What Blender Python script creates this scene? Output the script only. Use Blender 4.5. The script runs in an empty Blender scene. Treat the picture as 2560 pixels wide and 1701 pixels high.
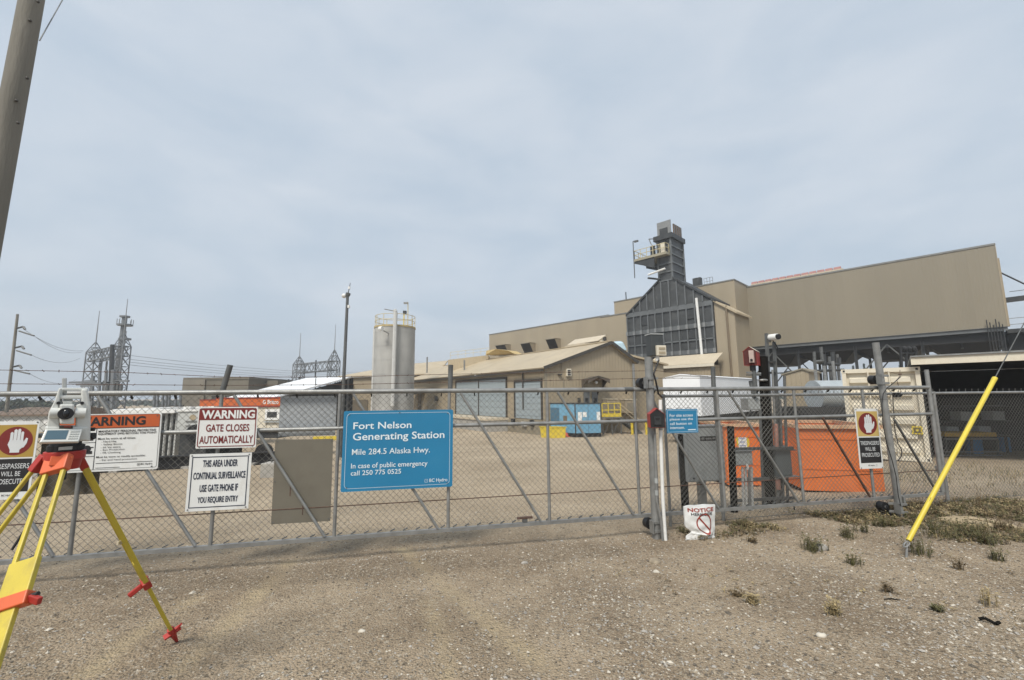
import bpy, math, random
from mathutils import Vector as V, Matrix
rnd = random.Random(7)
scene = bpy.context.scene
COL = scene.collection

# ------------------------------------------------------------------ camera
FPX, PITCH, ROLL, EYE = 1064.7, 0.129178, 0.010089, 1.70      # focal length in pixels of a 2560 px wide frame
CF = V((0, math.cos(PITCH), math.sin(PITCH)))
U0 = V((0, -math.sin(PITCH), math.cos(PITCH))); R0 = V((1, 0, 0))
CU = math.cos(ROLL)*U0 + math.sin(ROLL)*R0
CR = math.cos(ROLL)*R0 - math.sin(ROLL)*U0
CP = V((0, 0, EYE))
cam = bpy.data.cameras.new('camera'); camo = bpy.data.objects.new('camera', cam); COL.objects.link(camo)
cam.sensor_width = 36; cam.lens = 36*FPX/2560; cam.clip_start = .05; cam.clip_end = 9000
m = Matrix((CR, CU, -CF)).transposed().to_4x4(); m.translation = CP
camo.matrix_world = m
scene.camera = camo

# ------------------------------------------------------------------ sky, sun, exposure
SUN_EL, SUN_AZ = math.radians(52), math.radians(205)           # azimuth clockwise from +Y
w = bpy.data.worlds.new('World'); scene.world = w; w.use_nodes = True
nt = w.node_tree; N = nt.nodes; L = nt.links; N.clear()
out = N.new('ShaderNodeOutputWorld'); bg = N.new('ShaderNodeBackground')
sky = N.new('ShaderNodeTexSky'); sky.sky_type = 'NISHITA'; sky.sun_disc = False
sky.sun_elevation = SUN_EL; sky.sun_rotation = SUN_AZ; sky.dust_density = 4; sky.air_density = 1.2
tc = N.new('ShaderNodeTexCoord'); mp = N.new('ShaderNodeMapping'); mp.inputs['Scale'].default_value = (1.3, 1.3, 3.2)
L.new(tc.outputs['Generated'], mp.inputs['Vector'])
n1 = N.new('ShaderNodeTexNoise'); n1.inputs['Scale'].default_value = 3.0; n1.inputs['Detail'].default_value = 9; n1.inputs['Roughness'].default_value = .5; n1.inputs['Distortion'].default_value = .35
L.new(mp.outputs['Vector'], n1.inputs['Vector'])
rp = N.new('ShaderNodeValToRGB')
rp.color_ramp.elements[0].position = .33; rp.color_ramp.elements[0].color = (4.38, 5.1, 5.9, 1)
rp.color_ramp.elements[1].position = .70; rp.color_ramp.elements[1].color = (5.35, 5.85, 6.45, 1)
L.new(n1.outputs['Fac'], rp.inputs['Fac'])
mx = N.new('ShaderNodeMix'); mx.data_type = 'RGBA'; mx.inputs[0].default_value = .88     # a thin smoky overcast in front of the clear sky
L.new(sky.outputs['Color'], mx.inputs[6]); L.new(rp.outputs['Color'], mx.inputs[7])
bg.inputs['Strength'].default_value = .053
L.new(mx.outputs[2], bg.inputs['Color']); L.new(bg.outputs['Background'], out.inputs['Surface'])
sl = bpy.data.lights.new('sun', 'SUN'); sl.energy = 1.5; sl.angle = math.radians(16); sl.color = (1, .95, .86)
so = bpy.data.objects.new('sun', sl); COL.objects.link(so)
sd = V((math.sin(SUN_AZ)*math.cos(SUN_EL), math.cos(SUN_AZ)*math.cos(SUN_EL), math.sin(SUN_EL)))
so.rotation_euler = sd.to_track_quat('Z', 'Y').to_euler(); so.location = (0, 0, 60)
scene.view_settings.view_transform = 'Standard'; scene.view_settings.look = 'None'
scene.view_settings.exposure = 1.3; scene.view_settings.gamma = 1; scene.view_settings.use_curve_mapping = False
scene.cycles.volume_bounces = 0

# ------------------------------------------------------------------ solving points on the photographed site
def ray(x, y): return CF + CR*((x-1280)/FPX) - CU*((y-850.5)/FPX)
def at(x, y, Y):                                   # point at forward distance Y
    d = ray(x, y); return CP + d*(Y/d.y)
def atz(x, y, z):                                  # point at height z
    d = ray(x, y); return CP + d*((z-EYE)/d.z)
GA = math.atan(.2086); GD = V((math.cos(GA), math.sin(GA), 0)); GN = V((math.sin(GA), -math.cos(GA), 0))   # gate line and its normal to the camera
GO = V((0, 5.435, 0))
def gp(s, z, off=0): return GO + GD*s + GN*off + V((0, 0, z))
def ong(x, y, off=0):                              # (s, z) of a point on the gate plane
    d = ray(x, y); o = GO + GN*off
    t = (o-CP).dot(GN)/d.dot(GN); p = CP + d*t
    return ((p-o).dot(GD), p.z)
def sm(t): t = max(0, min(1, t)); return t*t*(3-2*t)
def gz(x, y):                                      # height of the ground
    d = (y-(5.435+.2086*x))*math.cos(GA)
    z = -.12*sm((y-2.3)/2.8)
    if d > 0: z += -.30*sm(d/4) - 1.08*max(0, min(1, (d-3)/20))
    return z
def gnd(x, y):                                     # ground point seen at a pixel
    z = -.1
    for _ in range(25):
        p = atz(x, y, z); z = .5*z + .5*gz(p.x, p.y)
    p.z = gz(p.x, p.y); return p
def hd(a): return V((math.cos(math.radians(a)), math.sin(math.radians(a)), 0))
Z = V((0, 0, 1))

# ------------------------------------------------------------------ materials
MATS = {}
def M(name, rgb, rough=.6, metal=0, var=.12, scale=6, bump=0, bscale=60, dirt=None, ribs=None, stretch=None, coat=0, spec=.5):
    if name in MATS: return MATS[name]
    mt = bpy.data.materials.new(name); mt.use_nodes = True; t = mt.node_tree; n = t.nodes; l = t.links
    b = n['Principled BSDF']; b.inputs['Roughness'].default_value = rough; b.inputs['Metallic'].default_value = metal
    b.inputs['Specular IOR Level'].default_value = spec
    if coat: b.inputs['Coat Weight'].default_value = coat
    tc = n.new('ShaderNodeTexCoord'); vec = tc.outputs['Object']
    if stretch:
        mp = n.new('ShaderNodeMapping'); mp.inputs['Scale'].default_value = stretch; l.new(vec, mp.inputs['Vector']); vec = mp.outputs['Vector']
    nz = n.new('ShaderNodeTexNoise'); nz.inputs['Scale'].default_value = scale; nz.inputs['Detail'].default_value = 6; l.new(vec, nz.inputs['Vector'])
    mix = n.new('ShaderNodeMix'); mix.data_type = 'RGBA'
    cr = n.new('ShaderNodeMapRange'); cr.inputs[1].default_value = .3; cr.inputs[2].default_value = .7; l.new(nz.outputs['Fac'], cr.inputs[0]); l.new(cr.outputs[0], mix.inputs[0])
    mix.inputs[6].default_value = (*[c*(1-var) for c in rgb], 1); mix.inputs[7].default_value = (*[min(1, c*(1+var)) for c in rgb], 1)
    c = mix.outputs[2]
    if dirt:
        drgb, amt, dsc = dirt
        dn = n.new('ShaderNodeTexNoise'); dn.inputs['Scale'].default_value = dsc; dn.inputs['Detail'].default_value = 8; dn.inputs['Roughness'].default_value = .7; l.new(vec, dn.inputs['Vector'])
        dr = n.new('ShaderNodeMapRange'); dr.inputs[1].default_value = .52; dr.inputs[2].default_value = .72; dr.inputs[4].default_value = amt; l.new(dn.outputs['Fac'], dr.inputs[0])
        m2 = n.new('ShaderNodeMix'); m2.data_type = 'RGBA'; l.new(dr.outputs[0], m2.inputs[0]); l.new(c, m2.inputs[6]); m2.inputs[7].default_value = (*drgb, 1); c = m2.outputs[2]
    l.new(c, b.inputs['Base Color'])
    h = None
    if bump:
        bn = n.new('ShaderNodeTexNoise'); bn.inputs['Scale'].default_value = bscale; bn.inputs['Detail'].default_value = 4; l.new(vec, bn.inputs['Vector'])
        bp = n.new('ShaderNodeBump'); bp.inputs['Strength'].default_value = bump; bp.inputs['Distance'].default_value = .02; l.new(bn.outputs['Fac'], bp.inputs['Height']); h = bp.outputs['Normal']
    if ribs:                                        # pressed ribs of sheet siding, along U
        uv = n.new('ShaderNodeUVMap'); sp = n.new('ShaderNodeSeparateXYZ'); l.new(uv.outputs['UV'], sp.inputs[0])
        mm = n.new('ShaderNodeMath'); mm.operation = 'MULTIPLY'; mm.inputs[1].default_value = 1/ribs; l.new(sp.outputs[0], mm.inputs[0])
        pp = n.new('ShaderNodeMath'); pp.operation = 'PINGPONG'; pp.inputs[1].default_value = .5; l.new(mm.outputs[0], pp.inputs[0])
        r2 = n.new('ShaderNodeMapRange'); r2.inputs[1].default_value = .32; r2.inputs[2].default_value = .42; l.new(pp.outputs[0], r2.inputs[0])
        bp = n.new('ShaderNodeBump'); bp.inputs['Strength'].default_value = .55 if ribs > .27 and 'hall' not in name else .16; bp.inputs['Distance'].default_value = .03; l.new(r2.outputs[0], bp.inputs['Height'])
        if h: l.new(h, bp.inputs['Normal'])
        h = bp.outputs['Normal']
        # sheet to sheet tone differences
        fl = n.new('ShaderNodeMath'); fl.operation = 'FLOOR'; m3 = n.new('ShaderNodeMath'); m3.operation = 'MULTIPLY'; m3.inputs[1].default_value = 1/.92; l.new(sp.outputs[0], m3.inputs[0]); l.new(m3.outputs[0], fl.inputs[0])
        wn = n.new('ShaderNodeTexWhiteNoise'); wn.noise_dimensions = '1D'; l.new(fl.outputs[0], wn.inputs['W'])
        hs = n.new('ShaderNodeHueSaturation'); r3 = n.new('ShaderNodeMapRange'); r3.inputs[3].default_value = .975; r3.inputs[4].default_value = 1.025; l.new(wn.outputs['Value'], r3.inputs[0]); l.new(r3.outputs[0], hs.inputs['Value'])
        l.new(c, hs.inputs['Color']); l.new(hs.outputs['Color'], b.inputs['Base Color'])
    if h: l.new(h, b.inputs['Normal'])
    MATS[name] = mt; return mt

galv = M('galvanised_steel', (.25, .252, .245), .45, .4, .18, 9, .15, 90, dirt=((.16, .14, .12), .5, 5))
galv_d = M('weathered_galvanised', (.12, .124, .122), .5, .4, .2, 9, .1, 80, dirt=((.10, .08, .06), .5, 6))
wire_m = M('fence_wire', (.165, .16, .145), .55, .3, .1, 12)
rustm = M('rusty_wire', (.10, .06, .045), .8, .2, .3, 20)
black = M('black_plastic', (.012, .012, .013), .5, 0, .2, 20)
creo = M('creosoted_timber', (.010, .009, .008), .8, 0, .4, 14, .5, 60, stretch=(1, 1, .15), spec=.1)
white = M('white_paint', (.72, .72, .70), .45, 0, .05, 5, dirt=((.45, .42, .36), .5, 6))
signw = M('sign_white', (.66, .67, .66), .4, 0, .05, 3, dirt=((.46, .43, .37), .5, 6))
siding = M('tan_siding', (.325, .268, .185), .55, 0, .06, .5, 0, dirt=((.26, .215, .15), .5, .45), ribs=.30, stretch=(1, 1, .35))
siding_far = M('tan_siding_hall', (.33, .278, .198), .55, 0, .05, .3, 0, dirt=((.28, .235, .17), .4, .4), ribs=.30, stretch=(1, 1, .3))
siding_d = M('taupe_siding', (.232, .203, .150), .5, 0, .05, .3, 0, dirt=((.20, .172, .128), .35, .3), ribs=.25, stretch=(1, 1, .3))
roofm = M('tan_sheet_roof', (.43, .355, .24), .5, 0, .08, .4, 0, dirt=((.27, .22, .15), .5, .6), ribs=.40)
roofl = M('pale_sheet_roof', (.52, .45, .34), .5, 0, .06, .5, 0, dirt=((.36, .30, .21), .4, .8), ribs=.5)
trim_d = M('dark_trim', (.05, .045, .038), .6, 0, .2, 3)
steel_d = M('dark_steel', (.045, .048, .05), .55, .3, .2, 2, dirt=((.08, .07, .06), .5, 2))
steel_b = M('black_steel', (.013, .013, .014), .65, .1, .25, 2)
duct = M('grey_duct_plate', (.060, .064, .066), .6, .25, .22, .7, dirt=((.15, .152, .148), .75, .45))
ductf = M('grey_duct_frame', (.13, .138, .142), .55, .25, .15, 1.5)
yellow = M('safety_yellow', (.60, .46, .05), .45, 0, .08, 6, dirt=((.40, .28, .06), .4, 7))
red_m = M('signal_red', (.33, .028, .022), .45, 0, .12, 10, dirt=((.16, .03, .02), .4, 9))
orange = M('orange_paint', (.66, .17, .04), .5, 0, .10, 3, .08, 9, dirt=((.36, .07, .02), .5, 3))
conc = M('concrete', (.33, .315, .285), .85, 0, .12, 2.5, .2, 30, dirt=((.22, .205, .18), .5, 1.6))
beige = M('cream_paint', (.64, .59, .48), .5, 0, .06, 3, dirt=((.42, .34, .24), .45, 3))
pale_pipe = M('pale_pipe', (.52, .52, .50), .5, .1, .06, 2)
greybox = M('grey_enamel', (.36, .375, .37), .45, .05, .08, 6, dirt=((.14, .14, .13), .4, 7))
blue_p = M('light_blue_paint', (.145, .32, .46), .5, 0, .08, 2, dirt=((.10, .19, .26), .4, 2))
glass = M('dark_glass', (.02, .022, .025), .08, 0, .1, 3)

# ------------------------------------------------------------------ mesh helper
class MB:
    def __init__(s): s.v = []; s.f = []; s.uv = []
    def add(s, vs, fs):
        o = len(s.v); s.v += [tuple(p) for p in vs]; s.f += [tuple(i+o for i in f) for f in fs]; return s
    def quad(s, a, b, c, d): return s.add([a, b, c, d], [(0, 1, 2, 3)])
    def hexa(s, p):                                # 8 corners: bottom 4, top 4
        return s.add(p, [(3, 2, 1, 0), (4, 5, 6, 7), (0, 1, 5, 4), (1, 2, 6, 5), (2, 3, 7, 6), (3, 0, 4, 7)])
    def obox(s, o, x, y, z):                       # corner + three edge vectors
        o = V(o); return s.hexa([o, o+x, o+x+y, o+y, o+z, o+x+z, o+x+y+z, o+y+z])
    def box(s, c, sx, sy, sz, x=V((1, 0, 0)), y=None, z=Z):   # centre, sizes, axes
        x = V(x).normalized(); z = V(z).normalized()
        y = z.cross(x) if y is None else V(y).normalized()
        return s.obox(V(c)-x*sx/2-y*sy/2-z*sz/2, x*sx, y*sy, z*sz)
    def cyl(s, a, b, r, n=10, r2=None, cap=True):
        a = V(a); b = V(b); d = (b-a).normalized(); r2 = r if r2 is None else r2
        u = d.orthogonal().normalized(); w = d.cross(u); o = len(s.v)
        for p, q in ((a, r), (b, r2)):
            for i in range(n):
                t = 2*math.pi*i/n; s.v.append(tuple(p+(u*math.cos(t)+w*math.sin(t))*q))
        for i in range(n): j = (i+1) % n; s.f.append((o+i, o+j, o+n+j, o+n+i))
        if cap: s.f.append(tuple(o+n-1-i for i in range(n))); s.f.append(tuple(o+n+i for i in range(n)))
        return s
    def tube(s, pts, r, n=6):
        for a, b in zip(pts, pts[1:]): s.cyl(a, b, r, n)
        return s
    def beam(s, a, b, w, h, up=Z):                 # rectangular bar
        a = V(a); b = V(b); d = b-a; x = d.normalized()
        y = V(up).cross(x)
        if y.length < 1e-4: y = V((1, 0, 0)).cross(x)
        y.normalize(); z = x.cross(y)
        return s.obox(a-y*w/2-z*h/2, d, y*w, z*h)
    def ibeam(s, a, b, w, h, up=Z, t=.02):
        a = V(a); b = V(b); x = (b-a).normalized(); y = V(up).cross(x)
        if y.length < 1e-4: y = V((1, 0, 0)).cross(x)
        y.normalize(); z = x.cross(y)
        s.beam(a, b, t, h-2*t, up); s.beam(a+z*(h/2-t/2), b+z*(h/2-t/2), w, t, up); s.beam(a-z*(h/2-t/2), b-z*(h/2-t/2), w, t, up); return s
    def prism(s, poly, e):                         # polygon (list of points) extruded by e
        n = len(poly); e = V(e); vs = [V(p) for p in poly]; vs += [p+e for p in vs]
        return s.add(vs, [tuple(range(n))[::-1], tuple(range(n, 2*n))]+[(i, (i+1) % n, n+(i+1) % n, n+i) for i in range(n)])
    def sph(s, c, r, n=10, k=6, sc=(1, 1, 1)):
        c = V(c); o = len(s.v)
        for i in range(k+1):
            a = math.pi*i/k
            for j in range(n):
                t = 2*math.pi*j/n; s.v.append((c.x+r*sc[0]*math.sin(a)*math.cos(t), c.y+r*sc[1]*math.sin(a)*math.sin(t), c.z+r*sc[2]*math.cos(a)))
        for i in range(k):
            for j in range(n): q = (j+1) % n; s.f.append((o+i*n+j, o+(i+1)*n+j, o+(i+1)*n+q, o+i*n+q))
        return s
    def mesh(s, name, mat, smooth=False, bevel=0, uv=False):
        me = bpy.data.meshes.new(name); me.from_pydata(s.v, [], s.f); me.materials.append(mat)
        me.update()
        if uv or mat.name.find('siding') >= 0 or mat.name.find('roof') >= 0:
            ul = me.uv_layers.new(name='UVMap')
            for p in me.polygons:
                nn = p.normal; h = Z.cross(nn)
                h = h.normalized() if h.length > .05 else V((.7, -.7, 0)); g = nn.cross(h)
                for li in p.loop_indices:
                    co = me.vertices[me.loops[li].vertex_index].co; ul.data[li].uv = (co.dot(h), co.dot(g))
        if smooth:
            me.polygons.foreach_set('use_smooth', [True]*len(me.polygons)); me.set_sharp_from_angle(angle=math.radians(40))
        return me
def thing(name, label, cat, loc, group=None):
    o = bpy.data.objects.new(name, None); COL.objects.link(o); o.location = loc; o.empty_display_size = .2
    o['label'] = label; o['category'] = cat
    if group: o['group'] = group
    return o
def part(root, name, mb, mat, smooth=False, label=None, stuff=False, parent=None, bevel=0):
    me = mb.mesh(name, mat, smooth) if isinstance(mb, MB) else mb
    o = bpy.data.objects.new(name, me); COL.objects.link(o)
    p = parent or root
    if p is not None:
        o.parent = p
        o.matrix_parent_inverse = Matrix.Translation(-V(root.location)) if (parent is None or parent is root) else Matrix.Identity(4)
    if bevel:
        b = o.modifiers.new('Bevel', 'BEVEL'); b.width = bevel; b.segments = 2; b.limit_method = 'ANGLE'
    if label: o['label'] = label
    if stuff: o['kind'] = 'stuff'
    return o
def solo(name, label, cat, mb, mat, smooth=False, group=None, bevel=0):
    o = part(None, name, mb, mat, smooth, bevel=bevel); o['label'] = label; o['category'] = cat
    if group: o['group'] = group
    return o
def structure(name, mb, mat, smooth=False):
    o = part(None, name, mb, mat, smooth); o['kind'] = 'structure'; return o
def text_geo(s, bold=0):
    c = bpy.data.curves.new('t', 'FONT'); c.body = s; c.size = 1; c.offset = bold; c.resolution_u = 3; c.fill_mode = 'FRONT'
    o = bpy.data.objects.new('t', c); me = bpy.data.meshes.new_from_object(o)
    vs = [(v.co.x, v.co.y) for v in me.vertices]; fs = [tuple(p.vertices) for p in me.polygons]
    bpy.data.objects.remove(o); bpy.data.curves.remove(c); bpy.data.meshes.remove(me)
    return vs, fs
class Sheet:                                        # a flat print surface: u to the right, v down, both 0..1
    def __init__(s, tl, u, v, nrm): s.tl = V(tl); s.u = V(u); s.v = V(v); s.n = V(nrm)
    def p(s, u, v, d=0): return s.tl+s.u*u+s.v*v+s.n*d
    def text(s, mb, txt, u0, u1, v0, v1, bold=.0, d=.0035):
        vs, fs = text_geo(txt, bold)
        xa = min(v[0] for v in vs); xb = max(v[0] for v in vs); ya = min(v[1] for v in vs); yb = max(v[1] for v in vs)
        mb.add([s.p(u0+(u1-u0)*(x-xa)/(xb-xa), v1-(v1-v0)*(y-ya)/(yb-ya), d) for x, y in vs], fs)
    def rect(s, mb, u0, u1, v0, v1, d=.002): mb.add([s.p(u0, v1, d), s.p(u1, v1, d), s.p(u1, v0, d), s.p(u0, v0, d)], [(0, 1, 2, 3)])
    def poly(s, mb, pts, d=.002): mb.add([s.p(u, v, d) for u, v in pts], [tuple(range(len(pts)))])
    def rrect(s, u0, u1, v0, v1, r, k=5):           # rounded outline in metres radius
        ru = r/s.u.length; rv = r/s.v.length; o = []
        for cu, cv, a0 in ((u1-ru, v0+rv, -90), (u1-ru, v1-rv, 0), (u0+ru, v1-rv, 90), (u0+ru, v0+rv, 180)):
            for i in range(k+1):
                a = math.radians(a0+90*i/k); o.append((cu+ru*math.cos(a), cv+rv*math.sin(a)))
        return o
    def frame(s, mb, u0, u1, v0, v1, r, t, d=.002):
        a = s.rrect(u0, u1, v0, v1, r); tu = t/s.u.length; tv = t/s.v.length; b = s.rrect(u0+tu, u1-tu, v0+tv, v1-tv, max(r-t, .001)); n = len(a)
        mb.add([s.p(*q, d) for q in a]+[s.p(*q, d) for q in b], [(i, n+i, n+(i+1) % n, (i+1) % n) for i in range(n)])
    def ring(s, mb, cu, cv, r0, r1, d=.0025, n=28, su=1.0):
        def c(r): return [(cu+su*r*math.cos(2*math.pi*i/n)/s.u.length, cv+r*math.sin(2*math.pi*i/n)/s.v.length) for i in range(n)]
        if r0 <= 0: s.poly(mb, c(r1), d); return
        mb.add([s.p(*q, d) for q in c(r1)]+[s.p(*q, d) for q in c(r0)], [(i, n+i, n+(i+1) % n, (i+1) % n) for i in range(n)])
# ------------------------------------------------------------------ ground
from mathutils import noise as mn
def axis(lo, a, b, hi, st, g=1.13):
    xs = [a]
    while xs[-1] < b: xs.append(xs[-1]+st)
    s = st; r = xs[-1]
    while r < hi: s *= g; r += s; xs.append(r)
    s = st; l = a; left = []
    while l > lo: s *= g; l -= s; left.append(l)
    return left[::-1]+xs
GX = axis(-2500, -6.2, 8.6, 2500, .075); GY = axis(-40, 1.6, 9.5, 4000, .075)
tracks = [[(430, 1701), (540, 1590), (640, 1490), (720, 1405)], [(1400, 1701), (1290, 1610), (1180, 1520), (1060, 1420), (1000, 1370)], [(1120, 1701), (1105, 1600), (1070, 1500)], [(200, 1701), (330, 1600), (480, 1500)]]
tracks = [[gnd(*q) for q in t] for t in tracks]
def seg_d(p, a, b):
    ab = b-a; t = max(0, min(1, (p-a).dot(ab)/ab.dot(ab))); return (p-a-ab*t).length
def gdisp(x, y):
    p = V((x, y, 0))
    z = .016*mn.noise(p*1.1) + .008*mn.noise(p*3.7) + .005*mn.noise(p*9)
    d = (y-(5.435+.2086*x))*math.cos(GA)
    if x > 1.2: z += .05*sm((x-1.2)/2)*sm((d+2.6)/1.4)*max(0, .4+mn.noise(p*.9))      # rough verge by the fence
    return z
verts = []; wear = []; damp = []; yard = []
for y in GY:
    for x in GX:
        fine = -6.5 < x < 9 and 1.4 < y < 10
        z = gz(x, y)
        d = (y-(5.435+.2086*x))*math.cos(GA); wv = 0; dv = 0
        if fine:
            z += gdisp(x, y)
            p = V((x, y, 0))
            if d < .3:
                for i, t in enumerate(tracks):
                    for a, b in zip(t, t[1:]):
                        q = seg_d(p, V((a.x, a.y, 0)), V((b.x, b.y, 0)))
                        wv = max(wv, (1-sm(q/(.16 if i != 2 else .11)))*(.75+.9*mn.noise(p*2.3)))
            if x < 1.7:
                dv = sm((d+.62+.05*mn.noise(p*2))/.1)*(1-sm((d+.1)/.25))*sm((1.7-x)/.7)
        z -= .010*max(0, wv)
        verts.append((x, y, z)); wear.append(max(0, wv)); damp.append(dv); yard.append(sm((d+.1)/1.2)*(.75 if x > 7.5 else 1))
nx = len(GX); faces = [(j*nx+i, j*nx+i+1, (j+1)*nx+i+1, (j+1)*nx+i) for j in range(len(GY)-1) for i in range(nx-1)]
gm = bpy.data.meshes.new('ground'); gm.from_pydata(verts, [], faces); gm.polygons.foreach_set('use_smooth', [True]*len(faces))
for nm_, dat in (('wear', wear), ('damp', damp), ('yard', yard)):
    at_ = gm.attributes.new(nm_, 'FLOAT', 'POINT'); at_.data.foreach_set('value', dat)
gmat = bpy.data.materials.new('gravel_ground'); gmat.use_nodes = True; t = gmat.node_tree; n = t.nodes; l = t.links; b = n['Principled BSDF']
b.inputs['Roughness'].default_value = .95; b.inputs['Specular IOR Level'].default_value = .2
tc = n.new('ShaderNodeTexCoord')
def nz(sc, det=6, ro=.6):
    q = n.new('ShaderNodeTexNoise'); q.inputs['Scale'].default_value = sc; q.inputs['Detail'].default_value = det; q.inputs['Roughness'].default_value = ro; l.new(tc.outputs['Object'], q.inputs['Vector']); return q.outputs['Fac']
def rng(s, a, b_, c=0, d=1):
    q = n.new('ShaderNodeMapRange'); l.new(s, q.inputs[0]); q.inputs[1].default_value = a; q.inputs[2].default_value = b_; q.inputs[3].default_value = c; q.inputs[4].default_value = d; return q.outputs[0]
def mixc(f, a, b_, bt='MIX'):
    q = n.new('ShaderNodeMix'); q.data_type = 'RGBA'; q.blend_type = bt
    if isinstance(f, (int, float)): q.inputs[0].default_value = f
    else: l.new(f, q.inputs[0])
    for i, c in ((6, a), (7, b_)):
        if isinstance(c, tuple): q.inputs[i].default_value = (*c, 1)
        else: l.new(c, q.inputs[i])
    return q.outputs[2]
def mul(a, b_):
    q = n.new('ShaderNodeMath'); q.operation = 'MULTIPLY'; l.new(a, q.inputs[0])
    if isinstance(b_, (int, float)): q.inputs[1].default_value = b_
    else: l.new(b_, q.inputs[1])
    return q.outputs[0]
def attr(a): q = n.new('ShaderNodeAttribute'); q.attribute_name = a; return q.outputs['Fac']
c = mixc(rng(nz(.9), .38, .62), (.275, .208, .140), (.450, .355, .248))
c = mixc(attr('yard'), c, mixc(rng(nz(.35, 8, .65), .35, .68), (.40, .315, .215), (.58, .47, .335)))
c = mixc(mul(rng(nz(.55, 5, .6), .52, .75), .5), c, (.40, .325, .23))
c = mixc(mul(mul(attr('wear'), rng(nz(7, 6, .7), .2, .55)), .9), c, (.50, .40, .255))
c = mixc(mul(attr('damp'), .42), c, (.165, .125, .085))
wl_ = rng(attr('wear'), 0, 1, 1, .35)
for sc, amt in ((120, .9), (48, .85), (22, .6)):
    vo = n.new('ShaderNodeTexVoronoi'); vo.inputs['Scale'].default_value = sc; l.new(tc.outputs['Object'], vo.inputs['Vector'])
    se = n.new('ShaderNodeSeparateColor'); l.new(vo.outputs['Color'], se.inputs[0])
    lo = rng(vo.outputs['Distance'], .25, .5, 1, 0)
    c = mixc(mul(mul(mul(rng(se.outputs[0], .74, .90), lo), wl_), amt), c, (.60, .54, .44))
    c = mixc(mul(mul(mul(rng(se.outputs[1], .70, .90), lo), wl_), amt), c, (.085, .070, .053))
l.new(mixc(mul(rng(nz(230, 3), .35, .65), .38), c, (.10, .082, .06), 'MIX'), b.inputs['Base Color'])
bp = n.new('ShaderNodeBump'); bp.inputs['Strength'].default_value = 1.0; bp.inputs['Distance'].default_value = .022
ad = n.new('ShaderNodeMath'); ad.operation = 'ADD'; l.new(nz(38, 5, .65), ad.inputs[0]); vo = n.new('ShaderNodeTexVoronoi'); vo.inputs['Scale'].default_value = 60; l.new(tc.outputs['Object'], vo.inputs['Vector']); l.new(mul(vo.outputs['Distance'], -.6), ad.inputs[1])
wvt = n.new('ShaderNodeTexWave'); wvt.bands_direction = 'Y'; wvt.inputs['Scale'].default_value = 4.2; wvt.inputs['Distortion'].default_value = 2.5; wvt.inputs['Detail'].default_value = 2; wvt.inputs['Detail Scale'].default_value = 3; l.new(tc.outputs['Object'], wvt.inputs['Vector'])
a2_ = n.new('ShaderNodeMath'); a2_.operation = 'ADD'; l.new(ad.outputs[0], a2_.inputs[0]); l.new(mul(mul(attr('wear'), wvt.outputs['Fac']), .22), a2_.inputs[1])
l.new(a2_.outputs[0], bp.inputs['Height']); l.new(bp.outputs['Normal'], b.inputs['Normal'])
gm.materials.append(gmat); go = bpy.data.objects.new('ground', gm); COL.objects.link(go); go['kind'] = 'structure'

# ------------------------------------------------------------------ plant buildings, all on one grid
D1 = hd(-46); D2 = hd(44)                            # along the fronts (nearer to the right) and back into the plant
GB = -1.5
def wall_box(mb, a, along, ln, back, dp, z0, z1):
    a = V((a.x, a.y, z0)); return mb.obox(a, along*ln, back*dp, Z*(z1-z0))
def coping(mb, a, along, ln, back, dp, z, t=.22, o=.06):
    a = V((a.x, a.y, z-.02))
    mb.obox(a-along*o-back*o, along*(ln+2*o), back*(o+t), Z*t); mb.obox(a-along*o+back*(dp-t), along*(ln+2*o), back*(t+o), Z*t)
    mb.obox(a-along*o+back*t, along*(t+o), back*(dp-2*t), Z*t); mb.obox(a+along*(ln-t)+back*t, along*(t+o), back*(dp-2*t), Z*t); return mb
def on_line(px, py, p, d):                          # point of the vertical plane through p along d that is seen at a pixel
    r = ray(px, py); nn = Z.cross(d); t = (V(p)-CP).dot(nn)/r.dot(nn); return CP+r*t
coping_m = M('grey_coping', (.20, .20, .19), .5, .2, .1, 2)

# raised intake house
bA = at(2486, 612, 37.0); zt = bA.z; bL = on_line(1874, 723, bA, D1); zb = on_line(2498, 818, bA, D1).z
LB = (bA-bL).dot(D1)+1.2; bL = bA-D1*LB; DEP = 11.5
r = thing('intake_house', 'large windowless taupe clad box raised on dark steel legs at the right', 'building', (bL.x, bL.y, GB))
part(r, 'wall', wall_box(MB(), bL, D1, LB, D2, DEP, zb, zt), siding_d)
part(r, 'coping', coping(MB(), bL, D1, LB, D2, DEP, zt, .16), coping_m)
f_ = V((bL.x, bL.y, 0))
part(r, 'corner_trim', MB().obox(f_+D1*LB+Z*zb-D2*.03, D1*.05, D2*.25, Z*(zt-zb)), siding_far)
part(r, 'edge_beam', MB().ibeam(f_+Z*(zb-.19)-D2*.02, f_+D1*LB+Z*(zb-.19)-D2*.02, .25, .36), ductf)
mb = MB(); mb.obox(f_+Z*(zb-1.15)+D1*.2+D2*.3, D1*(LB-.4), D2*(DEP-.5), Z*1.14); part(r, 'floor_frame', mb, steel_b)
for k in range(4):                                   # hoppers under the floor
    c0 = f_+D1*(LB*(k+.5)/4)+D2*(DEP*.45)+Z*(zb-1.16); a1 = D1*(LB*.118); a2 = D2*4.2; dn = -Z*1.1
    part(r, 'hopper', MB().hexa([c0-a1*.55-a2*.55+dn, c0+a1*.55-a2*.55+dn, c0+a1*.55+a2*.55+dn, c0-a1*.55+a2*.55+dn, c0-a1-a2, c0+a1-a2, c0+a1+a2, c0-a1+a2]), steel_b)
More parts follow.
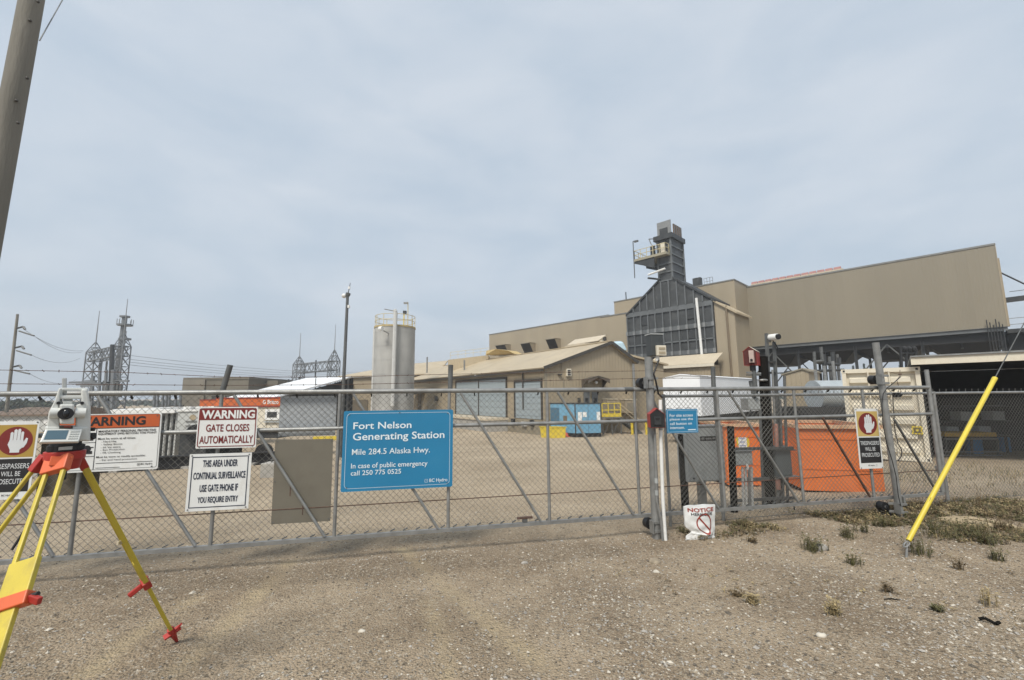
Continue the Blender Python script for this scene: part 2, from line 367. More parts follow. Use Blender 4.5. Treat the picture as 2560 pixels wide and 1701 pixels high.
for k in range(5):
    for q in (.35, DEP-.4):
        c0 = f_+D1*(.4+(LB-.8)*k/4)+D2*q
        part(r, 'column', MB().ibeam(c0+Z*GB, c0+Z*(zb-.75), .22, .24, up=D1, t=.03), steel_d)
for k in range(4):
    for q in (.35, DEP-.4):
        c0 = f_+D1*(.4+(LB-.8)*k/4)+D2*q; c1 = f_+D1*(.4+(LB-.8)*(k+1)/4)+D2*q
        top = Z*(zb-.8)
        if k % 2 == 0: part(r, 'brace', MB().beam(c0+Z*(zb-4.2), (c0+c1)/2+top, .12, .12), galv_d); part(r, 'brace', MB().beam(c1+Z*(zb-4.2), (c0+c1)/2+top, .12, .12), galv_d)
        if q < 1: part(r, 'strut', MB().beam(c0+Z*(zb-3.3), c1+Z*(zb-3.3), .1, .14), steel_d)
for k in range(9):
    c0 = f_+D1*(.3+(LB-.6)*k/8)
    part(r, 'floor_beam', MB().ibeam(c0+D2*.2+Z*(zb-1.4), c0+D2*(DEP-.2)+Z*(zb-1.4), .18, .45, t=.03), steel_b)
# end platform with railing and lamp
pe = f_+D1*LB
part(r, 'platform', MB().obox(pe+D2*1.0+Z*(zb-.5), D1*2.0, D2*6, Z*.34), steel_d)
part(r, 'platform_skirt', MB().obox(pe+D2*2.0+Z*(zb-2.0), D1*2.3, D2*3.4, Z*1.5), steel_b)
mb = MB()
for k in range(5): mb.beam(pe+D1*1.95+D2*(1.05+1.45*k)+Z*(zb-.16), pe+D1*1.95+D2*(1.05+1.45*k)+Z*(zb+.95), .05, .05)
for h in (.4, .95): mb.beam(pe+D1*1.95+D2*1.05+Z*(zb-.16+h), pe+D1*1.95+D2*6.9+Z*(zb-.16+h), .05, .05); mb.beam(pe+D1*.1+D2*1.05+Z*(zb-.16+h), pe+D1*1.95+D2*1.05+Z*(zb-.16+h), .05, .05)
part(r, 'railing', mb, galv)
mb = MB().tube([pe+D1*2.25+D2*1.6+Z*(zb-2), pe+D1*2.25+D2*1.6+Z*(zb+2.7), pe+D1*1.9+D2*1.6+Z*(zb+2.75)], .04); mb.box(pe+D1*1.75+D2*1.6+Z*(zb+2.6), .35, .2, .22); part(r, 'lamp', mb, galv)
part(r, 'end_panel', MB().obox(pe+D1*.051+D2*.9+Z*(zb+.1), D1*.16, D2*.5, Z*(zt-zb-1.2)), siding)
mb = MB()
for k in range(6): mb.beam(pe-D1*(.3+.18*k)-D2*.3+Z*(zb-2.6), pe-D1*(.3+.18*k)-D2*.3+Z*(zb+.2+.25*(k % 3)), .05, .05)
part(r, 'ladder_cage', mb, steel_d)
# walkway beam running off to the right from the house
zc = on_line(2510, 742, bA, D1).z; ps = pe+D2*2.5
mb = MB().beam(ps+D1*.2+Z*zc, ps+D1*9+D2*0+Z*(zc+.25), .5, .42); part(r, 'walkway_beam', mb, steel_d)
part(r, 'handrail', MB().beam(ps+D1*.6+Z*(zc+.75), ps+D1*9+Z*(zc+.85), .05, .05), galv_d)
part(r, 'hanger_rod', MB().cyl(ps+D1*.1+Z*on_line(2500, 665, bA, D1).z, ps+D1*2.6+Z*(zc+.2), .07, 6), steel_d)
# pink trimmed vent ridge on the roof
mb = MB(); mb2 = MB(); q0 = f_+D1*1.0+D2*.7+Z*(zt+.16)
part(r, 'roof_kerb', MB().obox(q0+D1*.2, D1*9.2, D2*.5, Z*.3), roofl)
pink = M('faded_red_sheet', (.30, .145, .13), .6, 0, .15, 2)
for k in range(12): part(r, 'ridge_cap', MB().prism([q0+D1*(.2+.76*k)+Z*.3, q0+D1*(.2+.76*k)+D2*.6+Z*.3, q0+D1*(.2+.76*k)+D2*.3+Z*(.62)], D1*.66), pink)

# boiler hall: tall block meeting the intake house
hC = on_line(1835, 700, bL-D2*0, D1)                 # placed a little in front of the intake house line
hC = at(1835, 700, bL.y-3.6); zh = hC.z
hL = V((hC.x, hC.y, 0)) - D1*0
lft = on_line(1535, 752, hC, D1); LH = (hC-lft).dot(D1)
r = thing('boiler_hall', 'tall tan clad hall behind the grey stack, joined to the raised box', 'building', (hC.x, hC.y, GB))
h0 = V((hC.x, hC.y, 0))-D1*LH
r2w = on_line(1873, 724, hC, D2); DH = max(5, (r2w-hC).dot(D2))
part(r, 'wall', wall_box(MB(), h0, D1, LH, D2, DH, GB, zh), siding_far)
part(r, 'coping', coping(MB(), h0, D1, LH, D2, DH, zh, .14), coping_m)
for px, w_, hh in ((1553, .12, 1.4), (1735, 1.0, 1.3)):
    q = on_line(px, 720, hC, D1); q.z = zh+.1; part(r, 'roof_vent', MB().box(q+D2*1.2+Z*hh/2, w_, w_*.6, hh, x=D1), duct if w_ > .5 else steel_d)
q = on_line(1738, 720, hC, D1); q.z = zh+.12
mb = MB()
for k in range(4): mb.beam(q+D1*(.9+.35*k)+D2*.6, q+D1*(.9+.35*k)+D2*.6+Z*.9, .04, .04)
for hh in (.45, .9): mb.beam(q+D1*.9+D2*.6+Z*hh, q+D1*1.95+D2*.6+Z*hh, .04, .04)
part(r, 'roof_rail', mb, galv)

# duct gable and stack, in front of the hall
fR = at(1782, 753, hC.y-2.2); f0 = V((fR.x, fR.y, 0))
def FP(px, py): return on_line(px, py, f0, D1)
r = thing('exhaust_stack', 'square dark grey steel stack rising from a ribbed gable shaped duct', 'stack', (f0.x, f0.y, GB))
LW = FP(1567, 790); LBt = FP(1569, 882); RB = FP(1785, 885)
sl_ = FP(1647, 703); sr_ = FP(1683, 698); zlow = min(LBt.z, RB.z)-.6
def fxy(p, z): return V((p.x, p.y, z))
ztop_s = FP(1681, 592).z
plate = [fxy(LW, zlow), fxy(fR, zlow), V(fR), fxy(sr_, sr_.z), fxy(sl_, sr_.z), V(LW)]
part(r, 'duct_casing', MB().prism(plate, D2*5.0), duct)
wn_ = (sr_-sl_).dot(D1)
def fp(u, z): return f0-D1*0 + D1*u + Z*z           # u measured along the front from the right edge
uL = (LW-f0).dot(D1); uR = 0; us0 = (sl_-f0).dot(D1); us1 = (sr_-f0).dot(D1); zsh = sr_.z
zb1 = (FP(1567, 790).z+fR.z)/2-.1; zb2 = FP(1676, 823).z; zb3 = FP(1690, 855).z; zb4 = FP(1690, 884).z
def topz(u): return fR.z+(zsh-fR.z)*max(0, min(1, (u-uR)/(us1-uR))) if u > us1 else (LW.z+(zsh-LW.z)*min(1, (u-uL)/(us0-uL)) if u < us0 else zsh)
for zz, hh in ((zb1, .55), (zb2, .5), (zb3, .16), (zb4, .5)): part(r, 'girt', MB().obox(fp(uL+.02, zz-hh/2)-D2*.14, D1*(uR-uL-.04), D2*.14, Z*hh), ductf)
nst = 11
for k in range(nst+1):
    u = uL+.08+(uR-uL-.16)*k/nst
    z1 = topz(u)
    part(r, 'stiffener', MB().obox(fp(u-.07, zb1+.28)-D2*.22, D1*.14, D2*.22, Z*max(.05, z1-zb1-.3)), ductf)
    part(r, 'stiffener', MB().obox(fp(u-.07, zb2+.25)-D2*.2, D1*.14, D2*.2, Z*(zb1-zb2-.53)), ductf)
    part(r, 'stiffener', MB().obox(fp(u-.07, zb3+.08)-D2*.2, D1*.14, D2*.2, Z*(zb2-zb3-.33)), ductf)
    part(r, 'stiffener', MB().obox(fp(u-.07, zb4+.25)-D2*.2, D1*.14, D2*.2, Z*(zb3-zb4-.33)), ductf)
    for zz in (zb2, zb4): part(r, 'bracket', MB().obox(fp(u-.14, zz-.25)-D2*.30, D1*.28, D2*.08, Z*.5), M('bracket_grey', (.22, .225, .225), .5, .2))
for k in (2, 8):
    for zz in (zb1-1.0, zb2-.9):
        u = uL+.08+(uR-uL-.16)*(k+.5)/nst; part(r, 'access_door', MB().obox(fp(u-.42, zz-.5)-D2*.1, D1*.84, D2*.1, Z*.9), steel_d)
part(r, 'downpipe', MB().tube([fp(uR-1.62, fR.z+.55)-D2*.45, fp(uR-1.45, zb4+.8)-D2*.45, fp(uR-1.42, zb4-.5)-D2*.45], .15, 8), white)
# sloping shoulder caps
part(r, 'shoulder_cap', MB().prism([fp(us1, zsh+.02)-D2*.2, fp(uR+.35, fR.z-.16)-D2*.2, fp(uR+.35, fR.z+.12)-D2*.2, fp(us1, zsh+.3)-D2*.2], D2*5.4), steel_d)
part(r, 'shoulder_cap', MB().prism([fp(us0, zsh+.02)-D2*.2, fp(us0, zsh+.25)-D2*.2, fp(uL-.05, LW.z+.16)-D2*.2, fp(uL-.05, LW.z-.1)-D2*.2], D2*5.4), steel_d)
# stack shaft
DSX = 3.1
s0 = fp(us0, 0); s1 = fp(us1, 0); ws = us1-us0
part(r, 'shaft', MB().obox(s0+Z*zsh+D2*.05, D1*ws, D2*DSX, Z*(ztop_s-zsh)), duct)
nb = 5
for k in range(nb+1):
    zz = zsh+(ztop_s-zsh)*k/nb
    mb = MB().obox(s0+Z*(zz-.08)-D2*.07, D1*(ws+.12), D2*.12, Z*.16); mb.obox(s1+Z*(zz-.08)+D2*.06, D1*.12, D2*(DSX-.06), Z*.16)
    part(r, 'band', mb, ductf)
for a in (s0-D1*.03-D2*.09, s1-D1*.15-D2*.09, s1+D1*.0+D2*(DSX-.1)):
    part(r, 'corner_post', MB().obox(a+Z*zsh, D1*.18, D2*.18, Z*(ztop_s-zsh)), ductf)
part(r, 'top_collar', MB().obox(s0+Z*(ztop_s-.1)-D1*.3-D2*.3, D1*(ws+.6), D2*(DSX+.6), Z*.6), steel_d)
zc_ = ztop_s+.5
part(r, 'damper_panel', MB().obox(s0+Z*zc_+D1*.15, D1*1.75, D2*.12, Z*1.75), galv, label='tall upright grey plate on the stack top')
mb = MB().obox(s0+Z*zc_+D1*.5-D2*.1, D1*1.0, D2*.1, Z*.85); part(r, 'hatch_frame', mb, steel_d)
part(r, 'damper_panel', MB().obox(s1+Z*zc_+D2*.6+D1*.05, D1*.12, D2*2.2, Z*1.35), M('rusty_plate', (.16, .10, .07), .7, .2, .3, 3), label='rust streaked upright plate on the stack top')
for k in range(4): part(r, 'rib', MB().obox(s1+Z*zc_+D2*(.65+.6*k)+D1*.17, D1*.08, D2*.12, Z*1.3), ductf)
# service platform on the left
pz = FP(1655, 637).z; pL = -2.65
part(r, 'platform', MB().obox(s0+Z*(pz-.35)+D1*pL-D2*1.0, D1*(ws-pL-.2), D2*.95, Z*.3), M('cream_steel', (.31, .28, .20), .5, .1, .15, 3))
part(r, 'platform', MB().obox(s0+Z*(pz-.35)+D1*pL-D2*.05, D1*(-pL-.05), D2*2.3, Z*.3), MATS['cream_steel'])
mb = MB()
def rail(a, b, n_=4):
    for k in range(n_+1):
        q = a+(b-a)*k/n_; mb.beam(q, q+Z*1.1, .06, .06)
    for h in (.55, 1.1): mb.beam(a+Z*h, b+Z*h, .06, .06)
pa = s0+Z*(pz-.05)+D1*(pL+.05)-D2*.95
rail(pa, pa+D1*(ws-pL-.3), 5); rail(pa, pa+D2*3.1, 3); rail(pa+D1*(ws-pL-.3), pa+D1*(ws-pL-.3)+D2*.8, 1)
part(r, 'railing', mb, M('pale_yellow_paint', (.50, .43, .25), .5, 0, .1, 4))
part(r, 'equipment_box', MB().obox(s0+Z*(pz)+D1*.7-D2*.5, D1*.5, D2*.3, Z*1.3), beige)
part(r, 'doorway', MB().obox(s0+Z*pz+D1*.05-D2*.08, D1*1.15, D2*.1, Z*2.0), black)
for q in (-.9, 2.0): part(r, 'bracket_beam', MB().prism([s0+Z*(pz-.36)+D1*pL+D2*q, s0+Z*(pz-.36)+D2*q, s0+Z*(pz-1.7)+D2*q, s0+Z*(pz-.6)+D1*pL+D2*q], D2*.1), steel_d)
part(r, 'mast', MB().tube([pa+D1*-.1-Z*2.4, pa+D1*-.1+Z*2.4, pa+D1*.3+Z*2.4], .06), galv_d)
part(r, 'floodlight', MB().box(pa+D1*.35+Z*2.3, .5, .25, .2, x=D1), galv_d)
part(r, 'pipe', MB().cyl(s0+D1*-1.0-D2*.7+Z*(pz-2.35), s0+D1*1.1-D2*.4+Z*(pz-1.95), .13, 8), white)
part(r, 'pipe', MB().cyl(s0+D1*-1.3-D2*.2+Z*(pz-2.6), s0+D1*.3-D2*.1+Z*(pz-3.1), .13, 8), steel_d)
mb = MB().tube([s0-D1*.1-D2*.1+Z*(ztop_s-1), s0-D1*.7-D2*.1+Z*(ztop_s-.2), s0-D1*.95-D2*.1+Z*(ztop_s+.5), s0-D1*.2+Z*(ztop_s+.35)], .06); part(r, 'davit', mb, galv_d)
mb = MB().box(s0-D1*.45-D2*.2+Z*(ztop_s-1.4), .45, .5, 1.6, x=D1); part(r, 'junction_cabinet', mb, steel_d)

# side wing right of the duct with a sloping roof edge
r = thing('stack_wing', 'narrow tan clad wing with sloping eave and tall brown downpipe beside the duct', 'building', (f0.x, f0.y, GB))
e1 = on_line(1841, 782, f0, D1); lw = (e1-f0).dot(D1)
a = f0+D1*.06+D2*.1
part(r, 'wall', MB().prism([a+Z*GB, a+D1*(lw-.3)+Z*GB, a+D1*(lw-.3)+Z*(e1.z+.1), a+Z*(fR.z-.1)], D2*4.6), siding_far)
part(r, 'eave', MB().prism([a-D2*.25+Z*(fR.z-.08), a+D1*lw-D2*.25+Z*(e1.z-.12), a+D1*lw-D2*.25+Z*(e1.z+.1), a-D2*.25+Z*(fR.z+.14)], D2*5.1), roofm)
part(r, 'downpipe', MB().tube([a+D1*(lw*.55)-D2*.15+Z*(e1.z+.9), a+D1*(lw*.6)-D2*.15+Z*GB], .11, 8), M('brown_pipe', (.17, .13, .085), .6, 0, .1, 3))
# pale porch roof at the foot of the duct
pA = FP(1644, 897); pB = FP(1812, 886)
zpr = pB.z+.1; q = -D2*2.6
r = thing('porch', 'pale sheet metal lean-to roof at the foot of the grey duct', 'porch', (pA.x, pA.y, GB))
xa = f0+D1*(pA-f0).dot(D1)-D2*.55; xb = f0+D1*(pB-f0).dot(D1)-D2*.55
part(r, 'roof', MB().hexa([xa+q+Z*(zpr-1.25), xb+q+Z*(zpr-1.25), xb+Z*(zpr-.05), xa+Z*(zpr-.05), xa+q+Z*(zpr-1.15), xb+q+Z*(zpr-1.15), xb+Z*(zpr+.05), xa+Z*(zpr+.05)]), roofl)
part(r, 'fascia', MB().obox(xa+q*1.02+Z*(zpr-1.5), xb-xa, D2*.05, Z*.3), beige)
part(r, 'wall', MB().obox(xa+q*.9+Z*GB, xb-xa-D1*.4, D2*2.2, Z*(zpr-1.3-GB)), siding)

# mid block and rear hall left of the duct
mR = FP(1566, 783); mL = FP(1499, 791)
r = thing('mid_block', 'plain tan clad block between the long rear hall and the grey duct', 'building', (mL.x, mL.y, GB))
a = f0+D1*(uL-.05)+D2*.2; ln = (mR-mL).dot(D1)
part(r, 'wall', wall_box(MB(), a-D1*ln, D1, ln, D2, 4.5, GB, mR.z), siding_far)
part(r, 'coping', coping(MB(), a-D1*ln, D1, ln, D2, 4.5, mR.z, .14), coping_m)
q = on_line(1513, 847, a, D1); part(r, 'wall_lamp', MB().box(q-D2*.15, .4, .3, .4, x=D1), trim_d)
rR = at(1520, 799, 62); rL = on_line(1223, 830, rR, D1)
zr = (rR.z+rL.z)/2; ln = (rR-rL).dot(D1)
r = thing('turbine_hall', 'long low tan hall with three dark vent hoods, behind the warehouse', 'building', (rL.x, rL.y, GB))
a = V((rL.x, rL.y, 0))
part(r, 'wall', wall_box(MB(), a, D1, ln, D2, 14, GB, zr), siding_far)
part(r, 'coping', coping(MB(), a, D1, ln, D2, 14, zr, .14), coping_m)
for px, py, ww in ((1252, 872, 24), (1315, 868, 23), (1378, 858, 23)):
    q = on_line(px, py, a, D1); e = on_line(px+ww, py, a, D1); wd = (e-q).dot(D1)
    h = part(r, 'vent_hood', MB().obox(q-D2*1.5-D1*.1+Z*.4, D1*(wd+.2), D2*1.48, Z*.12), siding_d)
    part(r, 'hood_cheek', MB().prism([q+D1*wd-D2*.03+Z*.4, q+D1*wd-D2*1.4+Z*.4, q+D1*wd-D2*.6-Z*1.0, q+D1*wd-D2*.03-Z*1.2], D1*.08), siding, parent=h)
    part(r, 'louvre', MB().prism([q-D2*.1+Z*.39, q-D2*1.35+Z*.39, q-D2*.5-Z*.95, q-D2*.1-Z*1.1], D1*(wd-.03)), black, parent=h)
part(r, 'canvas_cover', MB().prism([at(1214, 888, 53), at(1286, 885, 50), at(1270, 877, 50), at(1240, 873, 51), at(1216, 877, 53)], D2*1.5), M('ochre_canvas', (.50, .38, .18), .7, 0, .1, 3))
# ------------------------------------------------------------------ warehouse
railp = M('pale_rail_paint', (.55, .50, .38), .5)
wA = atz(1366, 1089, GB); wA = V((wA.x, wA.y, 0))
WD = hd(123.7); WG = hd(20)
eAz = at(1366, 918.5, wA.y).z
wD = atz(1008, 953, eAz); WL = (V((wD.x, wD.y, 0))-wA).length
WD = (V((wD.x, wD.y, 0))-wA).normalized()
wB = on_line(1588, 1060, wA, WG); WW = (wB-wA).dot(WG)
eBz = on_line(1585, 905, wA, WG).z; ap = on_line(1522, 857, wA, WG); ua = (ap-wA).dot(WG)
r = thing('warehouse', 'low tan warehouse with pitched sheet roof, gable end and grey roller doors', 'building', (wA.x, wA.y, GB))
gpoly = [wA+Z*GB, wA+WG*WW+Z*GB, wA+WG*WW+Z*eBz, wA+WG*ua+Z*ap.z, wA+Z*eAz]
WN = Z.cross(WG)*-1
part(r, 'gable_wall', MB().prism(gpoly, WD*.2), siding)
part(r, 'side_wall', MB().prism([wA+WD*.2+Z*GB, wA+WD*WL+Z*GB, wA+WD*WL+Z*eAz, wA+WD*.2+Z*eAz], WG*.2), siding)
part(r, 'back_wall', MB().prism([p+WD*(WL-.2) for p in gpoly], WD*.2), siding)
def rpanel(a, b, t=.1):                              # roof plane between two gable points
    d = (b-a); nrm = d.cross(WD).normalized(); nrm = nrm if nrm.z > 0 else -nrm
    o = a-d.normalized()*.35-WD*.35; return MB().obox(o, d+d.normalized()*.37, WD*(WL+.7), nrm*t)
part(r, 'roof_slope', rpanel(wA+Z*eAz, wA+WG*ua+Z*ap.z), roofm)
part(r, 'roof_slope', rpanel(wA+WG*WW+Z*eBz, wA+WG*ua+Z*ap.z), roofm)
part(r, 'ridge_cap', MB().obox(wA+WG*(ua-.25)+Z*(ap.z+.06)-WD*.37, WG*.5, WD*(WL+.74), Z*.08), roofm)
mb = MB().beam(wA+Z*(eAz-.08)-WD*.37-WG*.34, wA+WG*ua+Z*(ap.z-.02)-WD*.37, .06, .26); part(r, 'barge_board', mb, trim_d)
mb = MB().beam(wA+WG*WW+Z*(eBz-.1)-WD*.37+WG*.3, wA+WG*ua+Z*(ap.z-.02)-WD*.37, .06, .26); part(r, 'barge_board', mb, trim_d)
part(r, 'eave_gutter', MB().obox(wA-WG*.5-WD*.3+Z*(eAz-.34), WG*.14, WD*(WL+.6), Z*.16), trim_d)
part(r, 'corner_trim', MB().obox(wA-WD*.03-WG*.03+Z*GB, WG*.16, WD*.16, Z*(eAz-GB-.3)), siding_d)
part(r, 'downpipe', MB().tube([wA-WG*.12+WD*3.0+Z*(eAz-.3), wA-WG*.12+WD*3.0+Z*.5], .06), trim_d)
part(r, 'downpipe', MB().tube([wA+WG*(WW-.05)-WD*.12+Z*(eBz-.2), wA+WG*(WW-.05)-WD*.12+Z*GB], .12, 8), galv)
door_m = M('grey_roller_door', (.30, .345, .365), .5, .1, .05, 3)
def sidep(px, py): return on_line(px, py, wA, WD)
nW = -WG
def side_u(px, py=1000): return (sidep(px, py)-wA).dot(WD)
zd1 = sidep(1322, 1047).z; zd0 = zd1-.0
for (x0, x1, yt, dbl) in ((1142, 1267, 952, True), (1290, 1355, 955, False)):
    u0 = side_u(x1); u1 = side_u(x0); zt2 = sidep((x0+x1)/2, yt).z
    d = part(r, 'roller_door', MB().obox(wA+WD*u0+nW*.05+Z*zd1, WD*(u1-u0), WG*.1, Z*(zt2-zd1)), door_m)
    mb = MB(); mb.obox(wA+WD*(u0-.12)+nW*.14+Z*zd1, WD*.1, WG*.14, Z*(zt2-zd1+.2)); mb.obox(wA+WD*(u1+.02)+nW*.14+Z*zd1, WD*.1, WG*.14, Z*(zt2-zd1+.2)); mb.obox(wA+WD*(u0-.02)+nW*.14+Z*(zt2+.02), WD*(u1-u0+.04), WG*.14, Z*.18)
    part(r, 'door_frame', mb, trim_d, parent=d)
    if dbl: part(r, 'door_mullion', MB().obox(wA+WD*((u0+u1)/2-.06)+nW*.12+Z*zd1, WD*.12, WG*.06, Z*(zt2-zd1)), trim_d, parent=d)
    for k in range(6):
        zz = zd1+(zt2-zd1)*(k+.5)/6; part(r, 'door_rib', MB().obox(wA+WD*u0+nW*.075+Z*zz, WD*(u1-u0), WG*.02, Z*.05), door_m, parent=d)
u0 = side_u(1275); u1 = side_u(1060)
part(r, 'loading_dock', MB().obox(wA+WD*(u0)+nW*2.2+Z*(GB-.1), WD*(u1-u0), WG*2.1, Z*(zd1-GB-.15)), conc)
part(r, 'dock_edge', MB().obox(wA+WD*(u0-.05)+nW*2.3+Z*(zd1-.24), WD*(u1-u0+.1), WG*2.18, Z*.2), roofl)
u2 = side_u(1362)
part(r, 'dock_skirt', MB().obox(wA+WD*(.3)+nW*.35+Z*(GB-.1), WD*(u0-.5), WG*.3, Z*(zd1-GB-.1)), siding_d)
for px in (1297, 1345): part(r, 'dock_bumper', MB().obox(wA+WD*side_u(px)+nW*.6+Z*(zd1-.55), WD*.28, WG*.24, Z*.5), black)
part(r, 'dock_plate', MB().obox(wA+WD*side_u(1327)+nW*.55+Z*(zd1-.6), WD*.6, WG*.16, Z*.35), white)
q = sidep(1195, 940); part(r, 'wall_lamp', MB().box(q+nW*.2, .35, .25, .25, x=WD), white)
q = sidep(1094, 997); part(r, 'wall_fan', MB().cyl(q+nW*.02, q+nW*.35, .3, 12), steel_d)
# entrance hood at the left end of the side wall
q = sidep(1052, 972)
part(r, 'door_hood', MB().prism([q+nW*.05-WD*1.6, q+nW*1.6-WD*1.6-Z*.5, q+nW*1.6+WD*1.6-Z*.5, q+nW*.05+WD*1.6], -Z*.35), steel_d)
for k in (-1.5, 1.5): part(r, 'hood_post', MB().beam(q+nW*1.55+WD*k-Z*.6, q+nW*1.55+WD*k-Z*(q.z-GB), .1, .1), galv)
part(r, 'entrance_door', MB().obox(q+nW*.06-WD*.2-Z*2.8, WD*1.1, WG*.05, Z*2.2), glass)
# gable face fittings
def gab(px, py, off=.03): return on_line(px, py, wA, WG)-WN*0+WN*off
WN = -Z.cross(WG) if (-Z.cross(WG)).y < 0 else Z.cross(WG)
q = gab(1420, 932, .04); part(r, 'louvre_vent', MB().box(q, .42, .3, .62, x=WG), beige)
for k in range(3): part(r, 'louvre_blade', MB().box(q+WN*.17+Z*(-.18+.17*k), .26, .05, .1, x=WG), steel_d)
q = gab(1398, 937, .1); part(r, 'wall_lamp', MB().box(q, .3, .25, .1, x=WG), trim_d)
c0 = gab(1453, 949, .04); c1 = gab(1506, 949, .04); cm = gab(1479, 941.5, .04); hw = (c1-c0).length
hood = M('brown_hood', (.095, .08, .062), .6, 0, .15, 3)
mb = MB(); P = [c0, cm, c1]; F = [p+WN*1.1-Z*.0 for p in P]
mb.prism([F[0], F[1], F[2], F[2]-Z*.36, F[1]-Z*.1, F[0]-Z*.36], WN*-.06)
mb.hexa([P[0]-Z*.06, F[0]-Z*.06, F[1]-Z*.06, P[1]-Z*.06, P[0], F[0], F[1], P[1]]); mb.hexa([P[1]-Z*.06, F[1]-Z*.06, F[2]-Z*.06, P[2]-Z*.06, P[1], F[1], F[2], P[2]])
part(r, 'door_canopy', mb, hood)
part(r, 'canopy_side', MB().prism([c0-Z*.02, c0+WN*1.0-Z*.02, c0-Z*.75], WG*.05), hood); part(r, 'canopy_side', MB().prism([c1-Z*.02, c1+WN*1.0-Z*.02, c1-Z*.75], -WG*.05), hood)
q = gab(1483, 957, .5); part(r, 'canopy_lamp', MB().sph(q, .14, 10, 6), white)
for k, px in enumerate((1459, 1480)):
    a = gab(px, 1010, .03); d = part(r, 'entrance_door', MB().obox(V((a.x, a.y, zd1+.05)), WG*.55, WN*.05, Z*2.15), M('grey_door', (.14, .145, .145), .5, .1, .1, 3))
    part(r, 'door_window', MB().obox(V((a.x, a.y, zd1+1.05))+WG*.12+WN*.05, WG*.3, WN*.02, Z*.65), glass, parent=d)
q = gab(1447, 1000, .05); part(r, 'wall_box', MB().box(q, .22, .12, .34, x=WG), trim_d)
for px, pt, pb in ((1408, 944, 990), (1403, 905, 934)):
    part(r, 'conduit', MB().tube([gab(px, pt, .06), gab(px, pb, .06)], .03), siding_d)
for px, py, hh in ((1068, 893, 1.4), (1161, 901, 1.0)):
    pp_ = on_line(px, py, wA+WG*1.9, WD); part(r, 'roof_pipe', MB().cyl(pp_-Z*hh*1.6, pp_, .1, 8), galv)
pp_ = on_line(1106, 905, wA+WG*3.5, WD)
# annex continuing right behind the gable
aA = wA+WG*(WW+.02)+WD*1.2
eL = on_line(1592, 888, aA, WG); eR = on_line(1692, 912, aA, WG); la = (eR-eL).dot(WG); aA = aA+WG*.05
r = thing('annex', 'small tan lean-to annex right of the warehouse gable', 'building', (aA.x, aA.y, GB))
zl = eL.z; zr_ = eR.z
part(r, 'wall', MB().prism([aA+Z*GB, aA+WG*la+Z*GB, aA+WG*la+Z*(zr_-.1), aA+Z*(zl-.1)], WD*6), siding)
part(r, 'roof', MB().prism([aA-WD*.3-WG*.3+Z*(zl+.02), aA-WD*.3+WG*(la+.3)+Z*(zr_-.12), aA-WD*.3+WG*(la+.3)+Z*(zr_+.03), aA-WD*.3-WG*.3+Z*(zl+.2)], WD*6.6), roofm)
# old long building left of the silo, behind
sR = at(1045, 905, 62); sLd = hd(150)
bz = at(868, 940, 70)
r = thing('side_shop', 'low tan shop with shallow roof behind the silo', 'building', (bz.x, bz.y, GB))
p0 = at(852, 945, 62); p1 = at(1040, 897, 62)
w0 = V((p0.x, p0.y, 0)); w1 = V((p1.x+3, p1.y, 0))
part(r, 'wall', MB().prism([w0+Z*GB, w1+Z*GB, w1+Z*(p0.z+.3), w0+Z*p0.z], V((0, 8, 0))), siding)
rz0 = at(852, 945, 61.5); rz1 = at(1045, 921, 61.5); t0 = at(985, 906, 68); t1 = at(1075, 902, 68)
part(r, 'roof', MB().hexa([w0+V((-.3, -.4, p0.z)), w1+V((.3, -.4, p0.z+.3)), w1+V((.3, 9, p0.z+2.9)), w0+V((6.3, 9, p0.z+2.3)), w0+V((-.3, -.4, p0.z+.2)), w1+V((.3, -.4, p0.z+.5)), w1+V((.3, 9, p0.z+3.1)), w0+V((6.3, 9, p0.z+2.5))]), roofm)
q = at(888, 1010, 61.9); part(r, 'shop_door', MB().obox(V((q.x-2.2, 61.9, GB)), V((4.0, 0, 0)), V((0, .2, 0)), Z*(at(880, 1000, 61.9).z-GB)), M('brown_door', (.13, .105, .07), .6, 0, .1, 2))
q = at(879, 963, 61.8); part(r, 'wall_lamp', MB().box(q, .4, .3, .3), trim_d)

# roof furniture between the warehouse and the halls
r = thing('roof_railing', 'thin pale railing on the far roof left of the ochre cover', 'railing', at(1170, 895, 54))
for k in range(6): a_ = at(1126+19*k, 897-2.3*k, 54); part(r, 'rail_post', MB().beam(a_, a_+Z*.8, .05, .05), railp)
for h in (.4, .8): part(r, 'rail', MB().beam(at(1126, 897, 54)+Z*h, at(1221, 885.5, 54)+Z*h, .05, .05), railp)
part(r, 'roof_slab', MB().obox(at(1120, 899, 54)-Z*1.5, at(1221, 887, 54)-at(1120, 899, 54), V((0, 3, 0)), Z*1.45), roofm)
r = thing('ridge_vent', 'long pale slatted roof vent just above the warehouse ridge', 'roof vent', at(1450, 858, 48))
for k in range(7): a_ = at(1418+11*k, 864-1.6*k, 50-.5*k); part(r, 'slat', MB().prism([a_, a_+D1*.62, a_+D1*.72+D2*1.4+Z*.75, a_+D2*1.4+Z*.75+D1*.1], Z*.06), roofl)
part(r, 'kerb', MB().obox(at(1412, 872, 50), at(1505, 857, 46.5)-at(1412, 872, 50), D2*.3, Z*.3), roofl)
part(r, 'base', MB().obox(at(1412, 872, 50)-Z*3, at(1505, 857, 46.5)-at(1412, 872, 50), D2*2, Z*2.95), siding)
r = thing('tarp', 'pale blue tarp bundle on the roof behind the warehouse apex', 'tarp', at(1545, 862, 46))
part(r, 'sheet', MB().hexa([at(1524, 872, 45), at(1568, 878, 45), at(1566, 872, 47), at(1530, 868, 47), at(1530, 856, 45), at(1558, 855, 45), at(1553, 853, 47), at(1534, 854, 47)]), M('pale_blue_tarp', (.42, .56, .64), .6, 0, .15, 2), bevel=.15)
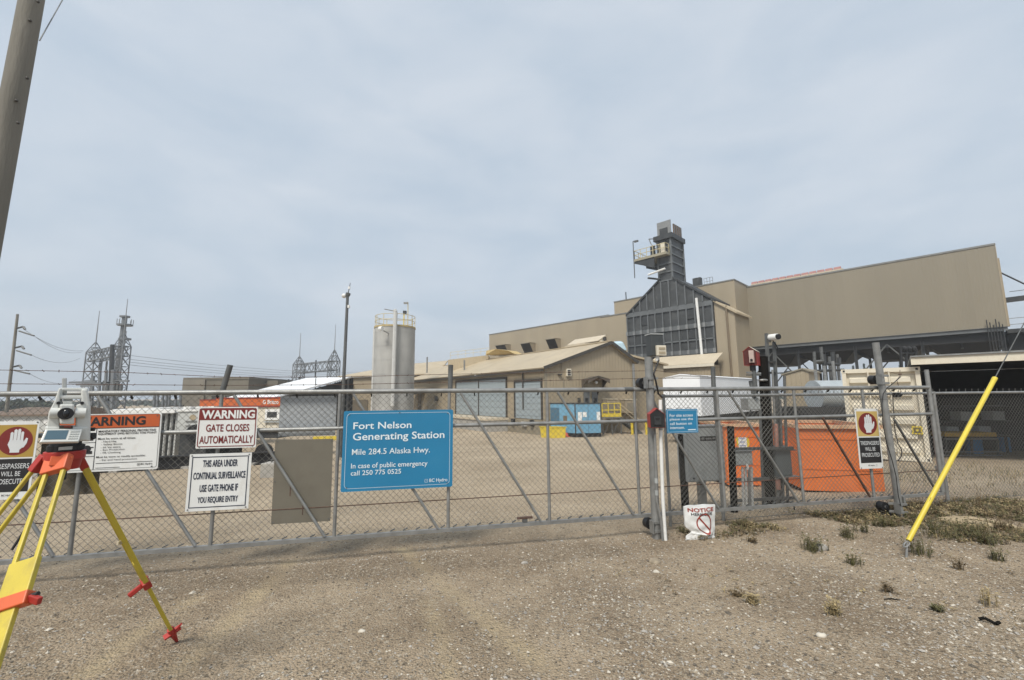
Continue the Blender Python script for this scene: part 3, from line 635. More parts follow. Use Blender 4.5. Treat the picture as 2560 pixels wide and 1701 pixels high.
part(r, 'stand', MB().obox(at(1524, 873, 45)-Z*2.5, at(1568, 879, 45)-at(1524, 873, 45), V((0, 1.5, 0)), Z*2.4), siding)
# ------------------------------------------------------------------ silo
yS = 46; sl0 = at(941, 815, yS); sr0 = at(1042, 812, yS); cS = at(988, 812, yS+2); cS.z = 0; rS = 103/FPX*(yS+2)/2*.965; zS = sr0.z-.15
r = thing('silo', 'tall concrete silo with yellow railed top and white vertical pipe', 'silo', (cS.x, cS.y, GB))
silom = M('silo_concrete', (.36, .355, .335), .8, 0, .16, .8, .1, 8, dirt=((.22, .218, .205), .75, .55), stretch=(1, 1, .45))
part(r, 'shell', MB().cyl(cS+Z*GB, cS+Z*zS, rS, 48), silom, True)
for k in range(7):
    zz = GB+(zS-GB)*(k+.6)/7; mb = MB().cyl(cS+Z*zz, cS+Z*(zz+.05), rS+.015, 48, cap=False); part(r, 'pour_joint', mb, silom, True)
part(r, 'roof_deck', MB().cyl(cS+Z*zS, cS+Z*(zS+.18), rS+.06, 48), M('ochre_steel', (.42, .33, .16), .6, 0, .15, 2))
railm = M('pale_yellow_paint', (.50, .43, .25), .5, 0, .1, 4)
def rp_(k, n_, rr, z): a = 2*math.pi*k/n_+.2; return cS+V((rr*math.cos(a), rr*math.sin(a), z))
for k in range(12): part(r, 'rail_post', MB().beam(rp_(k, 12, rS-.05, zS+.18), rp_(k, 12, rS-.05, zS+1.4), .06, .06), railm)
for h in (.8, 1.4): part(r, 'hand_rail', MB().tube([rp_(k, 36, rS-.05, zS+h) for k in range(37)], .035, 5), railm)
mb = MB().tube([at(981, 1015, yS-.6), at(989, 780, yS-.6), at(986, 775, yS-.6)], .22, 8); part(r, 'filling_pipe', mb, M('pale_pipe', (.52, .52, .50), .5, .1, .06, 2), True)
part(r, 'pipe_arm', MB().cyl(at(985, 778, yS-.6), at(961, 773, yS-.6), .05, 6), galv)
for px in (950,): part(r, 'cable_tray', MB().beam(cS+V((rS*(-.93 if px < 990 else .80), -rS*(.40 if px < 990 else .62), GB)), cS+V((rS*(-.93 if px < 990 else .80), -rS*(.40 if px < 990 else .62), zS-.1)), .22, .16), M('pale_pipe', (.52, .52, .50), .5, .1, .06, 2))
part(r, 'floodlight', MB().cyl(at(948, 822, yS-1.2), at(956, 822, yS-1.3), .22, 10, .28), white, True)
part(r, 'light_arm', MB().cyl(at(955, 825, yS-1.2), at(975, 836, yS), .05, 6), galv)
q = at(1020, 787, yS+2); part(r, 'lamp_mast', MB().tube([V((q.x, q.y, zS+.1)), at(1020, 756, yS+2), at(1014, 757, yS+2)], .06), railm); part(r, 'lamp_head', MB().box(at(1015, 758, yS+2), .5, .25, .2), galv)
part(r, 'winch', MB().box(at(1012, 782, yS+2), .35, .35, .4), steel_d); part(r, 'winch_post', MB().cyl(V((at(1010, 790, yS+2).x, yS+2, zS+.1)), at(1010, 780, yS+2), .07, 6), yellow)

# ------------------------------------------------------------------ light pole
yP = 21; b0 = at(858, 985, yP); t0 = at(869, 740, yP)
g0 = V((b0.x-.02, yP, gz(b0.x, yP)))
r = thing('camera_pole', 'slim dark pole with dish and camera, left of the silo', 'pole', g0)
part(r, 'pole', MB().cyl(g0, t0, .095, 10, .07), galv_d, True)
part(r, 'whip', MB().cyl(t0, at(876, 708, yP), .03, 6, .015), galv_d)
part(r, 'upper_tube', MB().cyl(t0, at(871, 733, yP), .12, 8), galv_d)
part(r, 'dish', MB().sph(at(860, 740, yP), .12, 10, 6), white, True); part(r, 'bracket', MB().cyl(at(861, 742, yP), at(870, 742, yP), .03, 6), galv_d)
part(r, 'camera', MB().box(at(871, 767, yP), .12, .12, .14), white); part(r, 'antenna', MB().box(at(873, 720, yP), .08, .08, .12), white)
# ------------------------------------------------------------------ yard equipment
def GP(p): return V((p.x, p.y, gz(p.x, p.y)))
# blue generator enclosure: front face from px 1425..1505, side 1378..1425
def base_at(px, py): return GP(gnd(px, py))
gA = base_at(1438, 1094); gX = hd(6)
gR = on_line(1505, 1078, gA, gX); lw = (gR-gA).dot(gX); gtop = on_line(1470, 1010, gA, gX).z
gBk = hd(135); lb = (on_line(1377, 1070, gA, gBk)-gA).dot(gBk)
r = thing('generator', 'light blue generator enclosure with white labels by the gable wall', 'generator', gA)
z0 = gA.z+.3
part(r, 'enclosure', MB().obox(V((gA.x, gA.y, z0)), gX*lw, gBk*lb, Z*(gtop-z0)), blue_p)
part(r, 'roof_lip', MB().obox(V((gA.x, gA.y, gtop))-gX*.05-gBk*.05, gX*(lw+.1), gBk*(lb+.1), Z*.07), steel_d)
for k in (0, lw-.08): part(r, 'corner_strip', MB().obox(V((gA.x, gA.y, z0))+gX*k-gBk*.02, gX*.08, gBk*.02, Z*(gtop-z0)), trim_d)
part(r, 'panel_seam', MB().obox(V((gA.x, gA.y, z0))+gX*(lw*.5)-gBk*.012, gX*.03, gBk*.01, Z*(gtop-z0)), M('seam_blue', (.08, .17, .25)))
part(r, 'louvre', MB().obox(V((gA.x, gA.y, z0+.7))-gX*.02+gBk*(lb*.62), gX*.02, gBk*(lb*.36), Z*(gtop-z0-1.0)), M('louvre_blue', (.06, .13, .19)))
for a_, b_, c_, d_ in ((.12, .26, .42, .72), (.30, .44, .55, .72), (.82, .94, .42, .72)):
    part(r, 'notice', MB().obox(V((gA.x, gA.y, z0+(gtop-z0)*c_))+gX*lw*a_-gBk*.025, gX*lw*(b_-a_), gBk*.015, Z*(gtop-z0)*(d_-c_)), white)
part(r, 'exhaust_cover', MB().obox(V((gA.x, gA.y, z0+.8))-gX*.03+gBk*(lb*.3), gX*.03, gBk*.35, Z*.5), M('brown_door', (.13, .105, .07)))
part(r, 'skid', MB().obox(V((gA.x, gA.y, gA.z-.05))+gX*.1+gBk*.1, gX*(lw-.2), gBk*(lb-.2), Z*.36), steel_b)
for k in range(5): part(r, 'skid_foot', MB().obox(V((gA.x, gA.y, gA.z-.1))+gX*(.05+(lw-.3)*k/4)+gBk*.02, gX*.2, gBk*.2, Z*.4), steel_b)
yA = base_at(1372, 1091); yA.y -= 1.2; yA = base_at(1374, 1096); yr = on_line(1415, 1090, yA, gX); yt = on_line(1395, 1069, yA, gX).z
r = thing('bin', 'yellow steel bin in front of the blue generator', 'bin', yA)
wb = (yr-yA).dot(gX); o_ = V((yA.x, yA.y, yA.z-.02))
part(r, 'body', MB().hexa([o_+gX*.06, o_+gX*(wb-.06), o_+gX*(wb-.06)+gBk*.9, o_+gX*.06+gBk*.9, o_-gX*0+Z*(yt-yA.z), o_+gX*wb+Z*(yt-yA.z), o_+gX*wb+gBk*.95+Z*(yt-yA.z), o_+gBk*.95+Z*(yt-yA.z)]), yellow)
part(r, 'rim', MB().obox(o_+Z*(yt-yA.z)-gX*.04-gBk*.04, gX*(wb+.08), gBk*1.03, Z*.06), yellow)
cq = base_at(1417, 1092); r = thing('traffic_cone', 'small faded red cone beside the yellow bin', 'cone', cq)
cm_ = M('cone_red', (.50, .09, .05), .6); part(r, 'cone', MB().cyl(cq+Z*.03, cq+Z*.55, .2, 12, .04), cm_, True); part(r, 'base', MB().box(cq+Z*.02, .5, .5, .05), cm_)
# yellow access platform with stairs
sA = base_at(1512, 1087); sX = hd(4); sY = hd(96)
def sp_(px, py): return on_line(px, py, sA, sX)
fz = sp_(1530, 1043).z; r = thing('access_stairs', 'yellow railed platform with steel stairs right of the blue generator', 'stairs', sA)
wpl = (sp_(1552, 1043)-sp_(1506, 1043)).dot(sX); pl = sp_(1506, 1043)
part(r, 'deck', MB().obox(pl-Z*.12, sX*wpl, sY*1.3, Z*.12), galv)
part(r, 'toe_board', MB().obox(pl-sY*.03, sX*wpl, sY*.03, Z*.28), yellow)
for k in range(4):
    q = pl+sX*(wpl*k/3); part(r, 'rail_post', MB().beam(q, q+Z*1.1, .07, .07), yellow)
    if k in (0, 3): part(r, 'rail_post', MB().beam(q+sY*1.25, q+sY*1.25+Z*1.1, .07, .07), yellow)
for h in (.55, 1.08): part(r, 'hand_rail', MB().beam(pl+Z*h, pl+sX*wpl+Z*h, .07, .07), yellow); part(r, 'hand_rail', MB().beam(pl+sX*wpl+Z*h, pl+sX*wpl+sY*1.25+Z*h, .07, .07), yellow)
for k in range(3):
    q = pl+sX*(wpl*k/2); part(r, 'leg', MB().beam(V((q.x, q.y, sA.z-.1)), q-Z*.1, .09, .09), galv_d)
part(r, 'brace', MB().beam(V((pl.x, pl.y, sA.z)), pl+sX*wpl*.5-Z*.1, .06, .06), galv_d); part(r, 'brace', MB().beam(pl+sX*wpl-Z*.1, V((pl.x, pl.y, sA.z))+sX*wpl*.5, .06, .06), galv_d)
e0 = pl+sX*wpl; e1 = V((e0.x, e0.y, sA.z))+sX*1.7
for q in (0, 1.2): part(r, 'stringer', MB().beam(e0+sY*q-Z*.1, e1+sY*q, .06, .22), galv_d); part(r, 'hand_rail', MB().beam(e0+sY*q+Z*1.0, e1+sY*q+Z*1.0, .06, .06), roofm)
for k in range(5):
    q = e0+(e1-e0)*((k+.5)/5); part(r, 'tread', MB().obox(q-sX*.13, sX*.26, sY*1.2, Z*.04), galv_d)
for k, px in enumerate((1581, 1590.5, 1617)):
    q = base_at(px, 1087); r_ = thing('bollard', ['yellow steel bollard nearest the stairs at the warehouse corner', 'middle yellow bollard at the warehouse corner', 'yellow bollard seen just left of the gate post'][k], 'bollard', q, 'yellow bollards at the warehouse corner')
    part(r_, 'post', MB().cyl(q-Z*.1, q+Z*1.05, .11, 12), yellow, True); part(r_, 'cap', MB().sph(q+Z*1.05, .11, 12, 6), yellow, True)
for k, (x0, x1, yt) in enumerate(((1506, 1532, 999), (1551, 1580, 1000))):
    a = gab(x0, 1032, .05); b_ = gab(x1, 1032, .05); zt_ = gab(x0, yt, .05).z
    r_ = thing('air_conditioner', ['tan air handling cabinet on the gable wall above the yellow platform', 'tan air handling cabinet on the gable wall right of the yellow platform'][k], 'air conditioner', a, 'tan cabinets on the gable wall')
    part(r_, 'cabinet', MB().obox(a, b_-a, WN*.7, Z*(zt_-a.z)), siding); part(r_, 'lid', MB().obox(a-WG*.04+Z*(zt_-a.z), (b_-a)*1.06, WN*.75, Z*.08), roofl); part(r_, 'grille', MB().obox(a+(b_-a)*.15+WN*.71+Z*.15, (b_-a)*.7, WN*.02, Z*(zt_-a.z-.4)), siding_d)

# ------------------------------------------------------------------ white storage building and small plant at the right
tC = at(1748, 934, 25); tL = on_line(1656, 938, tC, D1); lw = (tC-tL).dot(D1); tR = on_line(1905, 961, tC, D2); lb = (tR-tC).dot(D2)
r = thing('storage_tent', 'plain white storage building with shallow roof behind the gate post', 'tent', (tC.x, tC.y, GB))
tw = M('white_fabric', (.74, .76, .78), .6, 0, .03, 1); o_ = V((tL.x, tL.y, GB))
zc = tC.z; zlow_ = at(1748, 1041, 25).z-GB
part(r, 'front_wall', MB().prism([o_+Z*zlow_, o_+D1*lw+Z*zlow_, o_+D1*lw+Z*(zc-GB-.15), o_+D1*(lw*.5)+Z*(zc-GB+.0), o_+Z*(zc-GB-.2)], D2*.1), tw)
part(r, 'side_wall', MB().obox(o_+D1*(lw-.1)+D2*.1+Z*zlow_, D1*.1, D2*lb, Z*(zc-GB-.15-zlow_)), tw)
part(r, 'side_wall', MB().obox(o_+D2*.1+Z*zlow_, D1*.1, D2*lb, Z*(zc-GB-.2-zlow_)), tw)
part(r, 'roof', MB().prism([o_-D1*.05-D2*.05+Z*(zc-GB-.2), o_+D1*(lw*.5)-D2*.05+Z*(zc-GB+.02), o_+D1*(lw+.05)-D2*.05+Z*(zc-GB-.15), o_+D1*(lw*.5)-D2*.05+Z*(zc-GB-.06)], D2*(lb+.2)), tw)
part(r, 'chassis', MB().obox(o_+D2*.3+D1*.3+Z*(zlow_-.6), D1*(lw-.5), D2*(lb-.4), Z*.59), steel_b)
for k in range(4):
    for q in (.4, lw-.5): c_ = o_+D1*q+D2*(.8+k*2.2); part(r, 'wheel', MB().cyl(c_+Z*.42, c_+D1*.25+Z*.42, .42, 14), black)
bC = at(2021, 930, 30); bL2 = on_line(1957, 938, bC, D1); lw = (bC-bL2).dot(D1); ba = on_line(2007, 924, bC, D1)
r = thing('pump_shed', 'small tan gabled shed under the raised box', 'shed', (bC.x, bC.y, GB)); o_ = V((bL2.x, bL2.y, 0))
zlo = at(1990, 1010, 30).z; ub = (ba-bL2).dot(D1)
part(r, 'wall', MB().prism([o_+Z*GB, o_+D1*lw+Z*GB, o_+D1*lw+Z*bC.z, o_+D1*ub+Z*(ba.z-.02), o_+Z*bL2.z], D2*3.5), siding)
part(r, 'roof', MB().prism([o_-D1*.1-D2*.1+Z*(bL2.z-.02), o_+D1*ub-D2*.1+Z*(ba.z), o_+D1*(lw+.1)-D2*.1+Z*(bC.z-.03), o_+D1*(lw+.1)-D2*.1+Z*(bC.z+.06), o_+D1*ub-D2*.1+Z*(ba.z+.1), o_-D1*.1-D2*.1+Z*(bL2.z+.06)], D2*3.8), siding_d)
q0 = at(2062, 998, 27); q1 = at(2125, 998, 27); zt_ = at(2070, 948, 27).z
r = thing('metal_tank', 'grey galvanised tank with pipework under the raised box', 'tank', (q0.x, q0.y, GB))
part(r, 'tank', MB().cyl(V((q0.x, 28, zt_-1.0)), V((q1.x+.4, 28, zt_-1.0)), .95, 20), M('pale_galvanised', (.42, .46, .48), .45, .3, .1, 2), True)
part(r, 'skid', MB().obox(V((q0.x-1.6, 27, GB)), V((q1.x-q0.x+2, 0, 0)), V((0, 2.2, 0)), Z*(zt_-1.75-GB)), steel_b)
for k in range(3): part(r, 'riser', MB().cyl(V((q0.x+.3+.6*k, 28, zt_-.3)), V((q0.x+.3+.6*k, 28, zt_+.6+.3*k)), .09, 8), galv)
part(r, 'saddle', MB().obox(V((q0.x+.2, 27.3, GB)), V((.2, 0, 0)), V((0, 1.4, 0)), Z*(zt_-1.6-GB)), steel_d)
# pipe rack under the raised box
pr = at(2060, 925, 34)
r = thing('pipe_rack', 'dark pipe rack with vertical pipes under the raised box', 'pipes', (pr.x, pr.y, GB))
for k, px in enumerate((2040, 2064, 2078, 2086, 2098)):
    q = at(px, 985, 34+.5*k); part(r, 'riser', MB().cyl(V((q.x, q.y, GB)), at(px-5, 880+6*(k % 3), 34+.5*k), .11+.05*(k % 2), 8), steel_d if k % 2 else galv_d)
part(r, 'cross_pipe', MB().cyl(at(1962, 931, 34), at(2110, 925, 34), .10, 8), steel_d)
part(r, 'cross_pipe', MB().tube([at(2036, 905, 34), at(2056, 903, 34), at(2052, 868, 34)], .12, 8), galv_d)
part(r, 'cross_pipe', MB().tube([at(2068, 910, 34), at(2098, 912, 34), at(2098, 895, 34)], .13, 8), steel_d)
r = thing('valve_station', 'upright black pipes and valves right of the thick gate post, under the raised box', 'pipes', at(2262, 960, 34))
for k, px in enumerate((2252, 2265, 2276, 2288)):
    part(r, 'riser', MB().cyl(at(px+3, 960, 34), at(px, 868, 34), .10, 8), steel_b)
for y_ in (877, 885): part(r, 'cross_pipe', MB().cyl(at(2250, y_, 34), at(2292, y_-1, 34), .10, 8), steel_b)
for k in range(3): part(r, 'valve', MB().sph(at(2262+11*k, 872, 33.9), .2, 8, 5), steel_b)

# ------------------------------------------------------------------ skips
def skip(bl, br, ty, back, label, rung, ang):
    a = base_at(*bl); x = hd(ang); b_ = on_line(br[0], br[1], a, x); ln = (b_-a).dot(x); b_ = a+x*ln; y = Z.cross(x); y = y if y.y > 0 else -y
    top = on_line((bl[0]+br[0])/2, ty, a, x).z; z0 = a.z+.05; h = top-z0; o = V((a.x, a.y, z0))
    r = thing('dumpster', label, 'dumpster', o, 'orange steel dumpsters')
    t = .03
    mb = MB(); mb.obox(o, x*ln, y*t, Z*h); mb.obox(o+y*(back-t), x*ln, y*t, Z*h); mb.obox(o+y*t, x*t, y*(back-2*t), Z*h); mb.obox(o+x*(ln-t)+y*t, x*t, y*(back-2*t), Z*h); mb.obox(o+x*t+y*t, x*(ln-2*t), y*(back-2*t), Z*.04)
    part(r, 'body', mb, orange, bevel=.006)
    rim = M('faded_orange_rim', (.55, .36, .22), .6, 0, .2, 8, dirt=((.5, .12, .03), .7, 6))
    mb = MB(); mb.obox(o-x*.05-y*.06+Z*(h-.03), x*(ln+.1), y*.1, Z*.07); mb.obox(o-x*.05+y*(back-.04)+Z*(h-.03), x*(ln+.1), y*.1, Z*.07); mb.obox(o-x*.05+y*.04+Z*(h-.03), x*.1, y*(back-.08), Z*.07); mb.obox(o+x*(ln-.05)+y*.04+Z*(h-.03), x*.1, y*(back-.08), Z*.07)
    part(r, 'rim', mb, rim)
    part(r, 'crease', MB().obox(o-y*.012+Z*(h*.80)+x*.03, x*(ln-.06), y*.012, Z*.05), orange)
    part(r, 'crease', MB().obox(o-y*.012+Z*(h*.33)+x*.03, x*(ln-.06), y*.012, Z*.03), orange)
    part(r, 'fork_pocket', MB().obox(o-x*.12+y*(back*.3)+Z*(h*.55), x*.12, y*.9, Z*.18), orange); part(r, 'fork_pocket', MB().obox(o+x*ln+y*(back*.3)+Z*(h*.55), x*.12, y*.9, Z*.18), orange)
    for q in (.08, ln-.28): part(r, 'runner', MB().obox(o+x*q+y*.1-Z*.14, x*.2, y*(back-.2), Z*.14), steel_b)
    if rung: part(r, 'stop_bar', MB().cyl(o+x*ln+y*.3+Z*(h-.02), o+x*(ln+.16)+y*.3+Z*(h-.02), .05, 10), red_m)
    return r, o, x, ln, h
r2, o2, x2, ln2, h2 = skip((2012, 1233), (2216, 1245), 1068, 1.7, 'nearer orange dumpster beside the right gate post', True, -13)
r1, o1, x1, ln1, h1 = skip((1822, 1219), (1912, 1221), 1064, 1.8, 'farther orange dumpster carrying a yellow and white notice', False, -6)
y1 = -Z.cross(x1) if Z.cross(x1).y > 0 else Z.cross(x1)
sh = Sheet(o1+x1*(ln1*.30)+Z*(h1*.84)+y1*.004, x1*(ln1*.38), -Z*(h1*.24), y1)
mb = MB(); sh.poly(mb, [(.0, .25), (.1, .1), (.35, .0), (.7, .02), (.9, .2), (1, .45), (.95, .75), (.7, 1), (.3, .95), (.05, .7)], .002); part(r1, 'yellow_patch', mb, yellow)
mb = MB(); sh.rect(mb, .16, .78, .06, .98, .005); part(r1, 'paper_notice', mb, signw)
mb = MB()
for i, (a_, b_) in enumerate(((.26, .66), (.3, .62), (.24, .7))): sh.rect(mb, a_, b_, .2+.25*i, .3+.25*i, .008)
part(r1, 'print', mb, M('grey_print', (.30, .33, .45)))

# ------------------------------------------------------------------ shipping container and shelter
kA = base_at(2330, 1157); kX = hd(-42); kY = Z.cross(kX)
def kp(px, py): return on_line(px, py, kA, kX)
kt = kp(2306, 917).z; ul = (kp(2103, 925)-kA).dot(kX); kw = -ul; KO = V((kA.x, kA.y, kA.z))+kX*ul; kh = kt-kA.z; KL = 6.0
r = thing('shipping_container', 'cream shipping container showing its ribbed end, behind the right gate post', 'container', KO)
part(r, 'end_panel', MB().obox(KO+kX*.12+kY*.13+Z*.12, kX*(kw-.24), kY*.04, Z*(kh-.24)), beige)
for q in (0, kw-.12): part(r, 'corner_post', MB().obox(KO+kX*q+Z*.0, kX*.12, kY*.14, Z*kh), beige)
part(r, 'header', MB().obox(KO+kX*.12+Z*(kh-.14), kX*(kw-.24), kY*.12, Z*.14), beige); part(r, 'sill', MB().obox(KO+kX*.12, kX*(kw-.24), kY*.12, Z*.14), beige)
nr = 6
for k in range(nr):
    zz = .14+(kh-.28)*(k+.16)/nr; hh = (kh-.28)/nr*.52
    for i in range(3):
        u0_ = .2+(kw-.4)*i/3; wd = (kw-.4)/3-.05
        o_ = KO+kX*u0_+Z*zz
        part(r, 'pressed_rib', MB().hexa([o_+kY*.05, o_+kX*wd+kY*.05, o_+kX*wd+kY*.06, o_+kY*.06, o_+kY*.05+Z*hh, o_+kX*wd+kY*.05+Z*hh, o_+kX*wd+kY*.06+Z*hh, o_+kY*.06+Z*hh]) if False else MB().prism([o_+kY*.131, o_+kY*.02+Z*hh*.2, o_+kY*.02+Z*hh*.8, o_+kY*.131+Z*hh], kX*wd), beige)
for i in range(1, 3): part(r, 'lock_rod', MB().cyl(KO+kX*(.2+(kw-.4)*i/3-.025)-kY*.015+Z*.15, KO+kX*(.2+(kw-.4)*i/3-.025)-kY*.015+Z*(kh-.1), .022, 8), beige)
for q in (-.012, kw-.148):
    for zz in (0, kh-.13):
        c_ = part(r, 'corner_casting', MB().obox(KO+kX*q-kY*.012+Z*(zz-.002), kX*.16, kY*.14, Z*.135), beige); part(r, 'casting_hole', MB().obox(KO+kX*(q+.05)-kY*.016+Z*(zz+.03), kX*.06, kY*.01, Z*.07), black, parent=c_)
for k in range(16):
    y0_ = .15+(KL-.3)*k/16; part(r, 'side_rib', MB().obox(KO+kX*(kw-.03)+kY*y0_+Z*.14, kX*.03, kY*.2, Z*(kh-.28)), beige)
mb = MB(); mb.obox(KO+kX*(kw-.06)+kY*.14+Z*.05, kX*.03, kY*(KL-.2), Z*(kh-.1)); mb.obox(KO+kX*.02+kY*.14+Z*.05, kX*.03, kY*(KL-.2), Z*(kh-.1)); mb.obox(KO+kX*.02+kY*.14+Z*(kh-.05), kX*(kw-.06), kY*(KL-.2), Z*.04); mb.obox(KO+kY*KL, kX*kw, kY*.05, Z*kh); part(r, 'shell', mb, beige)
c_ = kp(2293, 1076); part(r, 'warning_diamond', MB().box(c_-kY*.005, .26, .02, .26, x=kX), yellow); part(r, 'diamond_print', MB().box(c_-kY*.018, .17, .012, .17, x=kX), M('dark_olive_print', (.12, .09, .02))); part(r, 'diamond_print', MB().box(c_-kY*.026, .07, .012, .07, x=kX), yellow)
# shelter with deep roof beside the container
f0_ = kp(2278, 915); fz0 = f0_.z; fz1 = kp(2278, 897).z; uf = (f0_-kA).dot(kX)
r = thing('shelter', 'open fronted dark storage shelter with pale fascia at the right edge', 'shelter', kA)
FO = V((kA.x, kA.y, 0))+kX*uf
part(r, 'fascia', MB().obox(FO-kY*.25+Z*(fz0+.02), kX*11, kY*.1, Z*(fz1-fz0)), beige)
part(r, 'roof', MB().obox(FO-kY*.3+Z*(fz1+.025), kX*11.1, kY*8, Z*.05), galv)
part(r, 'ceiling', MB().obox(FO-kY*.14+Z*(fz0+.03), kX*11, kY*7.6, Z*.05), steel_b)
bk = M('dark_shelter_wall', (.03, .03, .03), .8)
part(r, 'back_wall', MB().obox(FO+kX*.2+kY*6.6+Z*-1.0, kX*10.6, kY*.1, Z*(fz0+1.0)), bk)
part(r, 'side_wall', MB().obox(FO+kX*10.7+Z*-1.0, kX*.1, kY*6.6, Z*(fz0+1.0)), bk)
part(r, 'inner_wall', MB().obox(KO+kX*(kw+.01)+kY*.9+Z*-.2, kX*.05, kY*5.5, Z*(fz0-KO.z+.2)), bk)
def sh_(px, py, dy): q = ray(px, py); d = dy+kA.y; return at(px, py, d)
r = thing('work_bench', 'yellow topped bench with steel frame inside the dark shelter', 'bench', sh_(2440, 1160, 1.6))
a = sh_(2363, 1092, 1.6); b_ = sh_(2492, 1092, 1.6); gq = gz(a.x, a.y)
part(r, 'top', MB().obox(a, b_-a, V((0, .7, 0)), Z*.14), M('dull_yellow', (.42, .27, .05), .6, 0, .2, 4))
part(r, 'shelf', MB().obox(a-Z*.11, (b_-a)*1.03, V((0, .7, 0)), Z*.05), galv)
for k in (0, 1):
    part(r, 'rail', MB().beam(sh_(2356, 1130+9*k, 1.5), sh_(2505, 1130+9*k, 1.5), .04, .04), galv)
for k in (0, .5, 1): q = a+(b_-a)*k; part(r, 'leg', MB().beam(V((q.x, q.y+.05, gq)), q-Z*.1, .05, .05), galv_d)
for k, (px, w_) in enumerate(((2437, .24), (2515, .16))):
    q = sh_(px, 1137, 2.6+k*.3); q.z = gz(q.x, q.y); r = thing('barrel', ['blue plastic barrel under the bench in the dark shelter', 'smaller blue barrel right of the bench in the dark shelter'][k], 'barrel', q)
    bm = M('blue_barrel', (.04, .20, .42), .4); part(r, 'body', MB().cyl(q, q+Z*.62, w_, 16), bm, True)
    for zz in (.15, .45): part(r, 'hoop', MB().cyl(q+Z*zz, q+Z*(zz+.05), w_+.015, 16), bm, True)
q = sh_(2400, 1062, 2.5); r = thing('parts_rack', 'grey steel rack with boxes deep in the shelter', 'rack', V((q.x, q.y, -.6)))
for k in range(3): part(r, 'shelf', MB().box(V((q.x+.4, q.y, .0+.55*k)), 2.6, .6, .05), steel_d)
for k in (-.85, 1.65): part(r, 'upright', MB().beam(V((q.x+k, q.y, -.7)), V((q.x+k, q.y, 1.3)), .06, .06), steel_d)
for k in range(4): part(r, 'box', MB().box(V((q.x-.5+.6*k, q.y, .2+.55*(k % 2))), .45, .4, .32), greybox)

# ------------------------------------------------------------------ left of the yard
def bld(name, label, cat, x0, x1, yt, Y, dep, mat, zb=GB):
    a = at(x0, yt, Y); b_ = at(x1, yt, Y); r = thing(name, label, cat, (a.x, Y, zb))
    part(r, 'wall', MB().obox(V((a.x, Y, zb)), V((b_.x-a.x, 0, 0)), V((0, dep, 0)), Z*(a.z-zb)), mat); return r, a, b_
brick = M('brown_block', (.15, .135, .105), .8, 0, .1, .8, .1, 6, dirt=((.09, .08, .065), .5, .7))
r, a, b_ = bld('block_building', 'flat roofed brown block building behind the red warning sign', 'building', 461, 622, 950, 62, 12, brick)
part(r, 'parapet', MB().obox(V((a.x-.1, 61.9, a.z)), V((b_.x-a.x+.2, 0, 0)), V((0, 12.2, 0)), Z*.3), brick)
part(r, 'corner_pier', MB().obox(V((a.x-.05, 61.8, GB)), V((3.2, 0, 0)), V((0, .2, 0)), Z*(a.z-GB)), M('brown_pier', (.19, .17, .135), .8, 0, .1, 1))
for k in range(3): part(r, 'recess', MB().obox(V((a.x+4.2+k*1.9, 61.95, a.z-3.4)), V((1.2, 0, 0)), V((0, .06, 0)), Z*1.1), trim_d)
r, a, b_ = bld('block_annex', 'lower dark brown annex with stepped roof beside the white roof', 'building', 622, 694, 958, 66, 10, brick)
part(r, 'step', MB().obox(V((b_.x-1.6, 66, a.z)), V((1.6, 0, 0)), V((0, 9, 0)), Z*.35), brick)
# white roofed open barn
r = thing('open_barn', 'open barn with bright white sloping roof and dark underside', 'barn', at(740, 1000, 40))
wr = M('white_sheet_roof', (.78, .79, .80), .45, 0, .03, 1)
A_ = at(632, 1012, 40); B_ = at(868, 941, 40); up = V((0, 9, 0))
ra = at(640, 998, 50); rb_ = at(880, 925, 52)
P0 = at(615, 1016, 36); P1 = at(880, 944, 46); P2 = at(830, 938, 62); P3 = at(560, 998, 52)
P2 = P1+(P3-P0)
part(r, 'roof', MB().hexa([P0, P1, P2, P3, P0+Z*.12, P1+Z*.12, P2+Z*.12, P3+Z*.12]), wr)
part(r, 'gable_panel', MB().prism([P0+(P1-P0)*.25+V((.1, .3, -.05)), P1+V((0, .3, -.05)), V((P1.x, P1.y+.3, GB)), V((P0.x+(P1.x-P0.x)*.25, P0.y+(P1.y-P0.y)*.25+.3, GB))], V((0, .15, 0))), steel_b)
for k in range(4):
    q = P0+(P1-P0)*(k/3.2)+V((.1, .15, 0)); part(r, 'post', MB().beam(V((q.x, q.y, GB)), q, .2, .2), steel_d)
for k in (.75, .9): q = P3+(P2-P3)*k; part(r, 'roof_vent', MB().cyl(q, q+Z*.55, .12, 8), steel_d)
part(r, 'vent_pipe', MB().cyl(P0+(P1-P0)*.38+up*.5, P0+(P1-P0)*.38+up*.5+Z*1.6, .05, 6), galv_d)
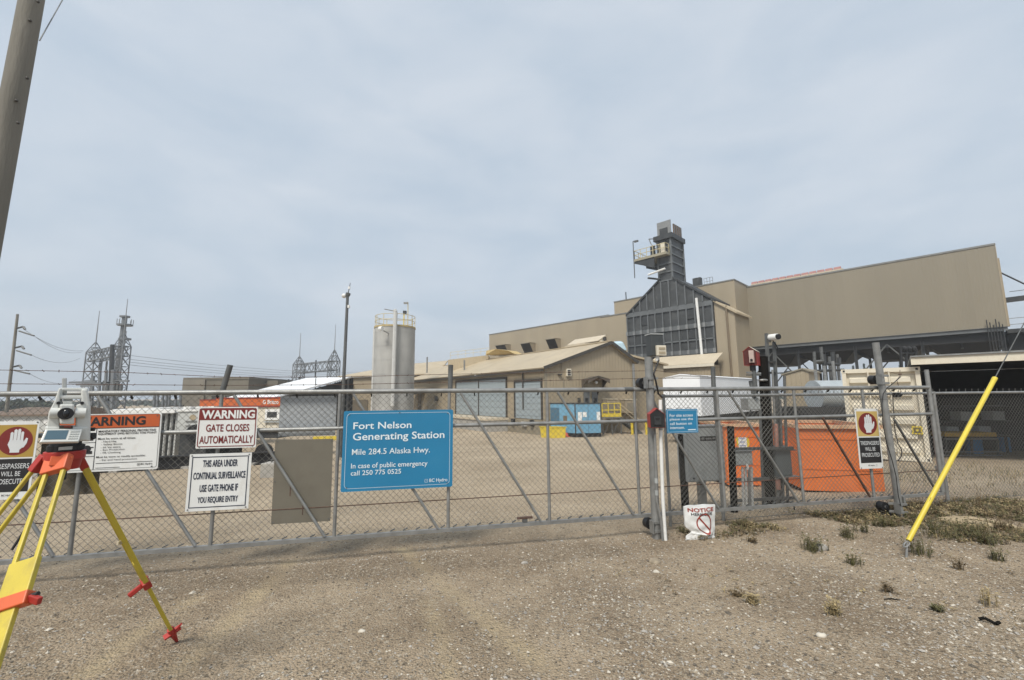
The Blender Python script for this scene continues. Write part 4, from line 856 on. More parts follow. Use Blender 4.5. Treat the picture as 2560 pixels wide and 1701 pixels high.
# office trailer with orange band
def trailer(name, label, x0, x1, yb, yt, Y, ang, band, ln, text):
    a = at(x0, yb, Y); x = hd(ang); b_ = on_line(x1, yb, a, x); ln_ = (b_-a).dot(x); zt_ = on_line((x0+x1)/2, yt, a, x).z; y = Z.cross(x); z0 = a.z
    r = thing(name, label, 'trailer', V((a.x, a.y, gz(a.x, a.y))))
    part(r, 'body', MB().obox(V((a.x, a.y, z0)), x*ln_, y*2.6, Z*(zt_-z0)), beige)
    bm = M('orange_band', (.50, .115, .03), .5, 0, .06, 3)
    part(r, 'band', MB().obox(V((a.x, a.y, zt_-.02))-x*.06-y*.06, x*(ln_+.12), y*2.72, Z*band), bm)
    part(r, 'roof_edge', MB().obox(V((a.x, a.y, zt_-.08+band+.06))-x*.08-y*.08, x*(ln_+.16), y*2.76, Z*.06), M('dark_red_trim', (.22, .03, .02)))
    part(r, 'band_edge', MB().obox(V((a.x, a.y, zt_-.09))-x*.075-y*.075, x*(ln_+.15), y*2.75, Z*.07), MATS['dark_red_trim'])
    part(r, 'underframe', MB().obox(V((a.x, a.y, z0-.3))+x*.1+y*.1, x*(ln_-.2), y*2.4, Z*.3), steel_d)
    for q in (.25, .75): c_ = V((a.x, a.y, gz(a.x, a.y)+.38))+x*(ln_*q)+y*.02; part(r, 'wheel', MB().cyl(c_, c_+y*.3, .38, 14), black)
    c_ = V((a.x, a.y, zt_-.7))+x*(ln_*.78); part(r, 'window_unit', MB().obox(c_-y*.06, x*.75, y*.06, Z*.5), white); part(r, 'window_pane', MB().obox(c_-y*.075+x*.12+Z*.12, x*.5, y*.015, Z*.26), steel_d); part(r, 'sill', MB().obox(c_-y*.1-x*.02-Z*.12, x*.8, y*.1, Z*.06), greybox)
    if text:
        s_ = Sheet(V((a.x, a.y, zt_-.02+band))+x*(ln_*.73)-y*.065, x*(ln_*.26), -Z*band, -y); mb = MB(); s_.text(mb, text, .02, .98, .22, .8, .02, .004); part(r, 'lettering', mb, white)
    for k in range(4): part(r, 'wall_seam', MB().obox(V((a.x, a.y, z0))+x*(ln_*(k+1)/5)-y*.01, x*.03, y*.01, Z*(zt_-z0)), M('seam_cream', (.36, .31, .23)))
    return r
trailer('office_trailer', 'cream office trailer with orange roof band right of the red warning sign', 540, 697, 1080, 1013.5, 21, -8, .34, 8, 'G Britco')
trailer('site_trailer', 'farther cream trailer with faded red roof band behind the red warning sign', 498, 600, 1070, 1017, 29, 0, .45, 8, '')
# pale tank truck / trailers
r = thing('box_trailer', 'pale grey box trailer with open ladder end left of the red warning sign', 'trailer', at(440, 1080, 20))
a = at(441, 1080, 20); b_ = at(520, 1080, 20); zt_ = at(470, 1029, 20).z
pg = M('pale_grey_paint', (.46, .47, .455), .5, 0, .06, 2, dirt=((.34, .34, .32), .4, 2))
part(r, 'body', MB().obox(a, V((b_.x-a.x, 0, 0)), V((0, 3, 0)), Z*(zt_-a.z)), pg)
part(r, 'roof', MB().obox(V((a.x-.06, 19.94, zt_+.0)), V((b_.x-a.x+.1, 0, 0)), V((0, 3.1, 0)), Z*.1), white)
for k in range(3): part(r, 'roof_lamp', MB().box(V((a.x+.35+.55*k, 20.2, zt_+.16)), .32, .3, .12), white)
for h in (.25, .45, 1.0): part(r, 'side_rail', MB().obox(V((a.x+.4, 19.96, a.z+h)), V((b_.x-a.x-.5, 0, 0)), V((0, .04, 0)), Z*.05), galv)
part(r, 'emblem', MB().cyl(at(482, 1044, 19.98), at(482, 1044, 19.93), .13, 10), M('tan_emblem', (.5, .40, .26)))
part(r, 'wheel', MB().cyl(at(490, 1083, 19.9), at(490, 1083, 20.3), .4, 14), black)
part(r, 'lower_body', MB().obox(V((a.x+.1, 20.1, gz(a.x, 20)+.2)), V((b_.x-a.x-.2, 0, 0)), V((0, 2.7, 0)), Z*(a.z-gz(a.x, 20)-.2)), steel_d)
r = thing('container_frame', 'pale upright equipment frame with white top beside the box trailer', 'equipment', at(420, 1080, 21))
a = at(398, 1085, 21); b_ = at(440, 1085, 21); zt_ = at(420, 1033, 21).z
for k in range(6): part(r, 'upright', MB().obox(V((a.x+.13*k, 21+.1*(k % 2), gz(a.x, 21))), V((.08, 0, 0)), V((0, .4, 0)), Z*(zt_-gz(a.x, 21))), pg if k % 2 else galv)
part(r, 'back_panel', MB().obox(V((a.x, 21.6, gz(a.x, 21))), V((b_.x-a.x, 0, 0)), V((0, .1, 0)), Z*(zt_-gz(a.x, 21)-.1)), pg)
part(r, 'top_plate', MB().obox(V((a.x-2.4, 20.8, zt_)), V((b_.x-a.x+2.4, 0, 0)), V((0, 1.4, 0)), Z*.18), white)
r = thing('steel_beam', 'long black steel beam lying on blocks across the yard', 'beam', at(300, 1100, 15.5))
a = at(10, 1098, 15.3); b_ = at(712, 1098, 18.5)
ga = gz(a.x, a.y); gb_ = gz(b_.x, b_.y)
part(r, 'beam', MB().ibeam(V((a.x, a.y, ga+.26)), V((b_.x, b_.y, gb_+.26)), .3, .5, t=.05), steel_b)
for k in range(9): q = a+(b_-a)*(k/8); part(r, 'block', MB().box(V((q.x, q.y, gz(q.x, q.y)+.0)), .3, .5, .2), conc)
q = at(690, 1098, 14); q.z = gz(q.x, q.y); r = thing('concrete_block', 'squat tan concrete block beside the grey plate', 'block', q); part(r, 'body', MB().box(q+Z*.2, .62, .5, .5), conc, bevel=.03); part(r, 'lifting_eye', MB().tube([q+V((-.1, 0, .44)), q+V((-.1, 0, .54)), q+V((.1, 0, .54)), q+V((.1, 0, .44))], .02), galv_d)
r = thing('kerb_stop', 'yellow painted concrete stop on the yard behind the blue sign', 'wheel stop', base_at(800, 1098))
a = base_at(782, 1102); b_ = base_at(868, 1100); part(r, 'body', MB().prism([a, a+Z*.28, a+Z*.28+V((0, .3, 0)), a+V((0, .4, 0))], b_-a), yellow)
part(r, 'end_cap', MB().prism([b_+Z*0, b_+Z*.3, b_+Z*.3+V((0, .3, 0)), b_+V((0, .4, 0))], V((.1, 0, 0))), conc)
# far white tank row
for k, (x0, x1, yt) in enumerate(((330, 398, 1027), (246, 300, 1030))):
    r, a, b_ = bld('white_shed', ['long low white roofed shed at the yard edge', 'far white roofed shed left of the orange headed sign'][k], 'shed', x0, x1, yt, 48+6*k, 5, pg); part(r, 'roof', MB().obox(V((a.x-.2, 47.8+6*k, a.z)), V((b_.x-a.x+.4, 0, 0)), V((0, 5.4, 0)), Z*.25), white)
r, a, b_ = bld('low_house', 'low grey house with long brown roof at the far left', 'house', -40, 121, 1040, 44, 8, pg)
part(r, 'roof', MB().prism([V((a.x-.3, 43.6, a.z-.05)), V((a.x-.3, 43.6, a.z+.1)), V((a.x-.3, 48, a.z+.75)), V((a.x-.3, 52.4, a.z+.1)), V((a.x-.3, 52.4, a.z-.05))], V((b_.x-a.x+.6, 0, 0))), M('brown_roof', (.16, .11, .075), .7, 0, .1, 1))
for k in range(5): part(r, 'window', MB().obox(V((a.x+.8+1.35*k, 43.96, a.z-.95)), V((.9, 0, 0)), V((0, .05, 0)), Z*.55), white)

# ------------------------------------------------------------------ switchyard steel
def lattice(mb, a, b_, w_, n_, t=.09, top=None):     # square lattice mast from a up to b
    a = V(a); b_ = V(b_); top = w_ if top is None else top
    cs = [V((sx, sy, 0)) for sx, sy in ((-1, -1), (1, -1), (1, 1), (-1, 1))]
    def c(k, i): f = k/n_; return a+(b_-a)*f+cs[i]*((w_+(top-w_)*f)/2)
    for i in range(4):
        mb.beam(c(0, i), c(n_, i), t, t)
        for k in range(n_):
            j = (i+1) % 4; mb.beam(c(k, i), c(k+1, j), t*.6, t*.6); mb.beam(c(k, j), c(k+1, i), t*.6, t*.6)
            mb.beam(c(k+1, i), c(k+1, j), t*.6, t*.6)
def truss(mb, a, b_, h, n_, t=.08):
    a = V(a); b_ = V(b_); d = (b_-a).normalized(); s_ = Z.cross(d)*(h/2)
    for q in (s_, -s_):
        mb.beam(a+q, b_+q, t, t); mb.beam(a+q+Z*h, b_+q+Z*h, t, t)
        for k in range(n_):
            p = a+(b_-a)*(k/n_); p2 = a+(b_-a)*((k+1)/n_); mb.beam(p+q, p2+q+Z*h, t*.6, t*.6); mb.beam(p+q+Z*h, p2+q, t*.6, t*.6)
    for k in range(n_+1):
        p = a+(b_-a)*(k/n_)
        for zz in (0, h): mb.beam(p+s_+Z*zz, p-s_+Z*zz, t*.6, t*.6)
swm = M('switchyard_steel', (.17, .18, .19), .6, .2, .1, 1)
def gantry(label, cols, Y, ytop, ybeam, ymast, w_, nl):
    pa = at(cols[0], 1000, Y[0]); pb = at(cols[1], 1000, Y[1])
    r = thing('substation_gantry', label, 'gantry', V((pa.x, pa.y, GB)), 'lattice gantries of the substation')
    tops = []
    for i, p in enumerate((pa, pb)):
        zb_ = at(cols[i], ybeam[i], Y[i]).z; zt_ = at(cols[i], ytop[i], Y[i]).z; zm = at(cols[i], ymast[i], Y[i]).z
        mb = MB(); lattice(mb, V((p.x, p.y, GB)), V((p.x, p.y, zb_)), w_[i], nl, .13); part(r, 'column', mb, swm)
        mb = MB(); lattice(mb, V((p.x, p.y, zb_)), V((p.x, p.y, zt_)), w_[i], 2, .12, .15); part(r, 'peak', mb, swm)
        part(r, 'lightning_mast', MB().cyl(V((p.x, p.y, zt_)), V((p.x, p.y, zm)), .09, 6, .04), galv)
        tops.append(V((p.x, p.y, zb_)))
    h = w_[0]*1.05
    mb = MB(); truss(mb, tops[0]-Z*h, tops[1]-Z*h, h, 8, .15); part(r, 'beam', mb, swm)
    return r, tops
r, gt = gantry('nearer lattice gantry with two lightning masts beside the tall antenna tower', (223, 292), (74, 70), (857, 834), (882, 866), (778, 748), (1.5, 1.5), 7)
for k in range(3):
    q = gt[0]+(gt[1]-gt[0])*(.25+.25*k); part(r, 'insulator', MB().cyl(q-Z*2.0, q-Z*3.6, .14, 8), galv_d)
r, gt2 = gantry('smaller farther lattice gantry left of the camera pole', (743, 831), (95, 88), (892, 876), (912, 903), (833, 812), (1.8, 1.8), 6)
part(r, 'hanging_tube', MB().cyl((gt2[0]+gt2[1])/2+Z*.6, (gt2[0]+gt2[1])/2-Z*3.2, .14, 6), steel_d)
yT = 76; b0 = at(306, 1010, yT); r = thing('antenna_tower', 'tall slim steel tower with round platforms behind the nearer gantry', 'tower', V((b0.x, yT, GB)))
tt = at(312, 795, yT); tb = V((tt.x-.5, yT, GB)); tt2 = V((tt.x, yT, tt.z))
part(r, 'shaft', MB().cyl(tb, tt2, .55, 12, .38), swm, True)
for py, rr in ((794, .75), (815, 1.1), (850, .9)):
    q = at(312, py, yT); mb = MB().cyl(q, q+Z*.28, rr, 14); part(r, 'platform', mb, swm); mb = MB()
    if py == 815:
        for k in range(8): a_ = k*math.pi/4; part(r, 'rail_post', MB().beam(q+V((rr*math.cos(a_), rr*math.sin(a_), 0)), q+V((rr*math.cos(a_), rr*math.sin(a_), 1.2)), .07, .07), galv)
part(r, 'ladder', MB().beam(tb+V((1.3, -.6, 3)), tt2+V((1.0, -.5, -2.5)), .25, .08), galv)
r = thing('transformer_rack', 'grey busbar steelwork low between the gantry columns', 'substation', V((at(255, 1010, 66).x, 66, GB)))
def wl(x0, y0, x1, y1, t_, Y=66): return MB().beam(at(x0, y0, Y), at(x1, y1, Y), t_, t_)
for a_ in ((192, 962, 280, 957), (174, 957, 240, 955), (203, 966, 275, 961), (280, 953, 322, 953), (255, 958, 300, 955)): part(r, 'busbar', wl(*a_, .28), swm)
for x_ in (232, 249, 265, 283): part(r, 'support_post', MB().cyl(V((at(x_, 1010, 66).x, 66, GB)), at(x_+1, 925 if x_ > 240 else 940, 66), .2 if x_ < 280 else .3, 8), swm)
part(r, 'bushing_column', MB().cyl(V((at(277, 1020, 67).x, 67, GB)), at(281, 862, 67), .34, 10, .27), steel_d, True)
for k in range(6): q = at(285+4*k-30*(k % 2), 975+3*k, 66); part(r, 'insulator', MB().cyl(q-Z*.4, q+Z*1.6, .22, 8), galv_d)
part(r, 'stay', MB().beam(at(251, 990, 66), at(285, 1030, 66), .5, .5), galv_d)
r = thing('bus_supports', 'row of slim grey bus support posts left of the brown block building', 'substation', V((at(420, 1010, 60).x, 60, GB)))
for k, x_ in enumerate((387, 395, 408, 417, 424, 440, 452)): part(r, 'post', MB().cyl(V((at(x_, 1010, 60).x, 60, GB)), at(x_, 982+3*(k % 2), 60), .16, 8), swm)
for y_ in (1013, 1018): part(r, 'rail', MB().beam(at(390, y_, 60), at(458, y_+2, 60), .2, .2), steel_d)
# timber poles and lines
wood = M('weathered_pole', (.19, .178, .150), .85, 0, .22, 3, .5, 25, dirt=((.10, .085, .065), .6, 2.2), stretch=(1, 1, .18))
def pole(name, label, px0, py0, px1, py1, Y, r0, r1, ext=0):
    a = at(px0, py0, Y); b_ = at(px1, py1, Y); d = (b_-a)
    k = (GB-.1 - a.z)/d.z if Y > 20 else (gz(a.x, a.y)-.1-a.z)/d.z
    base = a+d*k; top = b_+d*ext
    r = thing(name, label, 'pole', base); part(r, 'shaft', MB().cyl(base, top, r0, 20, r1), wood, True); return r, base, top
r, base, top = pole('utility_pole', 'distant slanting timber pole with short arms at the left edge', 31, 900, 44, 786, 45, .16, .11, 0)
for (x0, y0, x1, y1) in ((44, 821, 58, 817), (38, 870, 55, 866), (31, 918, 49, 914)):
    part(r, 'davit_arm', MB().cyl(at(x0, y0, 45), at(x1, y1, 45), .09, 6), steel_d); part(r, 'insulator', MB().tube([at(x1, y1, 45), at(x1+5, y1+7, 45)], .1, 6), galv_d)
for (x0, y0, x1, y1) in ((48, 828, 85, 840), (42, 877, 78, 888), (35, 926, 74, 935)): part(r, 'insulator_string', MB().cyl(at(x0, y0, 45), at(x1, y1, 45), .09, 6), galv_d)
linem = M('aluminium_line', (.22, .23, .24), .6, .2)
def span(label, a, b_, sag, r_=.02, n_=14, group='overhead lines at the substation'):
    pts = [a+(b_-a)*(k/n_)-Z*(4*sag*(k/n_)*(1-k/n_)) for k in range(n_+1)]
    return solo('power_line', label, 'power line', MB().tube(pts, r_, 5), linem, group=group)
for k, ((x0, y0), (x1, y1), lb) in enumerate((((85, 840), (206, 880), 'uppermost overhead line from the left pole to the gantry'), ((78, 888), (200, 896), 'middle overhead line from the left pole to the gantry'), ((74, 935), (190, 950), 'lowest overhead line from the left pole to the gantry'), ((57, 822), (208, 877), 'thin jumper line above the uppermost overhead line'))): span(lb, at(x0, y0, 45), at(x1, y1, 72), .8)
for k, (y0, y1) in enumerate(((898, 935), (905, 940), (912, 944), (888, 931))):
    span(['second highest faint line running right from the antenna tower', 'third faint line running right from the antenna tower', 'lowest faint line running right from the antenna tower', 'highest faint line running right from the antenna tower'][k], at(316, y0, 74), at(900, y1, 150), 1.0, .035)
r, base, top = pole('near_pole', 'thick weathered timber pole leaning in at the top left corner', -6, 460, 79, 0, 4.35, .122, .088, 1.6)
part(r, 'nail_plates', MB(), wood) if False else None
for k, (x_, y_) in enumerate(((75, 52), (57, 94), (39, 144), (68, 196), (95, 5), (45, 308), (41, 252))):
    q = at(x_, y_, 4.35); q = q-(q-CP).normalized()*.102; part(r, 'knot', MB().sph(q, .016, 8, 5), trim_d)
solo('stay_wire', 'thin twisted wire running up from the near leaning pole', 'wire', MB().cyl(at(99, 102, 4.3), at(190, -60, 5.2), .006, 6), galv)

# ------------------------------------------------------------------ trees
leafm = [M('spruce_leaf', (.035, .048, .032), .8, 0, .4, 3), M('poplar_leaf', (.05, .065, .035), .8, 0, .4, 3)]
barkm = M('bark', (.07, .06, .05), .9)
def tree(px, ytop, Y, kind, label, wd):
    b_ = at(px, 1000, Y); zt_ = at(px, ytop, Y).z; base = V((b_.x, Y, GB)); h = zt_-GB
    r = thing('spruce_tree' if kind == 0 else 'poplar_tree', label, 'tree', base, 'trees beyond the yard')
    part(r, 'trunk', MB().cyl(base, base+Z*h*.92, .18, 7, .03), barkm)
    for k in range(5):
        a_ = rnd.uniform(0, 6.3); z_ = h*rnd.uniform(.25, .75); part(r, 'limb', MB().cyl(base+Z*z_, base+V((math.cos(a_)*wd*.6, math.sin(a_)*wd*.6, z_+(.5 if kind else -.2))), .06, 5, .02), barkm)
    mb = MB()
    for k in range(900):
        f_ = rnd.random()
        if kind == 0: rad = wd*(1-f_)**.9*(.75+.35*math.sin(f_*40))*math.sqrt(rnd.random()); z_ = h*(.08+.92*f_)
        else:
            rad = wd*math.sqrt(rnd.random())*math.sin(math.pi*min(1, .18+.8*f_))*(.75+.35*math.sin(f_*9+px)); z_ = h*(.15+.85*f_)
        a_ = rnd.uniform(0, 6.283); c = base+V((rad*math.cos(a_), rad*math.sin(a_), z_)); s_ = rnd.uniform(.10, .32)*(1+wd*.12)
        u = V((rnd.gauss(0, 1), rnd.gauss(0, 1), rnd.gauss(0, .6))).normalized(); w_ = u.orthogonal().normalized()
        mb.add([c-u*s_, c+w_*s_*.7, c+u*s_, c-w_*s_*.7], [(0, 1, 2, 3)])
    part(r, 'crown', mb, leafm[kind])
for k, (px, yt, Y, kind, wd) in enumerate(((-15, 1000, 105, 1, 3.4), (20, 1003, 110, 1, 3.6), (45, 999, 108, 1, 3.4), (66, 998, 112, 0, 2.8), (84, 1006, 115, 1, 3.2), (104, 1000, 110, 1, 2.7), (122, 1005, 112, 1, 2.4), (2262, 902, 120, 0, 1.9), (2170, 910, 130, 0, 1.7), (2142, 915, 130, 0, 1.8), (2546, 868, 85, 0, 1.9), (2557, 875, 80, 0, 2.0))):
    lb = ['dark tree leftmost in the distant clump behind the tripod', 'second dark tree from the left edge behind the trespass sign', 'dark round tree in the middle of the distant clump at left', 'pointed spruce standing among the round trees at far left', 'dark tree just left of the white instrument', 'distant tree touching the left side of the white instrument', 'small rightmost tree of the clump, half behind the instrument', 'thin far spruce under the raised box, right of the taller gate post', 'thin far spruce above the middle of the cream container', 'thin far spruce above the left end of the cream container', 'dark spruce above the shelter roof, left of the edge one', 'dark spruce cut by the right edge above the shelter roof'][k]
    tree(px, yt, Y, kind, lb, wd)
wood_m = MB()
for k in range(5200):
    x = rnd.uniform(-320, 330); Y = 190+rnd.uniform(0, 70); h = max(.3, (1.6+2.6*mn.noise(V((x*.03, 0, 0)))+1.2*mn.noise(V((x*.2, 3, 0)))))*rnd.random()**.6; c = V((x, Y, GB+h)); s_ = rnd.uniform(.5, 1.3)
    u = V((rnd.gauss(0, 1), rnd.gauss(0, 1), rnd.gauss(0, 1))).normalized(); w_ = u.orthogonal().normalized(); wood_m.add([c-u*s_, c+w_*s_, c+u*s_, c-w_*s_], [(0, 1, 2, 3)])
o = part(None, 'far_wood', wood_m, leafm[0]); o['kind'] = 'stuff'; o['label'] = 'low hazy belt of forest along the horizon'
# ------------------------------------------------------------------ sliding gate
def sz(px, py, off=0): return ong(px, py, off)
ZT, ZM, ZB = 1.765, 1.34, .135
S0 = -5.69; SP = 1.24
posts = [sz(x, y)[0] for x, y in ((174, 1390), (525, 1371), (835, 1348), (1120, 1328), (1374, 1305), (1600, 1292), (1813, 1275), (2010, 1260), (2186, 1247), (2358, 1237))]
posts = [posts[0]-1.24]+posts; SE = posts[-1]
r = gate = thing('sliding_gate', 'long galvanised chain link sliding gate across the gravel drive', 'gate', gp(0, -.1))
part(r, 'top_rail', MB().cyl(gp(S0-.6, ZT), gp(SE, ZT-.005), .028, 14), galv, True)
part(r, 'middle_rail', MB().cyl(gp(S0-.6, ZM), gp(SE, ZM+.005), .0235, 12), galv, True)
part(r, 'bottom_rail', MB().beam(gp(S0-.6, ZB), gp(SE, ZB), .044, .04), galv)
for i, s in enumerate(posts): part(r, 'upright', MB().cyl(gp(s, ZB+.02), gp(s, (ZT if i < 10 else 2.04)), .0195 if i < 10 else .029, 12), galv, True)
dg = [((585, 986), (811, 1344)), ((883, 983), (1094, 1322)), ((1152, 980), (1351, 1302)), ((1394, 978), (1583, 1287)), ((1618, 975), (1796, 1271)), ((1820, 973), (1996, 1256))]
for (a_, b_) in dg:
    s0_, z0_ = sz(*a_, .02); s1_, z1_ = sz(*b_, .02); part(r, 'brace', MB().cyl(gp(s0_, min(z0_, ZT-.03), .02), gp(s1_, max(z1_, ZB+.03), .02), .017, 10), galv, True)
s1_, z1_ = sz(488, 1362, .02); s0_, z0_ = sz(368, 1178, .02); sl_g = (s1_-s0_)/(z1_-z0_)
part(r, 'brace', MB().cyl(gp(s1_+(ZT-.03-z1_)*sl_g, ZT-.03, .02), gp(s1_, ZB+.03, .02), .017, 10), galv, True)
s1_, z1_ = sz(133, 1388, .02); part(r, 'brace', MB().cyl(gp(s1_+(ZT-.03-z1_)*sl_g, ZT-.03, .02), gp(s1_, ZB+.03, .02), .017, 10), galv, True)
for (a_, b_, lab) in (((2056, 1044), (2175, 1242), 'rusty brown diagonal brace in front of the orange dumpster'), ((2236, 1050), (2337, 1222), None)):
    s0_, z0_ = sz(*a_, .02); s1_, z1_ = sz(*b_, .02); part(r, 'brace', MB().cyl(gp(s0_, z0_, .02), gp(s1_, max(z1_, ZB+.03), .02), .017, 10), rustm if lab else galv_d, True, label=lab)
part(r, 'tension_wire', MB().tube([gp(-6.2, .475, -.03), gp(-2, .468, -.03), gp(2, .472, -.03), gp(SE, .48, -.03)], .0065, 6), rustm)
def chain(mb, s0, s1, z0, z1, off, pitch=.0715, rr=.0019):
    H = z1-z0
    k = int((s0-H)/pitch)-1
    while k*pitch < s1+H:
        for sg in (1, -1):
            # wire s = k*pitch + sg*(z-z0)
            a = k*pitch + (0 if sg == 1 else 0); za, zb_ = z0, z1
            sa, sb = a, a+sg*H
            lo, hi = 0.0, 1.0
            d = sb-sa
            for lim, sgn in ((s0, 1), (s1, -1)):
                va = (sa-lim)*sgn; vb = (sb-lim)*sgn
                if va < 0 and vb < 0: lo, hi = 1, 0; break
                if va < 0: lo = max(lo, va/(va-vb))
                elif vb < 0: hi = min(hi, va/(va-vb))
            if hi > lo:
                # each wire weaves slightly over and under
                o_ = off+.0015*sg
                mb.cyl(gp(sa+d*lo, z0+H*lo, o_), gp(sa+d*hi, z0+H*hi, o_), rr, 4, cap=False)
        k += 1
    return mb
part(r, 'chain_link_mesh', chain(MB(), S0-.5, SE-.03, ZB+.03, ZT-.03, -.042), wire_m, stuff=True)
mb = MB(); s = -5.6
while s < SE:                                        # twisted wire ends standing over the bottom rail
    mb.beam(gp(s, ZB+.03, .0), gp(s+.05, ZB+.052, .0), .012, .012); s += .143
part(r, 'tie_wires', mb, galv_d, stuff=True)
mb = MB(); s = -5.4
while s < SE: mb.beam(gp(s, ZT-.06, -.04), gp(s, ZT-.03, -.01), .012, .02); s += .41
part(r, 'mesh_clips', mb, black, stuff=True)
# barbed wire arms and strands
arms = []
for (x0, y0, x1, y1) in ((550, 985, 571, 912), (1126, 975, 1127.5, 912), (1790, 972, 1788, 917)):
    a = sz(x0, y0); b_ = sz(x1, y1); arms.append((a[0], b_[0], b_[1])); part(r, 'barb_arm', MB().cyl(gp(a[0], ZT, -.05), gp(b_[0], b_[1], -.05), .030, 10), galv_d, True)
for zz, ys in ((1, ((28, 926), (300, 931), (568, 943), (850, 943), (1127, 936), (1400, 931), (1640, 927), (1790, 944))), (0, ((28, 960), (300, 962), (568, 964), (850, 962), (1127, 956), (1400, 951), (1620, 946), (1786, 946)))):
    pts = [gp(*sz(x, y, -.05), -.05) for x, y in ys]; pts = [pts[0]+(pts[0]-pts[1])*.5]+pts
    part(r, 'barbed_strand', MB().tube(pts, .0032, 5), rustm)
    mb = MB()
    for a, b_ in zip(pts, pts[1:]):
        n_ = max(1, int((b_-a).length/.125))
        for k in range(n_):
            q = a+(b_-a)*(k/n_); u = V((rnd.gauss(0, 1), rnd.gauss(0, 1), rnd.gauss(0, 1))).normalized()*.014; mb.cyl(q-u, q+u, .003, 4)
    part(r, 'barbs', mb, rustm, stuff=True)
part(r, 'rail_splice', MB().cyl(gp(sz(1560, 971)[0], ZT), gp(sz(1582, 971)[0], ZT), .031, 14), galv_d, True)
s_, z_ = sz(1312, 1308); part(r, 'gate_latch', MB().box(gp(s_, ZB+.075, .0), .19, .05, .018, x=GD), rustm); part(r, 'latch_tab', MB().box(gp(s_, ZB+.05, .0), .06, .04, .05, x=GD), galv_d)

# ------------------------------------------------------------------ gate posts with rollers
def gate_post(label, base_px, top_px, off, rad, rollers):
    s0_, _ = sz(*base_px, off); s1_, zt_ = sz(*top_px, off); p = gp(s0_, 0, off); b_ = V((p.x, p.y, gz(p.x, p.y)-.12)); t_ = gp(s1_, zt_, off)
    r = thing('gate_post', label, 'post', V((p.x, p.y, gz(p.x, p.y))), 'round steel posts carrying the gate rollers')
    part(r, 'post', MB().cyl(b_, t_, rad, 20), galv, True)
    part(r, 'weld_seam', MB().cyl(b_+(t_-b_)*.68, b_+(t_-b_)*.682, rad+.002, 20), galv_d, True)
    for (px, py) in rollers:
        s_, z_ = sz(px, py, 0); q = gp(s_, z_, 0)
        pc = b_+(t_-b_)*((z_-b_.z)/(t_.z-b_.z))
        w_ = part(r, 'roller', MB().cyl(gp(s_, z_, -.045), gp(s_, z_, .045), .068, 20), black, True)
        part(r, 'roller_hub', MB().cyl(gp(s_, z_, -.06), gp(s_, z_, .06), .022, 12), galv_d, parent=w_)
        part(r, 'roller_guard', MB().beam(gp(s_+.0, z_+.02, .05), gp(s_+.07, z_-.16, .05), .04, .03), black, parent=w_)
        for h in (-.055, .055):
            mb = MB().beam(gp(s_+.03, z_+h, .06), pc+Z*h+GN*.0-GD*.0+GN*(rad*.0), .025, .03); mb.cyl(pc+Z*(h-.014), pc+Z*(h+.014), rad+.009, 20); mb.beam(pc+Z*h+GN*(rad+.005)-GD*rad, pc+Z*h+GN*(rad+.005)+GD*(rad+.04), .012, .03); part(r, 'clamp', mb, galv)
        part(r, 'clamp_plate', MB().box(pc-GD*(rad+.02)+GN*.03, .012, .09, .15, x=GD), galv)
    return r, b_, t_
POFF = .125
r, cb, ct = gate_post('round steel gate post with red call box, between gate and small blue sign', (1641, 1350), (1621, 893), POFF, .053, ((1604, 958), (1622, 1308)))
r, rb2, rt2 = gate_post('taller round steel gate post beside the right hand warning sign', (2251, 1290), (2189, 857), POFF, .045, ((2184, 950), (2206, 1266)))
part(r, 'drain_clip', MB().box(rb2+Z*.35+GD*.1, .03, .03, .12), galv)
def cable(name, label, pts, off, r_=.006, mat=None): return solo(name, label, 'cable', MB().tube([gp(*sz(x, y, off), off) for x, y in pts], r_, 6), mat or black)
cable('black_cable', 'black cable drooping down the front of the taller gate post', ((2252, 942), (2235, 957), (2218, 970), (2208, 985), (2205, 1010), (2207, 1060), (2217, 1110), (2230, 1150), (2240, 1190), (2246, 1240), (2252, 1265)), POFF+.085)
cable('hanging_cable', 'loose black cable hanging from the fence rail beside the taller gate post', ((2232, 993), (2234, 1030), (2238, 1080), (2245, 1110), (2254, 1125), (2254, 1140), (2246, 1152)), -.1, .007)
q = gp(*sz(2241, 988, -.1), -.1); solo('sensor_head', 'small dark sensor clamped on the fence rail beside the taller gate post', 'sensor', MB().box(q, .08, .07, .07, x=GD).cyl(q, q+GD*.1, .02, 8), black)
mb = MB().tube([gp(*sz(x, y, -.15), -.15) for x, y in ((2212, 930), (2228, 931), (2248, 937), (2305, 935))], .003, 5); mb.tube([gp(*sz(x, y, -.15), -.15) for x, y in ((2250, 925), (2250, 940), (2242, 950), (2246, 965), (2252, 975), (2250, 990))], .004, 5); mb.box(gp(*sz(2250, 936, -.15), -.15), .035, .03, .018)
solo('barb_end', 'loose barbed wire ends tied beside the taller gate post', 'wire', mb, rustm)
# light box on the centre post
q = gp(*sz(1636, 865, POFF), POFF); pxm = 5.8/FPX
r = thing('post_light', 'dark box with cream louvred lamp on top of the gate post', 'light', q-Z*.14)
part(r, 'housing', MB().box(q+GN*.02-GD*.01, .175, .14, .285, x=GD), M('dark_grey_box', (.045, .05, .052), .5, 0, .1, 8), bevel=.006)
part(r, 'cap', MB().box(q+Z*.148+GN*.02-GD*.01, .19, .155, .014, x=GD), greybox)
part(r, 'lamp_panel', MB().box(q+GN*.105+GD*.03-Z*.075, .135, .04, .135, x=GD), beige, bevel=.005)
for k in range(2): part(r, 'louvre', MB().box(q+GN*.127+GD*.035-Z*(.05+.055*k), .09, .008, .032, x=GD), M('tan_lens', (.36, .30, .21), .4))
part(r, 'conduit_elbow', MB().cyl(q+GD*.0+GN*.06-Z*.14, q+GN*.06-Z*.21, .025, 10), white)
